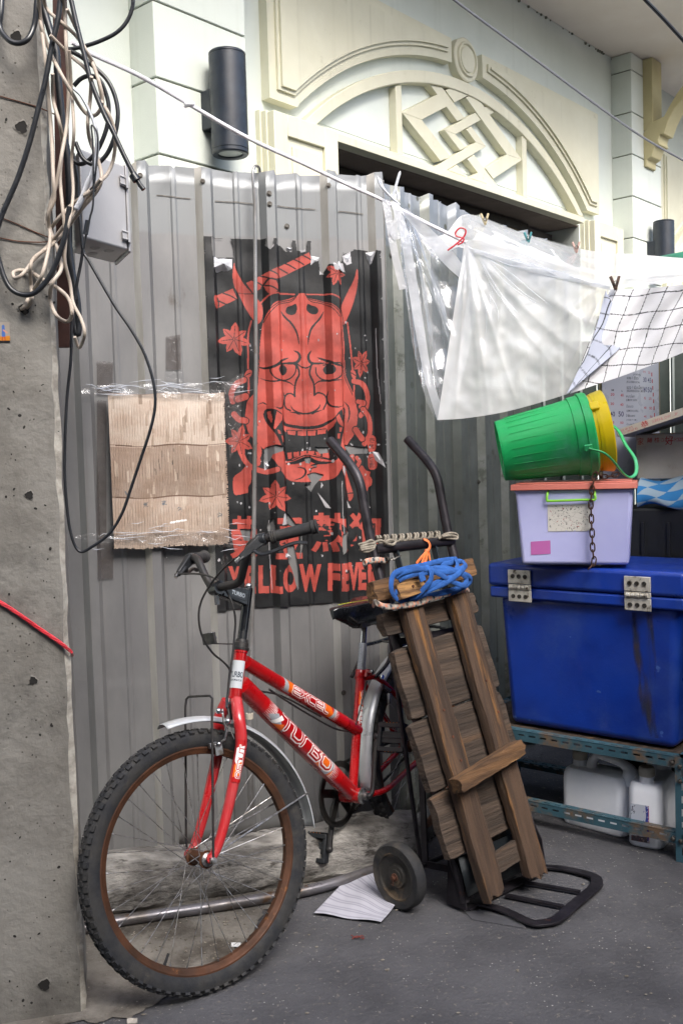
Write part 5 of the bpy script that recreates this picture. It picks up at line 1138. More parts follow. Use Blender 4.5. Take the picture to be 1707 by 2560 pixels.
wdt = float(np.linalg.norm(J2b-J2)); e_ = nrm(J2b-J2); nn2 = -dbk
c.build('torn_label', lambda X, Y: np.array([J2[i]+e_[i]*wdt*(.14+.56*X)+nn2[i]*.0022+Z3[i]*(.02+.125*Y) for i in range(3)]), M['decal'], t2)
# ---- things behind at the right edge
M['foam'] = mat('dirty_foam', '#b9b3ab', '#a39d95', sc=5, rough=.9, c3='#8a7f76', sc3=7, th3=.6, soft3=.1, bump=.0012, bsc=60)
FZ = 1.085; F0 = W(1590, 1200, 3.75); F0[2] = W(1590, 1200, 3.75)[2]; F1 = W(1800, 1190, 3.62)
fx = nrm(np.array([F1[0]-F0[0], F1[1]-F0[1], 0])); fy = np.cross(Z3, fx); fzt = float(W(1590, 1085, 3.75)[2])
foam = thing('foam_box', 'dirty white foam box with red printing behind the storage box', 'foam box', F0+fx*.15+fy*.1)
b = MB(); b.prism([F0, F0+fx*.42, F0+fx*.42+fy*.28, F0+fy*.28], Z3*(fzt-F0[2])); b.build('box_body', M['foam'], foam, bevel=.006)
c = Canvas(0, .42, 0, .04, 260, 30, '#b5afa8')
c.text('家', .005, .003, .028, .030, '#a8252f', .01); c.text('鮮 桂', .04, .010, .085, .030, '#a8252f', .01); c.text('CHILLED FOOD', .09, .012, .17, .026, '#b05058', 0); c.text('好', .105, -.0, .135, .034, '#a8252f', .01); c.text('SUPERBLOW', .15, .012, .24, .026, '#b05058', 0)
c.build('printed_band', lambda X, Y: np.array([F0[i]+fx[i]*X-fy[i]*.0012+Z3[i]*(fzt-F0[2]-.045+Y) for i in range(3)]), M['decal'], foam)
L0, L1_ = np.array(W(1548, 1090, 3.66)), np.array(W(1760, 1020, 3.5)); lx_ = nrm(L1_-L0); lid = thing('foam_lid', 'white foam lid with red printing lying tilted on the foam box', 'foam slab', L0+lx_*.15)  # loose lid of the foam box, lying tilted on it
ly_ = nrm(np.cross(Z3, lx_)); lz_ = np.cross(lx_, ly_); b = MB(); b.box(L0+lx_*.17+ly_*.15+lz_*.012, (.36, .3, .028), [lx_, ly_, lz_]); b.build('lid_slab', M['foam'], lid, bevel=.005)
c = Canvas(0, .34, 0, .026, 220, 22, '#b9b3ab'); c.text('SELAMAT', .012, .013, .06, .021, '#b05058', 0); c.text('SUPER CHILLING', .006, .004, .075, .012, '#b05058', 0); c.text('恭', .09, .002, .118, .025, '#a8252f', .012); c.text('SUPERBLOW LUMI', .13, .008, .23, .018, '#b86a70', 0)
c.build('printed_band', lambda X, Y: np.array([L0[i]+lx_[i]*(X-.005)-ly_[i]*.0012+lz_[i]*(Y-.001) for i in range(3)]), M['decal'], lid)
# blue checked cloth bundle under the foam box
c = Canvas(0, 1, 0, 1, 160, 80, '#2a76b4')
for i in range(-4, 12):
    for j in range(5):
        if (i+j) % 2: c.poly([(i*.14+j*.07, j*.2), (i*.14+.14+j*.07, j*.2), (i*.14+.21+j*.07, j*.2+.2), (i*.14+.07+j*.07, j*.2+.2)], '#8fa5b8')
K0 = np.array(W(1592, 1268, 3.64)); kz = float(W(1600, 1196, 3.7)[2]-K0[2])
clt = mat('checked_cloth', '#ffffff', rough=.95, vcol=True, bump=.0012, bsc=300)
def ck_(X, Y):
    x = X*.5; a = pi*Y; z = kz*(.5+.5*np.sin(a-pi/2))+.012*np.sin(X*14+Y*3); d = -.06*np.sin(a)+.01*np.sin(X*23)
    return np.array([K0[i]+fx[i]*x+fy[i]*(d+.12*Y)+Z3[i]*(z-.0) for i in range(3)])
o = c.build('checked_cloth', ck_, clt); tag(o, 'blue and white checked cloth bundle under the foam box', 'cloth')
crate = thing('dark_crate', 'black crate under the checked cloth beside the storage box', 'crate', K0+fx*.25+fy*.2-Z3*.9)
M['dark'] = mat('dark_plastic', '#14161a', '#1c1f24', sc=6, rough=.6)
b = MB(); kk = K0-Z3*float(K0[2]); b.prism([kk-fx*.06, kk+fx*.6-fx*.06, kk+fx*.54+fy*.3, kk-fx*.06+fy*.3], Z3*float(K0[2]-.004)); b.build('crate_body', M['dark'], crate, bevel=.01)
b = MB(); 
for k in range(6): b.box(kk+fx*(.02+.09*k)-fy*.004+Z3*(K0[2]*.75), (.012, .012, K0[2]*.4), [fx, fy, Z3])
b.build('crate_ribs', M['dark'], crate)
# drinks price board
mb_ = np.array(W(1505, 1210, 3.80)); me_ = np.array(W(1648, 1210, 4.02)); mx_ = nrm(np.array([me_[0]-mb_[0], me_[1]-mb_[1], 0])); mh = float(W(1505, 860, 3.8)[2]-mb_[2]); mw = float(np.linalg.norm((me_-mb_)[:2]))
mbz = mb_-Z3*.02; menu = thing('price_board', 'white drinks price board with red and black writing behind the buckets', 'price board', mbz+mx_*mw/2)
c = Canvas(0, mw, 0, mh, 260, 420, '#a6aab8')
def mpx(x, y):                                                             # from the zoomed photograph to the board
    P = PL(1450+x/5.226, 850+y/5.226, mbz, np.cross(mx_, Z3)); return float((P-mbz)@mx_), float(P[2]-mbz[2])
def mt(s, x0, y0, x1, y1, col, off=.0):
    a_, b_ = mpx(x0, y1), mpx(x1, y0); c.text(s, a_[0], a_[1], b_[0], b_[1], col, off)
RD, BK = '#a3202f', '#23242c'
for s, x0, y0, x1, y1, col in [('M', 390, 645, 418, 668, BK), ('L', 518, 655, 530, 678, BK), ('30', 378, 695, 424, 730, RD), ('40', 503, 705, 543, 740, RD), ('30', 376, 818, 420, 850, RD), ('40', 500, 828, 540, 862, RD), ('40', 372, 935, 432, 1002, '#2a2350'), ('50', 478, 935, 544, 1002, '#2a2350'), ('40', 385, 1060, 422, 1092, RD), ('50', 500, 1065, 540, 1098, RD),
    ('(SODA)', 668, 445, 768, 470, BK), ('แดง / เขียว', 585, 478, 740, 515, BK), ('(RED/GREEN SODA)', 583, 540, 758, 570, BK), ('แดง / เขียวโซดา', 583, 598, 815, 640, BK), ('(RED/GREEN SODA+LEMON)', 583, 655, 830, 690, BK), ('มะนาวโซดา', 578, 715, 692, 752, BK), ('(LEMON SODA)', 576, 772, 724, 808, BK), ('น้ำมะนาว', 580, 845, 670, 885, BK), ('(LEMON JUICE)', 582, 915, 732, 945, BK), ('น้ำผึ้งมะนาว', 576, 968, 696, 1005, BK), ('(HONEY LIME)', 582, 1035, 722, 1062, BK), ('น้ำมะพร้าว', 582, 1085, 700, 1112, BK),
    ('15', 812, 405, 838, 428, RD), ('25', 874, 412, 902, 442, RD), ('30', 808, 490, 852, 552, '#23245a'), ('45', 868, 495, 916, 558, '#23245a'), ('40', 812, 615, 858, 678, '#23245a'), ('50', 866, 622, 925, 685, '#23245a'), ('45', 818, 742, 842, 778, RD), ('55', 882, 748, 920, 784, RD), ('40', 816, 870, 850, 902, RD), ('50', 890, 875, 928, 910, RD), ('40', 818, 985, 852, 1015, RD), ('50', 898, 988, 934, 1020, RD)]: mt(s, x0, y0, x1, y1, col, .015)
for k in range(7):
    y = 425+88*k; a_ = mpx(918+k*6, y); b_ = mpx(932+k*6, y+50); c.poly([(a_[0], a_[1]), (b_[0], a_[1]), (b_[0], b_[1]), (a_[0], b_[1])], '#9e1f2c')
a_ = mpx(940, 380); b_ = mpx(950, 1000)
c.build('printed_panel', lambda X, Y: np.array([mbz[i]+mx_[i]*X+Z3[i]*Y-np.cross(Z3, mx_)[i]*(.004+.003*np.sin(X*12)) for i in range(3)]), M['decal'], menu)
b = MB(); nb = np.cross(Z3, mx_); b.prism([mbz+nb*.006, mbz+mx_*mw+nb*.006, mbz+mx_*mw+nb*.010, mbz+nb*.010], Z3*mh); b.bar(mbz+mx_*(mw+.003)+nb*.004, mbz+mx_*(mw+.003)+nb*.004+Z3*mh, .006, .012, nb); b.build('board_frame', mat('board_frame', '#7d7458', rough=.6), menu)
# dark green folding shutters of the stall
gs = thing('stall_shutter', 'dark green vertical slat shutter of the stall behind the price board', 'shutter', W(1660, 1400, 4.5)*[1, 1, 0])
b = MB(); b2 = MB(); p0 = np.array(W(1310, 1000, 4.45)); p1 = np.array(W(1900, 1000, 4.55)); p0[2] = p1[2] = 0; dx_ = nrm(p1-p0); ny_ = np.cross(Z3, dx_)
for k in range(14): 
    b.box(p0+dx_*(.085*k+.04)+ny_*.004*(k % 2)*3+Z3*.9, (.074, .02, 1.8), [dx_, ny_, Z3])
    b2.box(p0+dx_*(.085*k)-ny_*.008+Z3*.9, (.010, .018, 1.8), [dx_, ny_, Z3])
b.build('slat_panel', mat('dark_green_paint', '#27332f', '#1d2623', sc=6, rough=.6), gs, bevel=.002); b2.build('slat_edge', mat('pale_strip', '#7d8582', rough=.6), gs)
b = MB(); b.box(p0+dx_*1.04-ny_*.03+Z3*1.32, (.16, .02, .55), [dx_, ny_, Z3]); b.build('maroon_sign', mat('maroon', '#5a201c', rough=.6), gs)
# green parasol edge at the far right
b = MB(); q = [W(1622, 648, 5.6), W(1660, 640, 5.5), W(1720, 628, 5.2), W(1800, 618, 5.0), W(1800, 660, 4.9), W(1720, 655, 5.1), W(1640, 652, 5.4)]
b.add(q, [tuple(range(7))]); o = b.build('awning', mat('green_awning', '#2f7a63', '#2a6a56', sc=5, rough=.7), solid=.01); tag(o, 'green awning edge behind the plastic sheet under the far wall lamp', 'awning')
# ================================================================== poster on the fence
PS0, PS1, PZ0, PZ1 = .174, .780, .815, 2.052
AP = np.array(A3(0, 0, 0, False)); 
def ppx(x, y, sc=3.136, ox=480, oy=580):
    P = PL(ox+x/sc, oy+y/sc, AO+NA*.006, NA); d = P-AO; return float(d@TA), float(P[2])
RED2, INK = '#ad4a40', '#111316'
c = Canvas(PS0, PS1, PZ0, PZ1, 420, 860, INK)
c.T = ppx
k3 = .00066                                                   # metres per pixel of the enlarged photograph
def pl(P, col=RED2): c.poly([tuple(p) for p in cat([np.array(q, float) for q in P], 4, closed=True)], col)
def pp_(P, col=RED2): c.poly(P, col)
def ln(P, w, col=INK, taper=False): c.line(P, w*k3, col, True, taper)
# rolled cord behind the head
pp_([(170, 510), (320, 443), (355, 525), (190, 605)]); pl([(165, 520), (185, 505), (208, 560), (195, 603), (175, 590)])
pp_([(425, 400), (915, 160), (940, 235), (650, 380), (480, 480)]);
for k in range(8): x = 470+64*k; y = 380-33*k; ln([(x, y), (x+30, y+10), (x+85, y+42)], 7)
ln([(245, 480), (300, 500), (350, 530)], 7); ln([(200, 520), (208, 560), (205, 600)], 7); ln([(205, 540), (260, 565), (280, 570)], 7)
pl([(560, 420), (590, 375), (640, 385), (665, 460), (600, 495)]); ln([(545, 440), (590, 378), (650, 385)], 9); ln([(570, 425), (620, 440), (660, 465)], 7)
# face
pl([(640, 560), (720, 535), (800, 510), (835, 485), (885, 485), (920, 520), (1020, 545), (1110, 590), (1160, 660), (1185, 780), (1195, 950), (1210, 1130), (1270, 1280), (1290, 1400), (1270, 1560), (1200, 1700), (1150, 1800), (1120, 1880), (1060, 1930), (960, 1955), (800, 1955), (740, 1930), (690, 1870), (600, 1740), (500, 1640), (430, 1500), (430, 1340), (500, 1240), (520, 1050), (530, 850), (560, 700), (600, 610)])
ln([(540, 555), (600, 500), (680, 485), (800, 490)], 8, RED2); ln([(895, 490), (1000, 492), (1090, 500), (1150, 530)], 8, RED2)
for o in (0, 14): ln([(545+o, 700+o), (590+o, 620+o), (680, 555+o), (780, 530+o), (825+o*.3, 490)], 4); ln([(890-o*.3, 490), (930, 530+o), (1030, 555+o), (1120-o, 610+o), (1155-o, 670)], 4)
for o in (0, 14): ln([(530+o, 760), (515+o, 900), (512+o, 1040), (515, 1200)], 4); ln([(1180-o, 700), (1195-o, 900), (1200-o, 1100), (1270-o, 1280)], 4)
# horns
pl([(330, 240), (345, 300), (400, 400), (470, 480), (540, 560), (555, 620), (545, 690), (515, 720), (480, 690), (420, 600), (370, 500), (330, 420), (318, 330)]); ln([(360, 480), (420, 485), (480, 486)], 3)
pl([(1290, 290), (1300, 340), (1290, 450), (1255, 580), (1215, 680), (1185, 730), (1165, 680), (1170, 580), (1215, 480), (1265, 380)]); ln([(1160, 590), (1175, 650), (1185, 725)], 4)
# forehead marks, brows
pl([(815, 565), (822, 610), (805, 645), (770, 650), (735, 630), (745, 590), (785, 575)], INK); pl([(905, 565), (935, 575), (975, 590), (990, 620), (970, 645), (930, 640), (898, 610)], INK)
ln([(695, 620), (720, 660), (780, 720), (820, 790), (840, 880)], 11, INK, True); ln([(1030, 625), (1000, 680), (940, 750), (915, 820), (908, 885)], 11, INK, True)
ln([(800, 930), (835, 950), (845, 990), (815, 1025), (760, 1030), (690, 1030)], 15, INK, True); ln([(935, 930), (912, 970), (918, 1010), (950, 1030), (1050, 1028)], 15, INK, True)
ln([(520, 1060), (580, 1070), (650, 1050), (700, 1010), (755, 988)], 14, INK, True); ln([(985, 985), (1050, 1010), (1110, 1040), (1190, 1060)], 14, INK, True)
ln([(820, 1030), (860, 1060), (900, 1065), (950, 1035)], 7)
# eyes
for cx in (705, 1068):
    ln([(cx-100, 1065), (cx-95, 1110), (cx-60, 1150), (cx, 1165), (cx+60, 1150), (cx+100, 1110), (cx+110, 1060), (cx+90, 1035), (cx+40, 1030), (cx-40, 1045)], 7)
    pl([(cx-35, 1080), (cx-15, 1045), (cx+15, 1045), (cx+38, 1080), (cx+20, 1120), (cx-15, 1122)] if cx < 900 else [(cx-42, 1080), (cx-20, 1048), (cx+20, 1045), (cx+45, 1080), (cx+22, 1115), (cx-22, 1115)], INK)
ln([(530, 1145), (620, 1175), (700, 1165), (760, 1180), (805, 1210)], 8, INK, True); ln([(950, 1205), (1000, 1170), (1080, 1170), (1175, 1160)], 8, INK, True)
# nose and cheeks
ln([(820, 1040), (840, 1110), (815, 1170), (805, 1230), (805, 1290)], 10); ln([(935, 1040), (920, 1110), (950, 1180), (958, 1230), (958, 1280)], 10)
ln([(805, 1285), (770, 1265), (735, 1280), (722, 1330), (735, 1380), (770, 1400)], 8); ln([(958, 1280), (990, 1260), (1040, 1280), (1055, 1330), (1030, 1390)], 8)
ln([(770, 1360), (800, 1400), (870, 1425), (940, 1415), (990, 1380), (1005, 1350)], 10, INK, True); ln([(712, 1245), (725, 1300), (710, 1360), (680, 1385), (600, 1370), (560, 1340), (510, 1355)], 9, INK, True); ln([(1065, 1245), (1055, 1310), (1080, 1365), (1150, 1375), (1190, 1350)], 9, INK, True)
ln([(765, 1410), (830, 1425), (870, 1470), (875, 1500)], 9, INK, True); ln([(1020, 1395), (950, 1420), (920, 1460), (918, 1500)], 9, INK, True)
# mouth, fangs and jaw, traced on their own enlargement
def Zp(P): return [(62.7+1.68*x, 846.7+1.68*y) for x, y in P]
def zl(P, w, col=INK, tp=False): ln(Zp(P), w, col, tp)
def zf(P, col=RED2): pl(Zp(P), col)
zf([(215, 330), (225, 430), (290, 500), (340, 560), (395, 640), (450, 662), (560, 657), (618, 645), (650, 600), (668, 540), (692, 480), (722, 430), (735, 330), (700, 300), (600, 330), (500, 350), (400, 340), (300, 300)])
zf([(298, 345), (310, 322), (345, 326), (378, 348), (402, 388), (450, 398), (500, 405), (560, 396), (608, 372), (640, 335), (673, 316), (676, 350), (668, 400), (655, 450), (648, 490), (640, 530), (622, 562), (560, 545), (500, 530), (440, 552), (405, 566), (385, 520), (362, 460), (340, 425), (312, 390)], INK)
zf([(378, 380), (392, 400), (450, 413), (500, 418), (560, 410), (600, 390), (625, 365), (620, 390), (590, 418), (540, 420), (450, 422), (405, 420)])
for q in ([(405, 420), (448, 423), (446, 445), (410, 440)], [(453, 422), (496, 422), (495, 447), (455, 446)], [(500, 422), (541, 420), (540, 445), (501, 447)], [(546, 418), (588, 412), (588, 436), (547, 441)], [(381, 392), (402, 416), (404, 432), (388, 418)], [(592, 410), (622, 382), (616, 404), (595, 426)]): c.poly(Zp([(sum(p[0] for p in q)/len(q)+(x-sum(p[0] for p in q)/len(q))*.93, y) for x, y in q]), RED2)
zl([(398, 392), (450, 402), (498, 406), (560, 398), (606, 376)], 7); zl([(405, 421), (496, 424), (590, 414)], 4)
for q in ([(348, 333), (380, 352), (380, 374), (345, 418), (333, 414), (338, 380)], [(311, 336), (325, 332), (334, 372), (330, 388), (316, 364)], [(622, 362), (640, 344), (664, 402), (654, 408), (632, 388)], [(652, 326), (668, 322), (670, 352), (660, 350)]): c.poly(Zp([(sum(p[0] for p in q)/len(q)+(x-sum(p[0] for p in q)/len(q))*.93, y) for x, y in q]), RED2)
zl([(348, 333), (340, 375), (334, 412), (345, 418), (380, 374)], 6); zl([(622, 362), (632, 388), (654, 408), (664, 402), (640, 344)], 6)
for q in ([(352, 418), (366, 424), (372, 440), (358, 438)], [(370, 446), (380, 448), (387, 478), (378, 476)], [(640, 408), (654, 410), (650, 430), (640, 430)], [(632, 438), (645, 438), (642, 462), (631, 460)], [(405, 526), (428, 524), (430, 552), (412, 556)], [(434, 523), (462, 521), (463, 542), (437, 548)], [(467, 520), (497, 517), (497, 534), (468, 540)], [(502, 518), (534, 518), (535, 533), (502, 532)], [(539, 521), (562, 522), (564, 542), (540, 538)], [(568, 518), (600, 512), (604, 552), (570, 546)]): c.poly(Zp([(sum(p[0] for p in q)/len(q)+(x-sum(p[0] for p in q)/len(q))*.93, y) for x, y in q]), RED2)
zl([(395, 560), (430, 562), (470, 545), (500, 538), (540, 546), (612, 560)], 6); zl([(402, 578), (450, 570), (500, 553), (550, 572), (612, 572)], 22, INK, True)
zl([(455, 594), (485, 600), (492, 620), (475, 642), (440, 654)], 9, INK, True); zl([(515, 615), (520, 600), (542, 592)], 7)
zl([(298, 345), (306, 372), (335, 420), (360, 460), (385, 520)], 7)
ln([(1190, 1330), (1225, 1370), (1232, 1440), (1215, 1500)], 8, INK, True); ln([(500, 1400), (495, 1480), (520, 1520)], 8, INK, True)
# side cords
def band(P, w): ln(P, w+10, INK); ln(P, w, RED2)
ln([(465, 700), (440, 820), (440, 1070)], 9, RED2); ln([(443, 1150), (445, 1330)], 9, RED2); ln([(1218, 710), (1240, 900), (1258, 1080)], 8, RED2); ln([(1270, 1160), (1266, 1280)], 8, RED2)
band([(1265, 1170), (1330, 1190), (1370, 1270), (1365, 1370), (1320, 1440)], 26); band([(1300, 1330), (1345, 1340), (1320, 1370)], 22); band([(1340, 1390), (1385, 1460), (1390, 1580), (1350, 1660)], 26); band([(1280, 1550), (1330, 1620)], 30)
pl([(1245, 1085), (1275, 1090), (1285, 1130), (1270, 1160), (1250, 1130)]); ln([(1250, 1105), (1280, 1125)], 5); pl([(410, 1120), (440, 1080), (470, 1090), (460, 1130), (420, 1150)]); ln([(420, 1125), (460, 1105)], 5)
band([(410, 1160), (350, 1190), (310, 1260), (320, 1330)], 28); band([(330, 1430), (370, 1470), (420, 1480)], 30); band([(360, 1310), (420, 1290)], 34); band([(380, 1720), (420, 1800), (480, 1850), (580, 1880), (660, 1860)], 26)
pl([(510, 1660), (545, 1700), (540, 1760), (515, 1780)]); pl([(515, 1760), (540, 1790), (530, 1830), (500, 1830)])
# shoulder tassels
pl([(325, 1930), (380, 1880), (430, 1830), (460, 1850), (465, 1950), (440, 2000), (440, 2040), (410, 2050), (370, 2060), (330, 2050)])
pl([(1300, 1860), (1330, 1830), (1360, 1870), (1395, 1880), (1390, 1910), (1410, 1940), (1405, 1985), (1380, 2000), (1370, 2030), (1350, 2010)])
pl([(1160, 1850), (1190, 1830), (1220, 1920), (1250, 2010), (1262, 2070), (1230, 2110), (1215, 2030), (1190, 1940)]); ln([(1215, 2050), (1262, 2045)], 6); pl([(1225, 1770), (1260, 1740), (1275, 1780), (1255, 1840), (1235, 1820)]); band([(1290, 1770), (1310, 1800), (1290, 1840)], 20)
# maple leaves
def leaf(cx, cy, r, rot, sx=1.0, n=7):
    for k in range(n):
        a = rot+2*pi*k/n; L = r*(1 if k % 2 == 0 else .88)*(1.05 if k == 0 else 1); ex, ey = cos(a)*sx, sin(a); px_, py_ = -sin(a)*sx, cos(a)
        c.poly([(cx-ex*4, cy-ey*4), (cx+ex*L*.45+px_*L*.24, cy+ey*L*.45+py_*L*.24), (cx+ex*L*.7+px_*L*.2, cy+ey*L*.7+py_*L*.2), (cx+ex*L, cy+ey*L), (cx+ex*L*.7-px_*L*.2, cy+ey*L*.7-py_*L*.2), (cx+ex*L*.45-px_*L*.24, cy+ey*L*.45-py_*L*.24)], RED2)
    for k in range(n):
        a = rot+2*pi*k/n; ln([(cx+cos(a)*sx*8, cy+sin(a)*8), (cx+cos(a)*sx*r*.75, cy+sin(a)*r*.75)], 3.2)
leaf(330, 840, 135, 1.2); leaf(1325, 1025, 112, 1.7, .68); leaf(1120, 330, 100, 1.9, .9); leaf(650, 2070, 130, 1.05); leaf(372, 1640, 135, 1.35, .85)
# cartouche
pl([(1378, 1605), (1430, 1605), (1434, 1710), (1380, 1715)]); pl([(1380, 1755), (1436, 1745), (1440, 1850), (1382, 1855)])
def gt(s, x0, y0, x1, y1, col, off=.02, sh=0): c.text(s, x0, y1, x1, y0, col, off, sh)
for s, y in (('壱', 1612), ('弐', 1660), ('番', 1765), ('街', 1808)): gt(s, 1388, y, 1426, y+40, INK, .01)
# writing
pxc = lambda x, y: (x, y)
for s, x0, y0, x1, y1 in (('黃', 300, 2225, 515, 2560), ('豆', 650, 2240, 865, 2560), ('熱', 930, 2200, 1225, 2510), ('狗', 1232, 2200, 1470, 2490)): gt(s, x0, y0, x1, y1, RED2, .03)
yb = lambda x: -.032*(x-300)
for ch_r, x0, x1 in (('Y', 285, 385), ('E', 412, 500), ('L', 520, 605), ('L', 615, 700), ('O', 702, 830), ('W', 838, 1012), ('F', 1065, 1145), ('E', 1158, 1232), ('V', 1226, 1306), ('E', 1302, 1366), ('R', 1376, 1466)):
    o = yb(x0); gt(ch_r, x0, 2620+o, x1, 2838+o, RED2, .058)
# torn places show the metal: cut out, and pale paper backs along the tears
def tear(P, pad=0): c.poly(P, None)
R_ = random.Random(21)
def pale(P): c.poly([(x+R_.uniform(-4, 4), y+R_.uniform(-4, 4)) for x, y in P], '#aaa9ad')
c.poly([(148, 55), (300, 55), (320, 110), (330, 200), (155, 200)], None)
pale([(296, 82), (318, 110), (330, 200), (305, 190)])
for P in ([(575, 60), (630, 60), (628, 110), (600, 150), (570, 120)], [(655, 60), (780, 60), (780, 150), (735, 160), (690, 110), (655, 100)], [(815, 60), (900, 60), (900, 125), (870, 150), (820, 150)], [(930, 60), (1185, 60), (1180, 200), (1150, 260), (1060, 260), (1020, 330), (1000, 300), (990, 210), (930, 190)], [(1185, 60), (1270, 60), (1260, 140), (1190, 170)], [(1270, 60), (1500, 60), (1500, 158), (1400, 155), (1260, 128)], [(1380, 150), (1420, 155), (1395, 260), (1360, 180)]): tear([(x+R_.uniform(-5, 5), y+R_.uniform(-6, 6)) for x, y in P])
for P in ([(570, 90), (600, 100), (630, 85), (625, 120), (600, 150), (585, 140)], [(735, 110), (785, 120), (775, 160), (745, 150)], [(830, 135), (890, 125), (895, 155), (850, 160)], [(930, 190), (960, 180), (1000, 200), (990, 230), (950, 235), (925, 265)], [(1090, 260), (1140, 240), (1180, 250), (1195, 320), (1150, 290), (1130, 310), (1100, 300)], [(1180, 190), (1240, 150), (1245, 250), (1215, 265), (1190, 230)], [(1360, 155), (1380, 170), (1395, 255), (1380, 230)], [(1405, 155), (1425, 155), (1398, 262)], [(995, 300), (1030, 330), (1005, 335)]): pale(P)
for P in ([(575, 1690), (650, 1665), (720, 1680), (700, 1720), (625, 1745), (600, 1800), (565, 1800)], [(870, 1770), (930, 1760), (920, 1810), (890, 1805)], [(900, 1900), (960, 1880), (1025, 1905), (960, 1980), (935, 2040), (885, 1980), (935, 1970)], [(960, 1690), (1060, 1690), (1070, 1730), (1000, 1740)], [(1190, 1670), (1380, 1690), (1380, 1730), (1240, 1745)], [(930, 1830), (980, 1810), (975, 1840)],
          [(590, 2300), (625, 2240), (645, 2340), (600, 2360)], [(720, 2200), (760, 2210), (810, 2280), (800, 2310), (740, 2290)], [(740, 2470), (800, 2460), (830, 2620), (840, 2790), (815, 2770), (790, 2640), (750, 2580)], [(1170, 2370), (1225, 2340), (1210, 2400), (1220, 2480), (1175, 2520), (1165, 2440)], [(380, 2330), (460, 2330), (455, 2420), (410, 2420)], [(860, 2340), (850, 2560), (875, 2450)]): tear([(x+R_.uniform(-6, 6), y+R_.uniform(-6, 6)) for x, y in P])
for P in ([(560, 1790), (600, 1800), (590, 1860), (565, 1870)], [(1170, 1830), (1205, 1860), (1190, 1920), (1170, 1880)], [(1410, 1720), (1450, 1730), (1500, 1850), (1440, 1800)], [(710, 2200), (735, 2210), (745, 2290), (700, 2290)], [(720, 2510), (775, 2540), (770, 2560), (720, 2545)], [(760, 2590), (830, 2700), (820, 2770), (800, 2680)], [(985, 2040), (1030, 2100), (1090, 2170), (1050, 2160)], [(1010, 1960), (1030, 1990), (1005, 2010)], [(1210, 2100), (1240, 2160), (1225, 2160)], [(1370, 2130), (1395, 2160), (1385, 2165)]): pale(P)
for k in range(120):
    x, y = R_.uniform(200, 1460), R_.uniform(700, 2800); 
    if R_.random() < .5: y = R_.gauss(1720, 70)
    r = R_.uniform(2, 9); c.poly([(x+r*cos(a)*R_.uniform(.4, 1.6), y+r*sin(a)*R_.uniform(.5, 2)) for a in np.linspace(0, 6.28, 6)[:-1]], R_.choice(['#aaa9ad', '#aaa9ad', '#8d8c90']))
for x0, y0, y1 in ((1430, 760, 1350), (600, 2260, 2800), (1160, 1950, 2500), (800, 2560, 2800)):
    ln([(x0, y0), (x0+8, (y0+y1)/2), (x0+30, y1)], 2.2, '#b9b8bc')
# lower corner and outer edges, uneven
c.poly([(260, 3000), (260, 2780), (620, 2800), (860, 2810), (1000, 2795), (1330, 2770), (1500, 2740), (1500, 3000)], None) if False else None
c.T = lambda x, y: (x, y)
R_ = random.Random(2)
for k in range(14):
    z = R_.uniform(PZ0, PZ1); r = R_.uniform(.001, .007); c.poly([(PS1+.01, z), (PS1-r, z+.008), (PS1+.01, z+.02)], None, True); c.poly([(PS0-.01, z), (PS0+r*.5, z+.008), (PS0-.01, z+.02)], None, True)
M['poster'] = mat('poster_paper', '#ffffff', '#c9c6c6', sc=14, rough=.55, vcol=True, bump=.0012, bsc=22, rv=.12, spec=.5)
def pfn(X, Y):
    w = .0012*np.sin(Y*47+X*15)+.001*np.sin(X*90+Y*11)
    h = corr(X)+.0075+w
    return np.array([AO[0]+TA[0]*X+NA[0]*h, AO[1]+TA[1]*X+NA[1]*h, Y+0*X])
po = c.build('poster', pfn, M['poster']); tag(po, 'torn black and red poster of a horned mask above the words YELLOW FEVER', 'poster')
# curled paper flaps
b = MB()
def flap(P, depth, mb=b):
    C_ = [np.array(A3(*ppx(x, y), .004)) for x, y in P]; n = len(C_); ctr = sum(C_)/n+NA*depth; mb.add(C_+[ctr], [(i, (i+1) % n, n) for i in range(n)])
flap([(155, 200), (200, 206), (250, 202), (300, 208), (330, 205), (335, 300), (290, 318), (230, 312), (185, 322), (160, 290)], .018)
for P in ([(925, 185), (1000, 200), (985, 235), (930, 270)], [(1090, 255), (1150, 230), (1190, 320), (1130, 290)], [(1180, 190), (1250, 150), (1240, 240), (1200, 265)], [(1355, 165), (1420, 160), (1395, 265)], [(735, 2510), (780, 2550), (725, 2545)], [(1415, 1720), (1450, 1730), (1500, 1860), (1440, 1810)], [(740, 120), (785, 125), (760, 165)], [(705, 2215), (745, 2260), (735, 2290), (710, 2285)], [(565, 1800), (605, 1830), (580, 1875)]): flap(P, .010)
fo = b.build('torn_flaps', mat('paper_back', '#c2c3c7', '#aeb0b6', sc=30, rough=.9, bump=.004, bsc=60), po, smooth=False, solid=.0008); fo['kind'] = 'stuff'
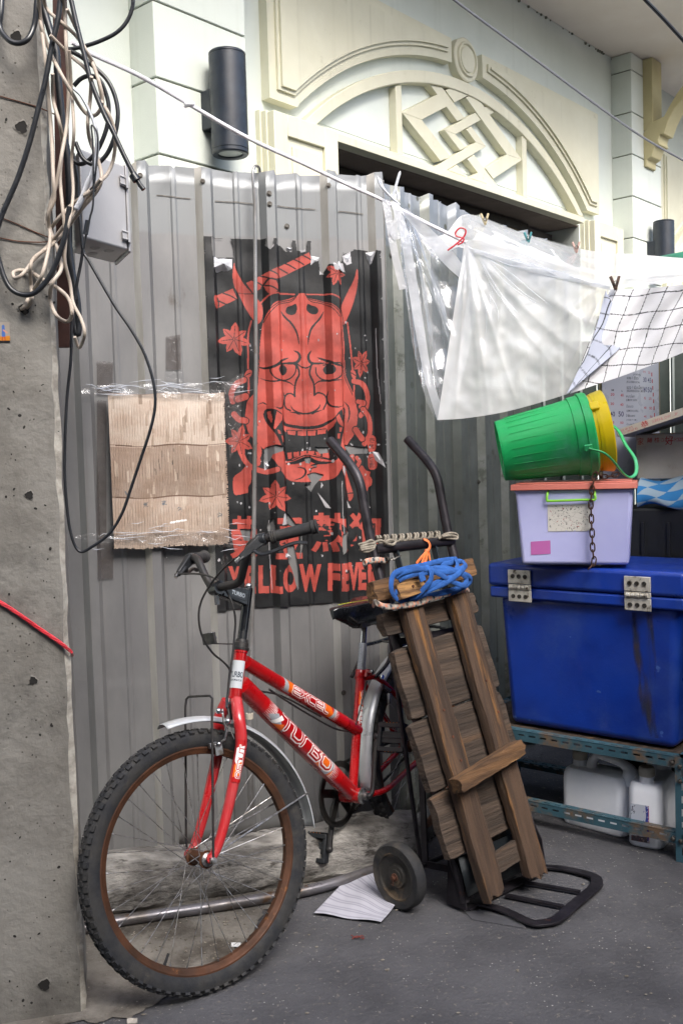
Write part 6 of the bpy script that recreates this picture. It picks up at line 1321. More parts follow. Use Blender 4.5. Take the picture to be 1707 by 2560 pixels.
# ================================================================== cardboard patch with clear tape
def srcA(x, y, off=.006): P = PL(x, y, AO+NA*off, NA); d = P-AO; return float(d@TA), float(P[2])
M['card'] = mat('cardboard', '#ffffff', '#e4dad2', sc=10, rough=.7, vcol=True, bump=.0035, bsc=26, wave=(62, .0006, 'X', 3.5), rv=.1)
s0_, z1_ = srcA(270, 985, .047); s1_, z0_ = srcA(575, 1360, .047)
c = Canvas(s0_, s1_, z0_, z1_, 190, 230, '#a8897a')
R_ = random.Random(5); hh = z1_-z0_; ww = s1_-s0_
for f0, f1, col in ((.66, 1.0, '#bcaea2'), (.33, .66, '#938275'), (0, .33, '#a59588')): c.poly([(s0_, z0_+hh*f0), (s1_, z0_+hh*f0), (s1_, z0_+hh*f1), (s0_, z0_+hh*f1)], col)
for k in range(90):
    x = R_.uniform(s0_, s1_); z = R_.uniform(z0_, z1_); w_ = R_.uniform(.002, .012); c.poly([(x, z), (x+w_, z), (x+w_, z+R_.uniform(.01, .06)), (x, z+R_.uniform(.01, .06))], R_.choice(['#a89a8d', '#9c8c7e', '#b3a598', '#a29284', '#918173']))
for fx_, fy_ in ((.28, .29), (.44, .29), (.13, .36), (.57, .24), (.92, .2)):
    for k in range(10): c.line([(s0_+ww*fx_+R_.uniform(-.008, .008), z0_+hh*fy_+R_.uniform(-.008, .008)), (s0_+ww*fx_+R_.uniform(-.008, .008), z0_+hh*fy_+R_.uniform(-.008, .008))], .0016, '#5c6168', False)
for k in range(10): x = s0_+ww*R_.uniform(.35, .62); z = z0_+hh*R_.uniform(.42, .62); c.line([(x, z), (x, z+R_.uniform(.005, .02))], .0018, '#4f4640', False)
for f in (.33, .665): c.line([(s0_, z0_+hh*f+.002), (s0_+ww*.5, z0_+hh*f-.001), (s1_, z0_+hh*f)], .0032, '#5b4336')
c.line([(s0_+ww*.49, z0_+hh*.155), (s0_+ww*.62, z0_+hh*.168)], .006, '#e6e6ea', False)
for k in range(70):
    for side in (0, 1):
        t = k/70; r = R_.uniform(0, .006); 
        if side: c.poly([(s0_+ww*t, z0_-.01), (s0_+ww*t+.004, z0_+r), (s0_+ww*t+.009, z0_-.01)], None)
        else: c.poly([(s1_+.01, z0_+hh*t), (s1_-r, z0_+hh*t+.004), (s1_+.01, z0_+hh*t+.01)], None)
def cfn(X, Y):
    f = (Y-z0_)/hh; h = .047+.004*np.sin((X-s0_)*22)*np.sin(Y*17)+.003*np.abs(np.sin(f*pi*3))+.0012*np.sin(X*700)*(.5+.5*np.sin(Y*40))
    return np.array([AO[0]+TA[0]*X+NA[0]*h, AO[1]+TA[1]*X+NA[1]*h, Y+.003*np.sin(X*30)])
cbd = c.build('cardboard_sheet', cfn, M['card']); tag(cbd, 'wrinkled brown cardboard sheet taped to the fence left of the poster', 'cardboard')
# clear film and tape: thin glossy sheets, partly transparent
def film(name, lo, hi, sc=6, bump=.003, bsc=20, tint='#e8ebf0', rough=.12, st=(1, 1, 1), glw=.5, det=6):
    m = bpy.data.materials.new(name); m.use_nodes = True; nt = m.node_tree; N = nt.nodes; L = nt.links; N.remove(N['Principled BSDF']); out = N['Material Output']
    tc = N.new('ShaderNodeTexCoord'); mp = N.new('ShaderNodeMapping'); mp.inputs['Scale'].default_value = st; L.new(tc.outputs['Object'], mp.inputs[0])
    nz = N.new('ShaderNodeTexNoise'); nz.inputs['Scale'].default_value = sc; nz.inputs['Detail'].default_value = det; nz.inputs['Distortion'].default_value = .6; L.new(mp.outputs[0], nz.inputs['Vector'])
    r = N.new('ShaderNodeMapRange'); r.inputs[1].default_value = .3; r.inputs[2].default_value = .7; r.inputs[3].default_value = lo; r.inputs[4].default_value = hi; L.new(nz.outputs[0], r.inputs[0])
    n2 = N.new('ShaderNodeTexNoise'); n2.inputs['Scale'].default_value = bsc; n2.inputs['Detail'].default_value = 8; n2.inputs['Distortion'].default_value = 1.2; L.new(mp.outputs[0], n2.inputs['Vector'])
    bp = N.new('ShaderNodeBump'); bp.inputs['Distance'].default_value = bump; L.new(n2.outputs[0], bp.inputs['Height'])
    tr = N.new('ShaderNodeBsdfTransparent'); tr.inputs[0].default_value = (.97, .98, .99, 1)
    di = N.new('ShaderNodeBsdfDiffuse'); di.inputs[0].default_value = lin(tint)+(1,); tl = N.new('ShaderNodeBsdfTranslucent'); tl.inputs[0].default_value = lin(tint)+(1,)
    gl = N.new('ShaderNodeBsdfGlossy'); gl.inputs['Roughness'].default_value = rough; gl.inputs[0].default_value = (.95, .97, 1, 1)
    for n_ in (di, tl, gl): L.new(bp.outputs[0], n_.inputs['Normal'])
    m1 = N.new('ShaderNodeMixShader'); m1.inputs[0].default_value = .5; L.new(di.outputs[0], m1.inputs[1]); L.new(tl.outputs[0], m1.inputs[2])
    m2 = N.new('ShaderNodeMixShader'); L.new(r.outputs[0], m2.inputs[0]); L.new(tr.outputs[0], m2.inputs[1]); L.new(m1.outputs[0], m2.inputs[2])
    fz = N.new('ShaderNodeLayerWeight'); fz.inputs[0].default_value = .35; L.new(bp.outputs[0], fz.inputs['Normal']); mu = N.new('ShaderNodeMath'); mu.operation = 'MULTIPLY'; mu.inputs[1].default_value = glw; L.new(fz.outputs['Facing'], mu.inputs[0])
    ad_ = N.new('ShaderNodeMath'); ad_.operation = 'ADD'; ad_.inputs[1].default_value = .04; L.new(mu.outputs[0], ad_.inputs[0])
    m3 = N.new('ShaderNodeMixShader'); L.new(ad_.outputs[0], m3.inputs[0]); L.new(m2.outputs[0], m3.inputs[1]); L.new(gl.outputs[0], m3.inputs[2]); L.new(m3.outputs[0], out.inputs[0]); return m
M['tape'] = film('clear_tape', .02, .16, sc=30, bump=.004, bsc=60, tint='#b9b2ac', rough=.15)
M['tapeb'] = film('tape_residue', .35, .6, sc=20, bump=.002, bsc=60, tint='#6e6460', rough=.3)
R_ = random.Random(3)
def tape(P, m, off=.052, nu=16, nv=4, follow=False, amp=.003):
    (x0, y0), (x1, y1), (x2, y2), (x3, y3) = P; b = MB(); ph = R_.uniform(0, 6)
    def fn(u, v):
        x = (x0*(1-u)+x1*u)*(1-v)+(x3*(1-u)+x2*u)*v; y = (y0*(1-u)+y1*u)*(1-v)+(y3*(1-u)+y2*u)*v; s, z = srcA(x, y, off)
        j = (R_.uniform(-.0015, .0015) if u in (0, 1) or v in (0, 1) else 0)
        return np.array(A3(s, z+j, (.0065 if follow else off+amp*sin(u*23+ph)*cos(v*5+ph)), follow))
    b.grid(fn, nu, nv); return b.build('tape', m, cbd)
tape([(205, 965), (600, 955), (602, 1005), (205, 985)], M['tape'], .0535, 40, 6); tape([(190, 1335), (580, 1325), (585, 1368), (190, 1350)], M['tape'], .0535, 40, 6)
tape([(245, 1360), (285, 1360), (285, 1450), (245, 1452)], M['tapeb'], follow=True); tape([(416, 1350), (460, 1350), (458, 1408), (418, 1405)], M['tape'], follow=True); tape([(243, 900), (285, 902), (284, 985), (245, 985)], M['tapeb'], follow=True)
tape([(418, 838), (455, 832), (457, 920), (418, 922)], M['tapeb'], follow=True); tape([(416, 925), (458, 925), (458, 985), (416, 985)], M['tape'], follow=True); tape([(244, 1000), (268, 1000), (268, 1350), (244, 1350)], M['tapeb'], follow=True)
tape([(535, 1345), (580, 1350), (570, 1500), (528, 1490)], M['tape'], follow=True, nu=24, nv=16); tape([(560, 960), (610, 930), (600, 1100), (575, 1150)], M['tape'], .054)
b = MB()
for k in range(60):                                                          # glinting creases of the tape
    top = R_.random() < .55; y = R_.gauss(970, 12) if top else R_.gauss(1340, 14); x = R_.uniform(210, 600); l = R_.uniform(15, 90); dy = R_.uniform(-10, 10)
    s_, z_ = srcA(x, y, .057); s2_, z2_ = srcA(x+l, y+dy, .057); s3_, z3_ = srcA(x+l/2, y+dy*.5+R_.uniform(-5, 5), .057)
    b.tube(cat([A3(s_, z_, .043, False), A3(s3_, z3_, .046, False), A3(s2_, z2_, .043, False)], 4), [.0002]+[.0011]*6+[.0009, .0002][:2], 4) if False else b.tube([A3(s_, z_, .057, False), A3(s3_, z3_, .060, False), A3(s2_, z2_, .057, False)], [.0002, .0012, .0002], 4)
cr = b.build('tape_creases', film('tape_crease', .5, .9, tint='#e8ecf4', rough=.1), cbd); cr['kind'] = 'stuff'
# ================================================================== tall thin pipe hooked over the fence
def onA(x, y, off): P = PL(x, y, AO+NA*off, NA); return P
b = MB(); pth = [onA(637, 520, .05), onA(632, 440, .052), onA(636, 419, .045), onA(641, 415, .03), onA(648, 420, .0), onA(651, 440, -.012)]
b.tube(cat(pth, 6), .0045, 10); b.tube([onA(637, 470, .05), onA(640, 900, .06), onA(634, 1400, .075), onA(624, 1790, .09)], [.0062, .0066, .0075, .0078], 16); b.tube([onA(624, 1790, .09), onA(624, 1900, .095)], .011, 14)
pz = onA(624, 1905, .095); b.tube([pz, np.array([pz[0]+.0, pz[1], 0.16])], .011, 14)
o = b.build('steel_pipe', mat('dull_pipe', '#a2a3a5', '#77736f', sc=6, rough=.38, metal=.6, c3='#5b4735', sc3=8, th3=.6, st=(1, 1, .5))); tag(o, 'long thin steel pipe standing in front of the poster, hooked over the fence', 'pipe')
b = MB(); b.tube([onA(624, 1783, .09), onA(624, 1797, .09)], .0125, 16); b.build('pipe_collar', M['cap'], o)
# ================================================================== timber, pipe and paper on the ground
def gtube(pts, name, m, r, lab, cat_, n=16, closed=False):
    b = MB(); b.tube(cat([G(x, y, z) for x, y, z in pts], 6), r, n); o = b.build(name, m); tag(o, lab, cat_); return o
tm = MB(); p = G(170, 2228, .07); q = G(1000, 2100, .07); d = nrm(q-p); sd = np.cross(Z3, d); R_ = random.Random(11); V = []; nl = 90
sec = [(-.062, -.07), (-.084, -.045), (-.094, -.005), (-.090, .040), (-.070, .078), (-.03, .092), (.03, .094), (.07, .07), (.08, -.07)]
p = p-d*.25; Lt = float(np.linalg.norm(q-p))+.05
for i in range(nl+1):
    u = i/nl; c_ = p+d*Lt*u; hs = 1+.08*sin(u*9)+.05*sin(u*23)+(.25 if u > .78 else 0)*0
    for j, (x, z) in enumerate(sec): V.append(np.array([*(c_+sd*(x*.85+R_.uniform(-.002, .002)+.004*sin(u*30+j)))[:2], .066+z*.98*hs+R_.uniform(-.0015, .0015) if z > -.06 else .0]))
n = len(sec); tm.add(V, [(i*n+k, i*n+(k+1) % n, (i+1)*n+(k+1) % n, (i+1)*n+k) for i in range(nl) for k in range(n)]+[tuple(range(n)), tuple(range(nl*n+n-1, nl*n-1, -1))])
M['timber'] = mat('old_timber', '#a09d98', '#5d5a57', sc=9, rough=.95, bump=.010, bsc=30, c3='#3d3935', sc3=14, th3=.6, soft3=.07, det=14, st=(.8, 1.8, 2.2))
o = tm.build('timber_beam', M['timber'], sharp=28); tag(o, 'old grey timber beam lying on the ground along the foot of the fence', 'timber')
gtube([(150, 2335, .02), (300, 2302, .02), (560, 2262, .022), (800, 2218, .02), (1000, 2150, .02)], 'metal_pipe', mat('ground_pipe', '#7c7b82', '#5f5a56', sc=8, rough=.4, metal=.6, c3='#5e4a3a', sc3=14, th3=.62), .016, 'galvanised pipe lying on the ground in front of the timber beam', 'pipe')
tc_ = [G(902, 2152, .02), G(785, 2283, .007), G(952, 2305, .007), G(990, 2262, .007)]
c = Canvas(0, 1, 0, 1, 60, 60, '#a9a9b4')
for k in range(26): c.line([(0, k/26), (1, k/26)], .012, '#8c8c98', False)
def pf(X, Y):
    a, b_, c_, d_ = G(925, 2140, .012), G(785, 2283, .008), G(952, 2306, .008), G(1010, 2240, .010)
    return np.array([(a[i]*(1-X)+d_[i]*X)*(1-Y)+(b_[i]*(1-X)+c_[i]*X)*Y+(0 if i < 2 else 1)*(.004*np.sin(X*9)*np.sin(Y*7)+.006*(1-Y)+.0015*np.sin(Y*163+X*3*0)*0) for i in range(3)])
cc = c; pm = mat('ribbed_paper', '#ffffff', rough=.8, vcol=True, wave=(9, .001, 'X', 0), rv=.05)
o = c.build('corrugated_paper', pf, pm); o.modifiers.new('solid', 'SOLIDIFY').thickness = .0015; tag(o, 'pale grey ribbed paper sheet lying on the ground behind the hand truck wheel', 'paper')
# small litter
lit = MB(); R_ = random.Random(8)
for k in range(60):
    x, y = R_.uniform(220, 1700), R_.uniform(2120, 2550); P = G(x, y, .003); r = R_.uniform(.001, .004); lit.ball(P, r, 6, sc=(1.6, 1, .5))
for k in range(110):
    x, y = R_.gauss(480, 130), R_.gauss(2340, 35); P = G(x, y, .006); lit.ball(P, R_.uniform(.001, .0035), 6, sc=(1.3, 1, .6))
o = lit.build('grit', mat('grit_stone', '#8a847a', '#5c564e', sc=60, rough=.9)); tag(o, kind='stuff')
b = MB(); b.grid(lambda u, v: G(578+u*24, 2356+v*11, .007+.004*sin(u*7+v*4)), 6, 4); o = b.build('paper_scrap', mat('white_scrap', '#cfd0d2', rough=.9), solid=.001); tag(o, 'small white paper scrap on the dirt inside the wheel outline', 'scrap')
b = MB(); b.grid(lambda u, v: G(318+u*26, 2545+v*14, .006+.004*sin(u*6+v*4)), 6, 4); o = b.build('paper_scrap', M['foam'], solid=.001); tag(o, 'crumpled white scrap at the bottom edge beside the pole', 'scrap')
b = MB(); b.tube(cat([G(878, 2338, .006), G(890, 2344, .006), (G(905, 2339, .007)), G(908, 2347, .006), G(892, 2340, .008), G(880, 2347, .006)], 5), .0014, 6); o = b.build('rubber_band', mat('red_band', '#6e2a22', rough=.7)); tag(o, 'small dark red rubber band on the asphalt below the paper sheet', 'rubber band')
b = MB(); b.grid(lambda u, v: G(1155+u*135+v*25, 2272+v*26+u*22, .0052), 10, 4); o = b.build('tape_strip', film('ground_tape', .25, .5, tint='#8e8e94', rough=.3)); tag(o, 'clear tape strip stuck on the asphalt in front of the toe plate', 'tape')
# ================================================================== things hanging on the pole
M['cab_b'] = mat('black_cable', '#14161b', '#1d2025', sc=20, rough=.38, spec=.6); M['cab_w'] = mat('cream_cable', '#b3a89c', '#a09487', sc=12, rough=.6, c3='#6f6256', sc3=14, th3=.62); M['cab_g'] = mat('grey_cable', '#6b6d72', rough=.4)
def cx(x, y): return x/2.6125, y/2.6125
def cable(P, r, m, lab, d=2.30, grp=None):
    Q = []
    for q in P: dd = q[2] if len(q) > 2 else d; Q.append(W(*cx(q[0], q[1]), dd))
    b = MB(); b.tube(cat(Q, 8), r, 10); o = b.build('cable', m); tag(o, lab, 'cable', grp or 'loose cables hanging on the concrete pole'); return o
cable([(18, -120, 2.3), (10, 60), (2, 180), (60, 262, 2.27), (125, 282, 2.27), (185, 255, 2.27), (222, 180), (238, 80), (248, -120)], .0062, M['cab_b'], 'thick black cable loop dangling at the top left corner of the pole', 2.28)
cable([(400, -100), (385, 100), (340, 300), (300, 520), (250, 720), (190, 950), (120, 1160), (60, 1300), (10, 1420), (-25, 1560), (0, 1720), (60, 1870), (150, 1925), (240, 1905), (330, 1800), (390, 1660), (430, 1520), (455, 1350)], .0060, M['cab_b'], 'long thick black cable sweeping down the pole face in one wide curve', 2.27)
cable([(270, -60), (290, 60), (330, 200), (370, 330), (380, 480), (400, 700), (410, 850), (440, 1000), (455, 1250), (450, 1500), (455, 1650), (480, 1820), (505, 1960), (515, 2100), (510, 2180), (490, 2140), (480, 2060)], .0085, M['cab_b'], 'thickest black cable running straight down the corner of the pole', 2.42)
cable([(445, -100), (500, 150), (545, 330), (600, 540), (680, 740), (740, 860), (800, 990), (850, 1090), (905, 1190), (940, 1238)], .0055, M['cab_b'], 'straight black cable running down to a taped end above the grey box', 2.26)
cable([(870, -80), (868, 40), (830, 140), (760, 215), (650, 270), (560, 300), (480, 318), (440, 320)], .0045, M['cab_b'], 'black cable curving out of the top edge beside the white wall', 2.35)
cable([(485, 560), (530, 515), (590, 495), (650, 520), (690, 600), (712, 700), (700, 830), (650, 960), (590, 1040), (530, 1072), (480, 1050)], .0050, M['cab_b'], 'round black cable coil in front of the white wall, inner loop', 2.33)
cable([(455, 330), (530, 370), (620, 440), (700, 520), (750, 620), (772, 740), (755, 870), (710, 990), (650, 1060), (600, 1072), (540, 1030), (495, 930)], .0050, M['cab_b'], 'round black cable coil in front of the white wall, outer loop', 2.31)
cable([(590, 1240), (620, 1180), (640, 900), (600, 820), (608, 950), (612, 1300), (590, 1420), (575, 1480), (560, 1560), (550, 1620)], .0022, M['cab_b'], 'thin black wire with a clip dangling in front of the grey box', 2.24)
cable([(545, 1620), (530, 1720), (505, 1850), (485, 2000), (470, 2140), (465, 2350), (440, 2600), (425, 2950), (430, 3200), (460, 3460), (520, 3600), (620, 3560), (720, 3480), (800, 3350), (860, 3180), (920, 3000), (985, 2800), (1015, 2640), (1000, 2480), (940, 2300), (850, 2140), (760, 2010), (660, 1840), (580, 1700), (545, 1640), (530, 1500), (515, 1350), (505, 1150), (480, 1000)], .0036, M['cab_b'], 'grey black cable hanging in a long loop in front of the cardboard', 2.36)
WH_ = [([(280, -60), (310, 60), (420, 160), (520, 260), (600, 400), (650, 540), (672, 660), (640, 740), (590, 755), (540, 715), (480, 620), (400, 480), (330, 340), (270, 160), (255, 40)], .0042, 'cream cable folded into a long narrow loop near the top of the pole'),
    ([(410, -60), (425, 100), (435, 300), (450, 560), (440, 800), (405, 1010), (370, 1200), (330, 1340), (310, 1440), (330, 1530), (315, 1650), (275, 1800), (215, 1900), (160, 2000), (140, 2020)], .0042, 'cream cable running down into the drilled hole of the pole'),
    ([(250, -60), (270, 150), (300, 400), (320, 650), (340, 900), (350, 1150), (355, 1300), (320, 1400), (330, 1500), (390, 1660), (400, 1760), (345, 1850), (330, 1950), (370, 2060), (440, 2100), (472, 2050), (455, 1960), (390, 1890), (290, 1830), (210, 1780)], .0045, 'cream cable ending in a drooping oval loop at the pole corner'),
    ([(330, 230), (470, 370), (560, 450), (610, 560), (640, 640), (700, 720), (740, 820), (755, 920), (740, 1050), (700, 1140), (640, 1195), (560, 1270), (470, 1340), (390, 1420), (330, 1500)], .0042, 'cream cable bowing out over the grey box'),
    ([(600, 500), (590, 660), (575, 800), (590, 920), (640, 1040), (665, 1150), (640, 1240), (540, 1360), (440, 1490), (340, 1600), (230, 1680), (200, 1750), (205, 1860), (210, 1960), (170, 2020)], .0042, 'cream cable crossing the pole diagonally below the grey box lid'),
    ([(660, 1170), (560, 1310), (440, 1450), (330, 1590), (230, 1690), (150, 1790), (100, 1815), (90, 1780), (140, 1765), (220, 1780)], .0042, 'cream cable curled into a small flat loop on the pole face'),
    ([(440, 60), (500, 190), (560, 320), (620, 430), (650, 560), (670, 680)], .0036, 'short cream cable slanting beside the narrow loop'),
    ([(455, 330), (470, 600), (485, 850), (470, 1050), (480, 1250), (460, 1420), (420, 1560), (380, 1640)], .0036, 'thin cream cable hugging the rusty strip'),
    ([(345, 480), (350, 650), (390, 800), (410, 950), (395, 1150), (410, 1350), (430, 1550), (425, 1700), (460, 1850), (480, 1980), (530, 2080), (555, 2180), (520, 2270), (490, 2200)], .0040, 'cream cable hanging lowest behind the thick black cable')]
for P, r, lab in WH_: cable([(x, y, 2.25+.012*(k % 5)+.03*(sin(k*1.7)**2)) for k, (x, y) in enumerate(P)], r, M['cab_w'], lab)
b = MB(); b.tube(cat([W(*cx(*q), 2.27) for q in [(480, 580), (540, 640), (600, 760), (630, 860), (635, 980), (615, 1100), (570, 1210), (530, 1310), (495, 1375)]], 6), [.005]*6+[.007]*10+[.009]*14+[.011]*12+[.012]*6+[.004], 10, flat=.5); o = b.build('tape_wrap', mat('white_wrap', '#c3c6cc', '#aeb1b8', sc=20, rough=.5, bump=.002, bsc=80)); tag(o, 'white plastic tape wrapped round cables in front of the grey box', 'tape')
b = MB(); b.tube([W(*cx(868, 1140), 2.257), W(*cx(895, 1180), 2.257)], .0095, 10); o = b.build('cable_tape', M['cab_b']); tag(o, 'black tape knot near the cut end of the straight black cable', 'tape'); b = MB(); b.tube([W(*cx(575, 1440), 2.235), W(*cx(560, 1530), 2.235)], .006, 8); o = b.build('cable_tape', M['cab_b']); tag(o, 'small black tape knot on the thin wire in front of the grey box', 'tape')
# rusty strip on the back corner of the pole
b = MB(); p0, p1 = W(*cx(392, -50), 2.52), W(*cx(425, 2270), 2.52); b.bar(p0, p1, .030, .02, np.array([0, 1., 0])); o = b.build('rusty_strip', mat('rusty_brown', '#432720', '#2e1b18', sc=12, rough=.85, c3='#6b4a42', sc3=20, th3=.64)); tag(o, 'rusty brown metal strip fixed behind the corner of the pole', 'metal strip')
# thin wires tied round the pole
for P, lab in (([(-10, 625), (100, 655), (250, 700), (400, 765)], 'thin rusty wire tied round the pole, upper one'), ([(20, 1425), (120, 1465), (220, 1510), (330, 1555)], 'thin rusty wire tied round the pole, middle one'), ([(-5, 1552), (120, 1575), (250, 1582), (330, 1578)], 'thin rusty wire tied round the pole, lowest one')):
    b = MB(); b.tube(cat([PL(*cx(*q), PC-PY*.003, PY) for q in P], 5), .0014, 6); o = b.build('tie_wire', M['rust']); tag(o, lab, 'wire', 'thin wires round the pole')
# red plastic twine
b = MB(); tw_ = [PL(x, y, PC-PY*.007, PY) for x, y in ((-15, 1495), (40, 1530), (100, 1572), (150, 1606), (180, 1630))]
tw_ = cat(tw_, 6)
for s in range(5): b.tube([p+Z3*.004*sin(i*.5+s*1.3)-PY*.002*cos(i*.5+s*1.3) for i, p in enumerate(tw_)], [.0034 if i < len(tw_)-3 else .0022 for i in range(len(tw_))], 6, flat=.5)
b.tube([tw_[-1], tw_[-1]+PY*.06-Z3*.02], .003, 6)
o = b.build('red_twine', mat('red_twine', '#d23a44', '#b82a36', sc=60, rough=.35, sub=.2)); tag(o, 'shiny red plastic twine tied round the concrete pole', 'twine')
# small picture card on the pole
P0 = PL(-6, 832, PC-PY*.0012, PY); c = Canvas(0, .026, 0, .046, 40, 60, '#8d857c'); c.poly([(0, 0), (.026, 0), (.026, .004), (0, .004)], '#1d1c22'); c.poly([(0, .004), (.026, .004), (.026, .015), (0, .013)], '#b07020')
c.poly([(.008, .013), (.016, .013), (.015, .034), (.009, .034)], '#3d5f9c'); c.line([(.012, .036), (.0121, .037)], .006, '#3d5f9c', False); c.line([(.012, .028), (.02, .022)], .003, '#b8806a', False); c.line([(.009, .012), (.009, .006)], .003, '#a04a2a', False); c.line([(.014, .012), (.015, .006)], .003, '#a04a2a', False)
Pb = PL(-3, 856, PC-PY*.0012, PY); o = c.build('picture_card', lambda X, Y: np.array([Pb[i]+PX[i]*X+Z3[i]*Y+0*Y for i in range(3)]), M['decal']); tag(o, 'tiny faded picture card stuck on the left edge of the pole', 'card')
# junction box
zj = 1.853; j0, j1, j2, j3 = W(208, 595, 2.42), W(321, 626, 2.58), W(226, 668, 2.76), W(178, 632, 2.57); zb_ = float(j0[2]); j1 = G(321, 626, zb_); j3 = G(178, 632, zb_); j2 = j1+j3-j0; jh = float(PL(208, 369, j0, nrm(np.array([j0[0], j0[1]-0, 0])))[2]-zb_)
jb = thing('junction_box', 'grey plastic junction box with latched lid fixed beside the concrete pole', 'junction box', (j0+j2)/2)
M['jgrey'] = mat('grey_abs', '#a9a8a9', '#9d9c9e', sc=3, rough=.5, bump=.0003, bsc=200, c3='#756d68', sc3=6, th3=.7)
b = MB(); b.prism([j0, j1, j2, j3], Z3*jh); b.build('box_body', M['jgrey'], jb, bevel=.006, seg=3)
e1 = nrm(j1-j0); e2 = nrm(j2-j1); b = MB(); q = [j1-e1*.000+e1*.0005, j1+e1*.012, j2+e1*.012, j2+e1*.0005]; q = [p-Z3*.004 for p in q]; q[0] = q[0]-e2*.004; q[1] = q[1]-e2*.004; b.prism(q, Z3*(jh+.008)); b.build('box_lid', M['jgrey'], jb, bevel=.003)
for zf in (.16, .80):
    b = MB(); o_ = j1+Z3*jh*zf-e2*.006; b.box(o_-e1*.012, (.022, .006, .026), [e1, e2, Z3]); b.box(o_+e1*.003-e2*.003, (.010, .010, .034), [e1, e2, Z3]); b.box(o_-e1*.010+Z3*.009, (.026, .012, .004), [e1, e2, Z3]); b.box(o_-e1*.010-Z3*.009, (.026, .012, .004), [e1, e2, Z3]); b.build('latch', M['jgrey'], jb, bevel=.0012)
b = MB()
for k, (f, g_) in enumerate(((.35, .35), (.65, .3), (.4, .7))):
    P = j0+(j1-j0)*f+(j3-j0)*g_-Z3*.0006; b.lathe([(.011, 0), (.0125, -.0012), (.013, 0)], P, Z3, 20)
b.build('knockouts', M['jgrey'], jb)
# ================================================================== ropes and wires overhead
def rp(P, r, m, name, lab, cat_, n=8, twist=0):
    b = MB(); Q = cat([W(x, y, d) for x, y, d in P], 8)
    if False: pass
    else: b.tube(Q, r, n)
    o = b.build(name, m); tag(o, lab, cat_); return o
M['wrope'] = mat('white_rope', '#efeef2', '#dcdadf', sc=60, rough=.85, bump=.0006, bsc=400)
ROPE = [(180, 105, 2.45), (230, 135, 2.50), (350, 190, 2.62), (475, 262, 2.76), (620, 345, 2.90), (760, 410, 3.05), (870, 462, 3.16), (955, 500, 3.24), (1060, 555, 3.24), (1165, 606, 3.22)]
rp(ROPE, .0058, M['wrope'], 'white_rope', 'white rope stretched from the pole across the lamp to the plastic sheet', 'rope', twist=60)
b = MB(); R_ = random.Random(4)
for k in range(16):
    x = 470+R_.uniform(-4, 8); b.tube(cat([W(472+R_.uniform(-3, 3), 258, 2.75), W(455+R_.uniform(-8, 8), 278, 2.745), W(448+R_.uniform(-14, 10), 300, 2.74), W(446+R_.uniform(-14, 10), 318+R_.uniform(-12, 14), 2.74)], 3), .0014, 5)
b.ball(W(474, 260, 2.745), .012, 10, sc=(1.3, .8, .7)); o = b.build('rope_tassel', M['wrope']); tag(o, 'frayed white knot with a tassel tied on the rope beside the wall lamp', 'knot')
rp([(1110, -30, 2.6), (1135, 0, 2.65), (1300, 122, 2.9), (1500, 270, 3.1), (1620, 352, 3.2), (1760, 430, 3.3)], .0032, M['cab_g'], 'overhead_wire', 'thin grey overhead wire crossing the building from top centre to right edge', 'wire')
rp([(1590, -30, 2.4), (1612, 0, 2.4), (1660, 50, 2.45), (1760, 160, 2.5)], .0045, M['cab_b'], 'overhead_wire', 'short black overhead wire in the top right corner', 'wire')
# ================================================================== plastic sheet and checked cloth
from mathutils import noise as MN
def surf(top, bot, nu, nv, amp, seed, folds=(), name='x', m=None, parent=None, lab=None, cat_=None, sag=0, solid=0, thick=None, fpow=1):
    T = cat([W(*p) for p in top], 12); Bt = cat([W(*p) for p in bot], 12)
    def samp(C, u):
        L = np.cumsum([0]+[np.linalg.norm(C[i+1]-C[i]) for i in range(len(C)-1)]); A = np.array(C); return np.array([np.interp(u*L[-1], L, A[:, i]) for i in range(3)])
    b = MB(); TT = [samp(T, i/nu) for i in range(nu+1)]; BB = [samp(Bt, i/nu) for i in range(nu+1)]
    V = []
    for i in range(nu+1):
        for j in range(nv+1):
            v = j/nv; u = i/nu; P = TT[i]*(1-v)+BB[i]*v; e = sin(pi*v)
            n = nrm(CAM-P)
            a = amp*(MN.fractal(Vector((P[0]*7+seed, P[2]*7, seed)), 1.0, 2.2, 3))*(.3+.7*min(1, 4*min(u, 1-u, v+.15, 1-v+.15)))*.75
            rg = 0
            for (fu, k, am, wv) in folds:                                        # folds that fan out of a point on the top edge
                ang = atan2(v+.04, (u-fu)*1.6); rg += am*(1-abs(sin(ang*k+wv)))**2*min(1, v*3+.2)*(1-.5*v)
            P = P+n*(a+rg); P[2] -= sag*e
            V.append(P)
    b.add(V, [(i*(nv+1)+j, (i+1)*(nv+1)+j, (i+1)*(nv+1)+j+1, i*(nv+1)+j+1) for i in range(nu) for j in range(nv)])
    return b.build(name, m, parent, sharp=180)
M['film_milky'] = film('milky_plastic_film', .30, .88, sc=3.2, bump=.0035, bsc=6, tint='#ffffff', rough=.3, glw=.28, det=12, st=(1, 1, .6))
M['film_clear'] = film('clear_plastic_film', .04, .36, sc=3.0, bump=.005, bsc=6, tint='#e9edf2', rough=.12, glw=.6, det=9)
M['film_hem'] = film('folded_plastic_film', .55, .85, sc=8, bump=.003, bsc=30, tint='#eceef3', rough=.15, glw=.5)
ps = thing('plastic_sheet', 'large clear plastic sheet hung from rope and clips over the buckets', 'plastic sheet', W(1250, 800, 3.2))
F_L = [(1160, 606, 3.22), (1185, 622, 3.20), (1290, 652, 3.14), (1400, 680, 3.08), (1525, 716, 3.00)]
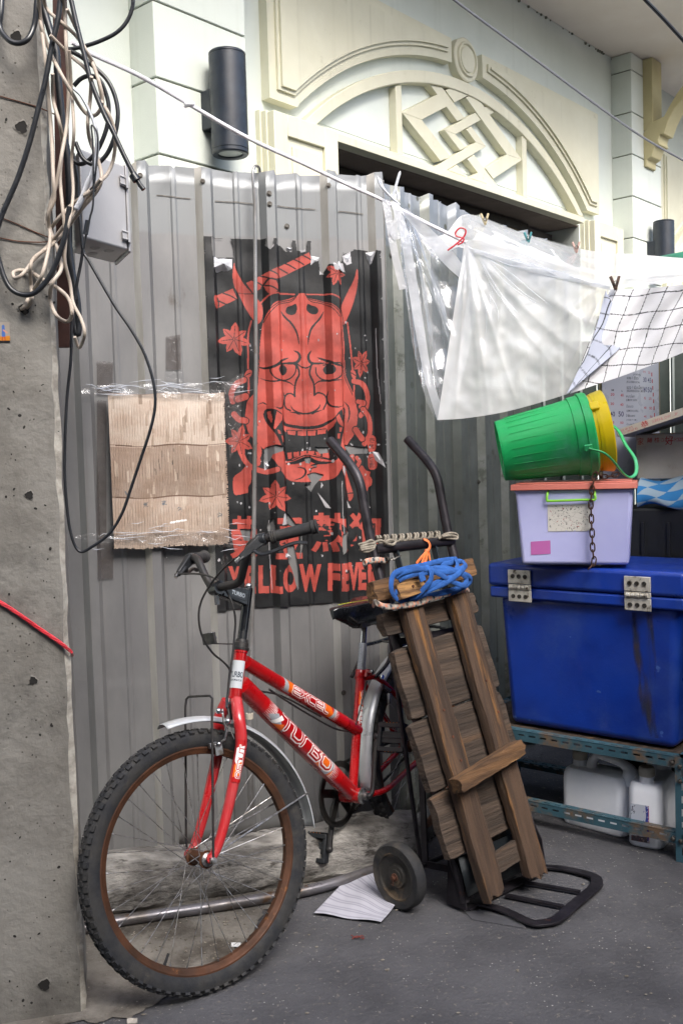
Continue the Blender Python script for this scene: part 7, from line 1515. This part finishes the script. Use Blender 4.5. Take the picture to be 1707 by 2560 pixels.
surf(F_L, [(1093, 1050, 3.16), (1160, 1046, 3.12), (1250, 1032, 3.08), (1330, 1012, 3.05), (1422, 984, 3.02)], 90, 70, .020, 3, [(.02, 11, .006, .4), (.02, 5, .013, 1.1), (.98, 5, .008, 1), (.3, 3, .006, 2)], 'front_drape', M['film_milky'], ps)
surf([(985, 512, 3.25), (1010, 530, 3.26), (1080, 620, 3.28), (1150, 705, 3.26), (1160, 712, 3.24)], [(1030, 860, 3.2), (1060, 985, 3.19), (1093, 1052, 3.18), (1112, 1040, 3.18), (1128, 1000, 3.18)], 60, 60, .022, 9, [(.1, 8, .02, .2)], 'left_drape', M['film_clear'], ps)
surf([(1160, 608, 3.22), (1172, 700, 3.2), (1160, 800, 3.19), (1140, 920, 3.18), (1095, 1050, 3.17)], [(1185, 625, 3.20), (1196, 700, 3.18), (1185, 800, 3.17), (1160, 930, 3.15), (1125, 1048, 3.15)], 40, 8, .006, 4, (), 'fold_edge', M['film_hem'], ps)
surf([(985, 515, 3.25), (1005, 620, 3.22), (1030, 780, 3.2), (1060, 940, 3.18), (1092, 1050, 3.17)], [(1003, 520, 3.24), (1028, 620, 3.21), (1055, 790, 3.19), (1080, 940, 3.17), (1112, 1040, 3.16)], 40, 6, .005, 6, (), 'left_hem', M['film_hem'], ps)
surf([(1000, 525, 3.24), (1060, 600, 3.24), (1110, 660, 3.23), (1160, 705, 3.22)], [(1015, 520, 3.23), (1085, 580, 3.23), (1140, 640, 3.22), (1170, 690, 3.21)], 30, 6, .006, 16, (), 'upper_fold', M['film_hem'], ps)
surf([(1100, 700, 3.2), (1050, 640, 3.21), (1010, 570, 3.22)], [(1135, 900, 3.2), (1090, 760, 3.2), (1040, 640, 3.2)], 20, 20, .01, 26, [(.5, 5, .01, 0)], 'inner_fold', M['film_clear'], ps)
BK_ = [(1050, 592, 3.36), (1110, 585, 3.5), (1152, 540, 3.62), (1200, 543, 3.75), (1318, 588, 3.85), (1450, 622, 3.95), (1560, 636, 3.9), (1760, 648, 3.7)]
FR_ = [(1100, 640, 3.24), (1160, 612, 3.22), (1185, 624, 3.20), (1290, 654, 3.14), (1400, 682, 3.08), (1525, 718, 3.00), (1620, 712, 2.92), (1760, 700, 2.85)]
surf(BK_, FR_, 120, 36, .035, 12, [(.15, 9, .03, .2), (.55, 8, .02, .5)], 'canopy_film', M['film_milky'], ps, sag=.02)
surf([(1152, 538, 3.60), (1200, 541, 3.73), (1318, 586, 3.83), (1450, 620, 3.93)], [(1160, 600, 3.35), (1230, 605, 3.45), (1340, 640, 3.5), (1450, 670, 3.5)], 60, 20, .03, 33, [(.3, 8, .02, 0)], 'second_layer', M['film_clear'], ps)
surf([(1540, 632, 3.85), (1640, 640, 3.75), (1760, 650, 3.65)], [(1540, 700, 3.05), (1640, 690, 3.0), (1760, 680, 2.95)], 30, 16, .02, 41, (), 'canopy_layer', M['film_milky'], ps)
surf([(1185, 621, 3.19), (1290, 651, 3.13), (1400, 679, 3.07), (1525, 716, 2.99)], [(1185, 632, 3.19), (1290, 668, 3.13), (1400, 697, 3.07), (1525, 726, 2.99)], 50, 6, .006, 51, (), 'front_hem', M['film_hem'], ps)
for P, nm in (([(955, 500, 3.23), (965, 560, 3.22), (978, 640, 3.21), (990, 690, 3.21), (998, 725, 3.21)], 0), ([(975, 505, 3.22), (985, 540, 3.21), (975, 580, 3.21), (985, 600, 3.21)], 1)):
    surf(P, [(x+18, y-4, d) for x, y, d in P], 24, 4, .006, 60+nm, (), 'hanging_strip', M['film_hem'], ps)
# sharp creases running out of the tied corner
b = MB(); R_ = random.Random(14)
for k in range(26):
    a0_ = R_.uniform(.08, 1.45); L0_ = R_.uniform(10, 120); L1_q = L0_+R_.uniform(60, 230); o_ = (1188, 628) if k % 3 else (1500, 720); sg = 1 if k % 3 else -1
    pts_ = []
    for t in (0, .35, .7, 1): l_ = L0_+(L1_q-L0_)*t; pts_.append(W(o_[0]+sg*l_*cos(a0_+.06*sin(t*3+k)), min(o_[1]+l_*sin(a0_+.06*sin(t*3+k)), 1010), 3.14-.0003*l_*(1 if sg > 0 else -.4)))
    b.tube(cat(pts_, 5), [.0003]+[.0012]*13+[.0003]*2, 4, flat=.5)
o = b.build('film_creases', M['film_hem'], ps); o['kind'] = 'stuff'
# knots of twisted plastic
b = MB()
for k, P in enumerate(([(943, 440), (950, 462), (965, 480), (985, 500), (1000, 512)], [(948, 445), (958, 470), (972, 490)], [(1000, 428), (992, 455), (985, 480), (978, 500)], [(997, 432), (990, 470), (995, 500)], [(955, 500), (970, 510), (985, 515), (1000, 530)], [(975, 488), (985, 500), (992, 520), (1010, 540)])):
    b.tube(cat([W(x, y, 3.22+.004*k) for x, y in P], 5), [.002]+[.0045+.001*(k % 3)]*(len(P)*5-6)+[.003]*2, 7, flat=.7)
o = b.build('plastic_knot', M['film_hem']); o.data.materials.clear(); o.data.materials.append(mat('white_film_knot', '#cfd3d9', '#b9bdc4', sc=40, rough=.35, bump=.001, bsc=100)); tag(o, 'twisted white plastic knot tied on the rope at the fence corner', 'knot')
b = MB(); b.tube(cat([W(x, y, 3.2) for x, y in ((1118, 626), (1140, 610), (1160, 590), (1163, 575), (1150, 570), (1139, 580), (1140, 590), (1158, 596), (1155, 606), (1143, 612))], 6), .0026, 8); o = b.build('red_tie', mat('red_cord', '#b3182a', rough=.4)); tag(o, 'red cord loop knotted where the rope meets the plastic sheet', 'cord')
def clip_(P, d, lab, col, jaws='#8a7a62'):
    t = thing('clothes_peg', lab, 'peg', W(*P, d)); o = W(*P, d); b = MB()
    b.bar(o+np.array([-.012, 0, .025]), o+np.array([.004, 0, -.015]), .012, .007); b.bar(o+np.array([.014, 0, .025]), o+np.array([.002, 0, -.015]), .012, .007); b.build('peg_arms', mat('peg', col, rough=.5), t, bevel=.0015)
    b = MB(); b.tube([o+np.array([.002+.006*cos(a), -.008, .004+.006*sin(a)]) for a in np.linspace(0, 6.2, 14)], .0012, 6); b.build('peg_spring', M['bolt'], t)
clip_((1210, 552), 3.6, 'pale wooden peg at the highest point of the plastic sheet', '#a89c7c'); clip_((1318, 598), 3.7, 'teal peg clipped on the back edge of the plastic sheet', '#2c6f74'); clip_((1438, 622), 3.75, 'pink and white peg standing on the plastic sheet', '#a78a80'); clip_((1535, 712), 2.97, 'rusty brown peg holding the checked cloth', '#4a3226')
# checked cloth: grid drawn as colours on its mesh
def cloth(name, top, bot, lab, rotg, cell, nu=200, nv=150, base='#f2f2f6', ink='#22252b', seed=0, parent=None, lw=.0022, amp=.012):
    T = cat([W(*p) for p in top], 12); Bt = cat([W(*p) for p in bot], 12)
    def samp(C, n):
        L = np.cumsum([0]+[np.linalg.norm(C[i+1]-C[i]) for i in range(len(C)-1)]); A = np.array(C); u = np.linspace(0, L[-1], n); return np.array([np.interp(u, L, A[:, i]) for i in range(3)]).T, L[-1]
    TT, LT = samp(T, nu+1); BB, LB = samp(Bt, nu+1); v = np.linspace(0, 1, nv+1)
    P = TT[:, None, :]*(1-v[None, :, None])+BB[:, None, :]*v[None, :, None]
    H = float(np.linalg.norm(TT[nu//2]-BB[nu//2])); U_ = np.linspace(0, 1, nu+1)[:, None]*(LT*(1-v[None, :])+LB*v[None, :])-(LT*(1-v[None, :])+LB*v[None, :])*0; V_ = np.linalg.norm(TT-BB, axis=1)[:, None]*v[None, :]
    w = .0016*np.sin(V_*60+U_*9)+.0016*np.sin(U_*50); a = rotg; X = U_*cos(a)-V_*sin(a)+w+.006*np.sin(V_*16); Y = U_*sin(a)+V_*cos(a)+w*1.3
    c = Canvas(0, 1, 0, 1, nu, nv, base); m_ = (np.abs((X/cell) % 1-.5)*cell < lw/2) | (np.abs((Y/cell) % 1-.5)*cell < lw/2); c.c[m_] = lin(ink)
    for i in range(nu+1):
        for j in range(0, nv+1):
            pass
    n = np.array([nrm(CAM-P[nu//2, nv//2])])
    d = amp*(np.sin(U_*22+V_*5+seed)*.5+.4*np.sin(U_*41-V_*9)+.25*np.sin(U_*70+V_*31))*np.sin(pi*np.clip(v[None, :]*1.0+.12, 0, 1))
    P = P+n[None]*d[..., None]
    o = c.build(name, lambda X_, Y_: np.moveaxis(P, 2, 0), M['cloth'], parent, base=None); 
    if lab: tag(o, lab, 'cloth')
    return o
M['cloth'] = mat('thin_cotton', '#ffffff', rough=.85, vcol=True, sub=.12, bump=.0006, bsc=300, rv=.05)
ck = cloth('checked_cloth', [(1524, 722, 3.0), (1600, 722, 2.93), (1700, 712, 2.86), (1800, 700, 2.8)], [(1424, 984, 3.02), (1500, 958, 3.0), (1560, 938, 2.97), (1640, 908, 2.92), (1710, 880, 2.88), (1800, 840, 2.8)], 'white cloth with thin black grid lines hanging beside the plastic sheet', .05, .052, lw=.0026)
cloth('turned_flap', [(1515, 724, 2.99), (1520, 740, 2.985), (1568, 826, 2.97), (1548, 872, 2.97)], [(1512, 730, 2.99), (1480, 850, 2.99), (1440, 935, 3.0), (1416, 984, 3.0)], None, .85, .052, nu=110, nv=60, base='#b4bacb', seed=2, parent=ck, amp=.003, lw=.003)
# ================================================================== the other side of the alley, behind the camera
ob = thing('opposite_building', 'plain plastered building with an unseen added canopy on the other side of the alley', 'building', (0, -1.6, 0))
b = MB(); b.box((0, -2.3, 2.6), (16, .4, 5.2)); b.build('wall', mat('opposite_plaster', '#a5a199', '#918d85', sc=2, rough=.9), ob, smooth=False)
b = MB(); b.box((0, -1.35, 3.3), (16, 1.6, .08)); b.build('shade_canopy', mat('shade_canopy_grey', '#55565a', rough=.8), ob, smooth=False)  # unseen overhang, added to darken the ground and fence foot

# unseen dark box, added at the right to block light
ms = thing('side_blocker', 'unseen dark cabinet standing beyond the ice chest', 'stall', (1.9, 3.2, 0))
b = MB(); b.box((1.95, 3.1, .95), (.9, 1.7, 1.9)); b.build('blocker', M['dark'], ms, bevel=.01)
b = MB(); b.box((1.95, 3.0, 2.0), (1.1, 2.0, .04)); b.build('blocker_top', M['wood_grey'], ms, bevel=.004)
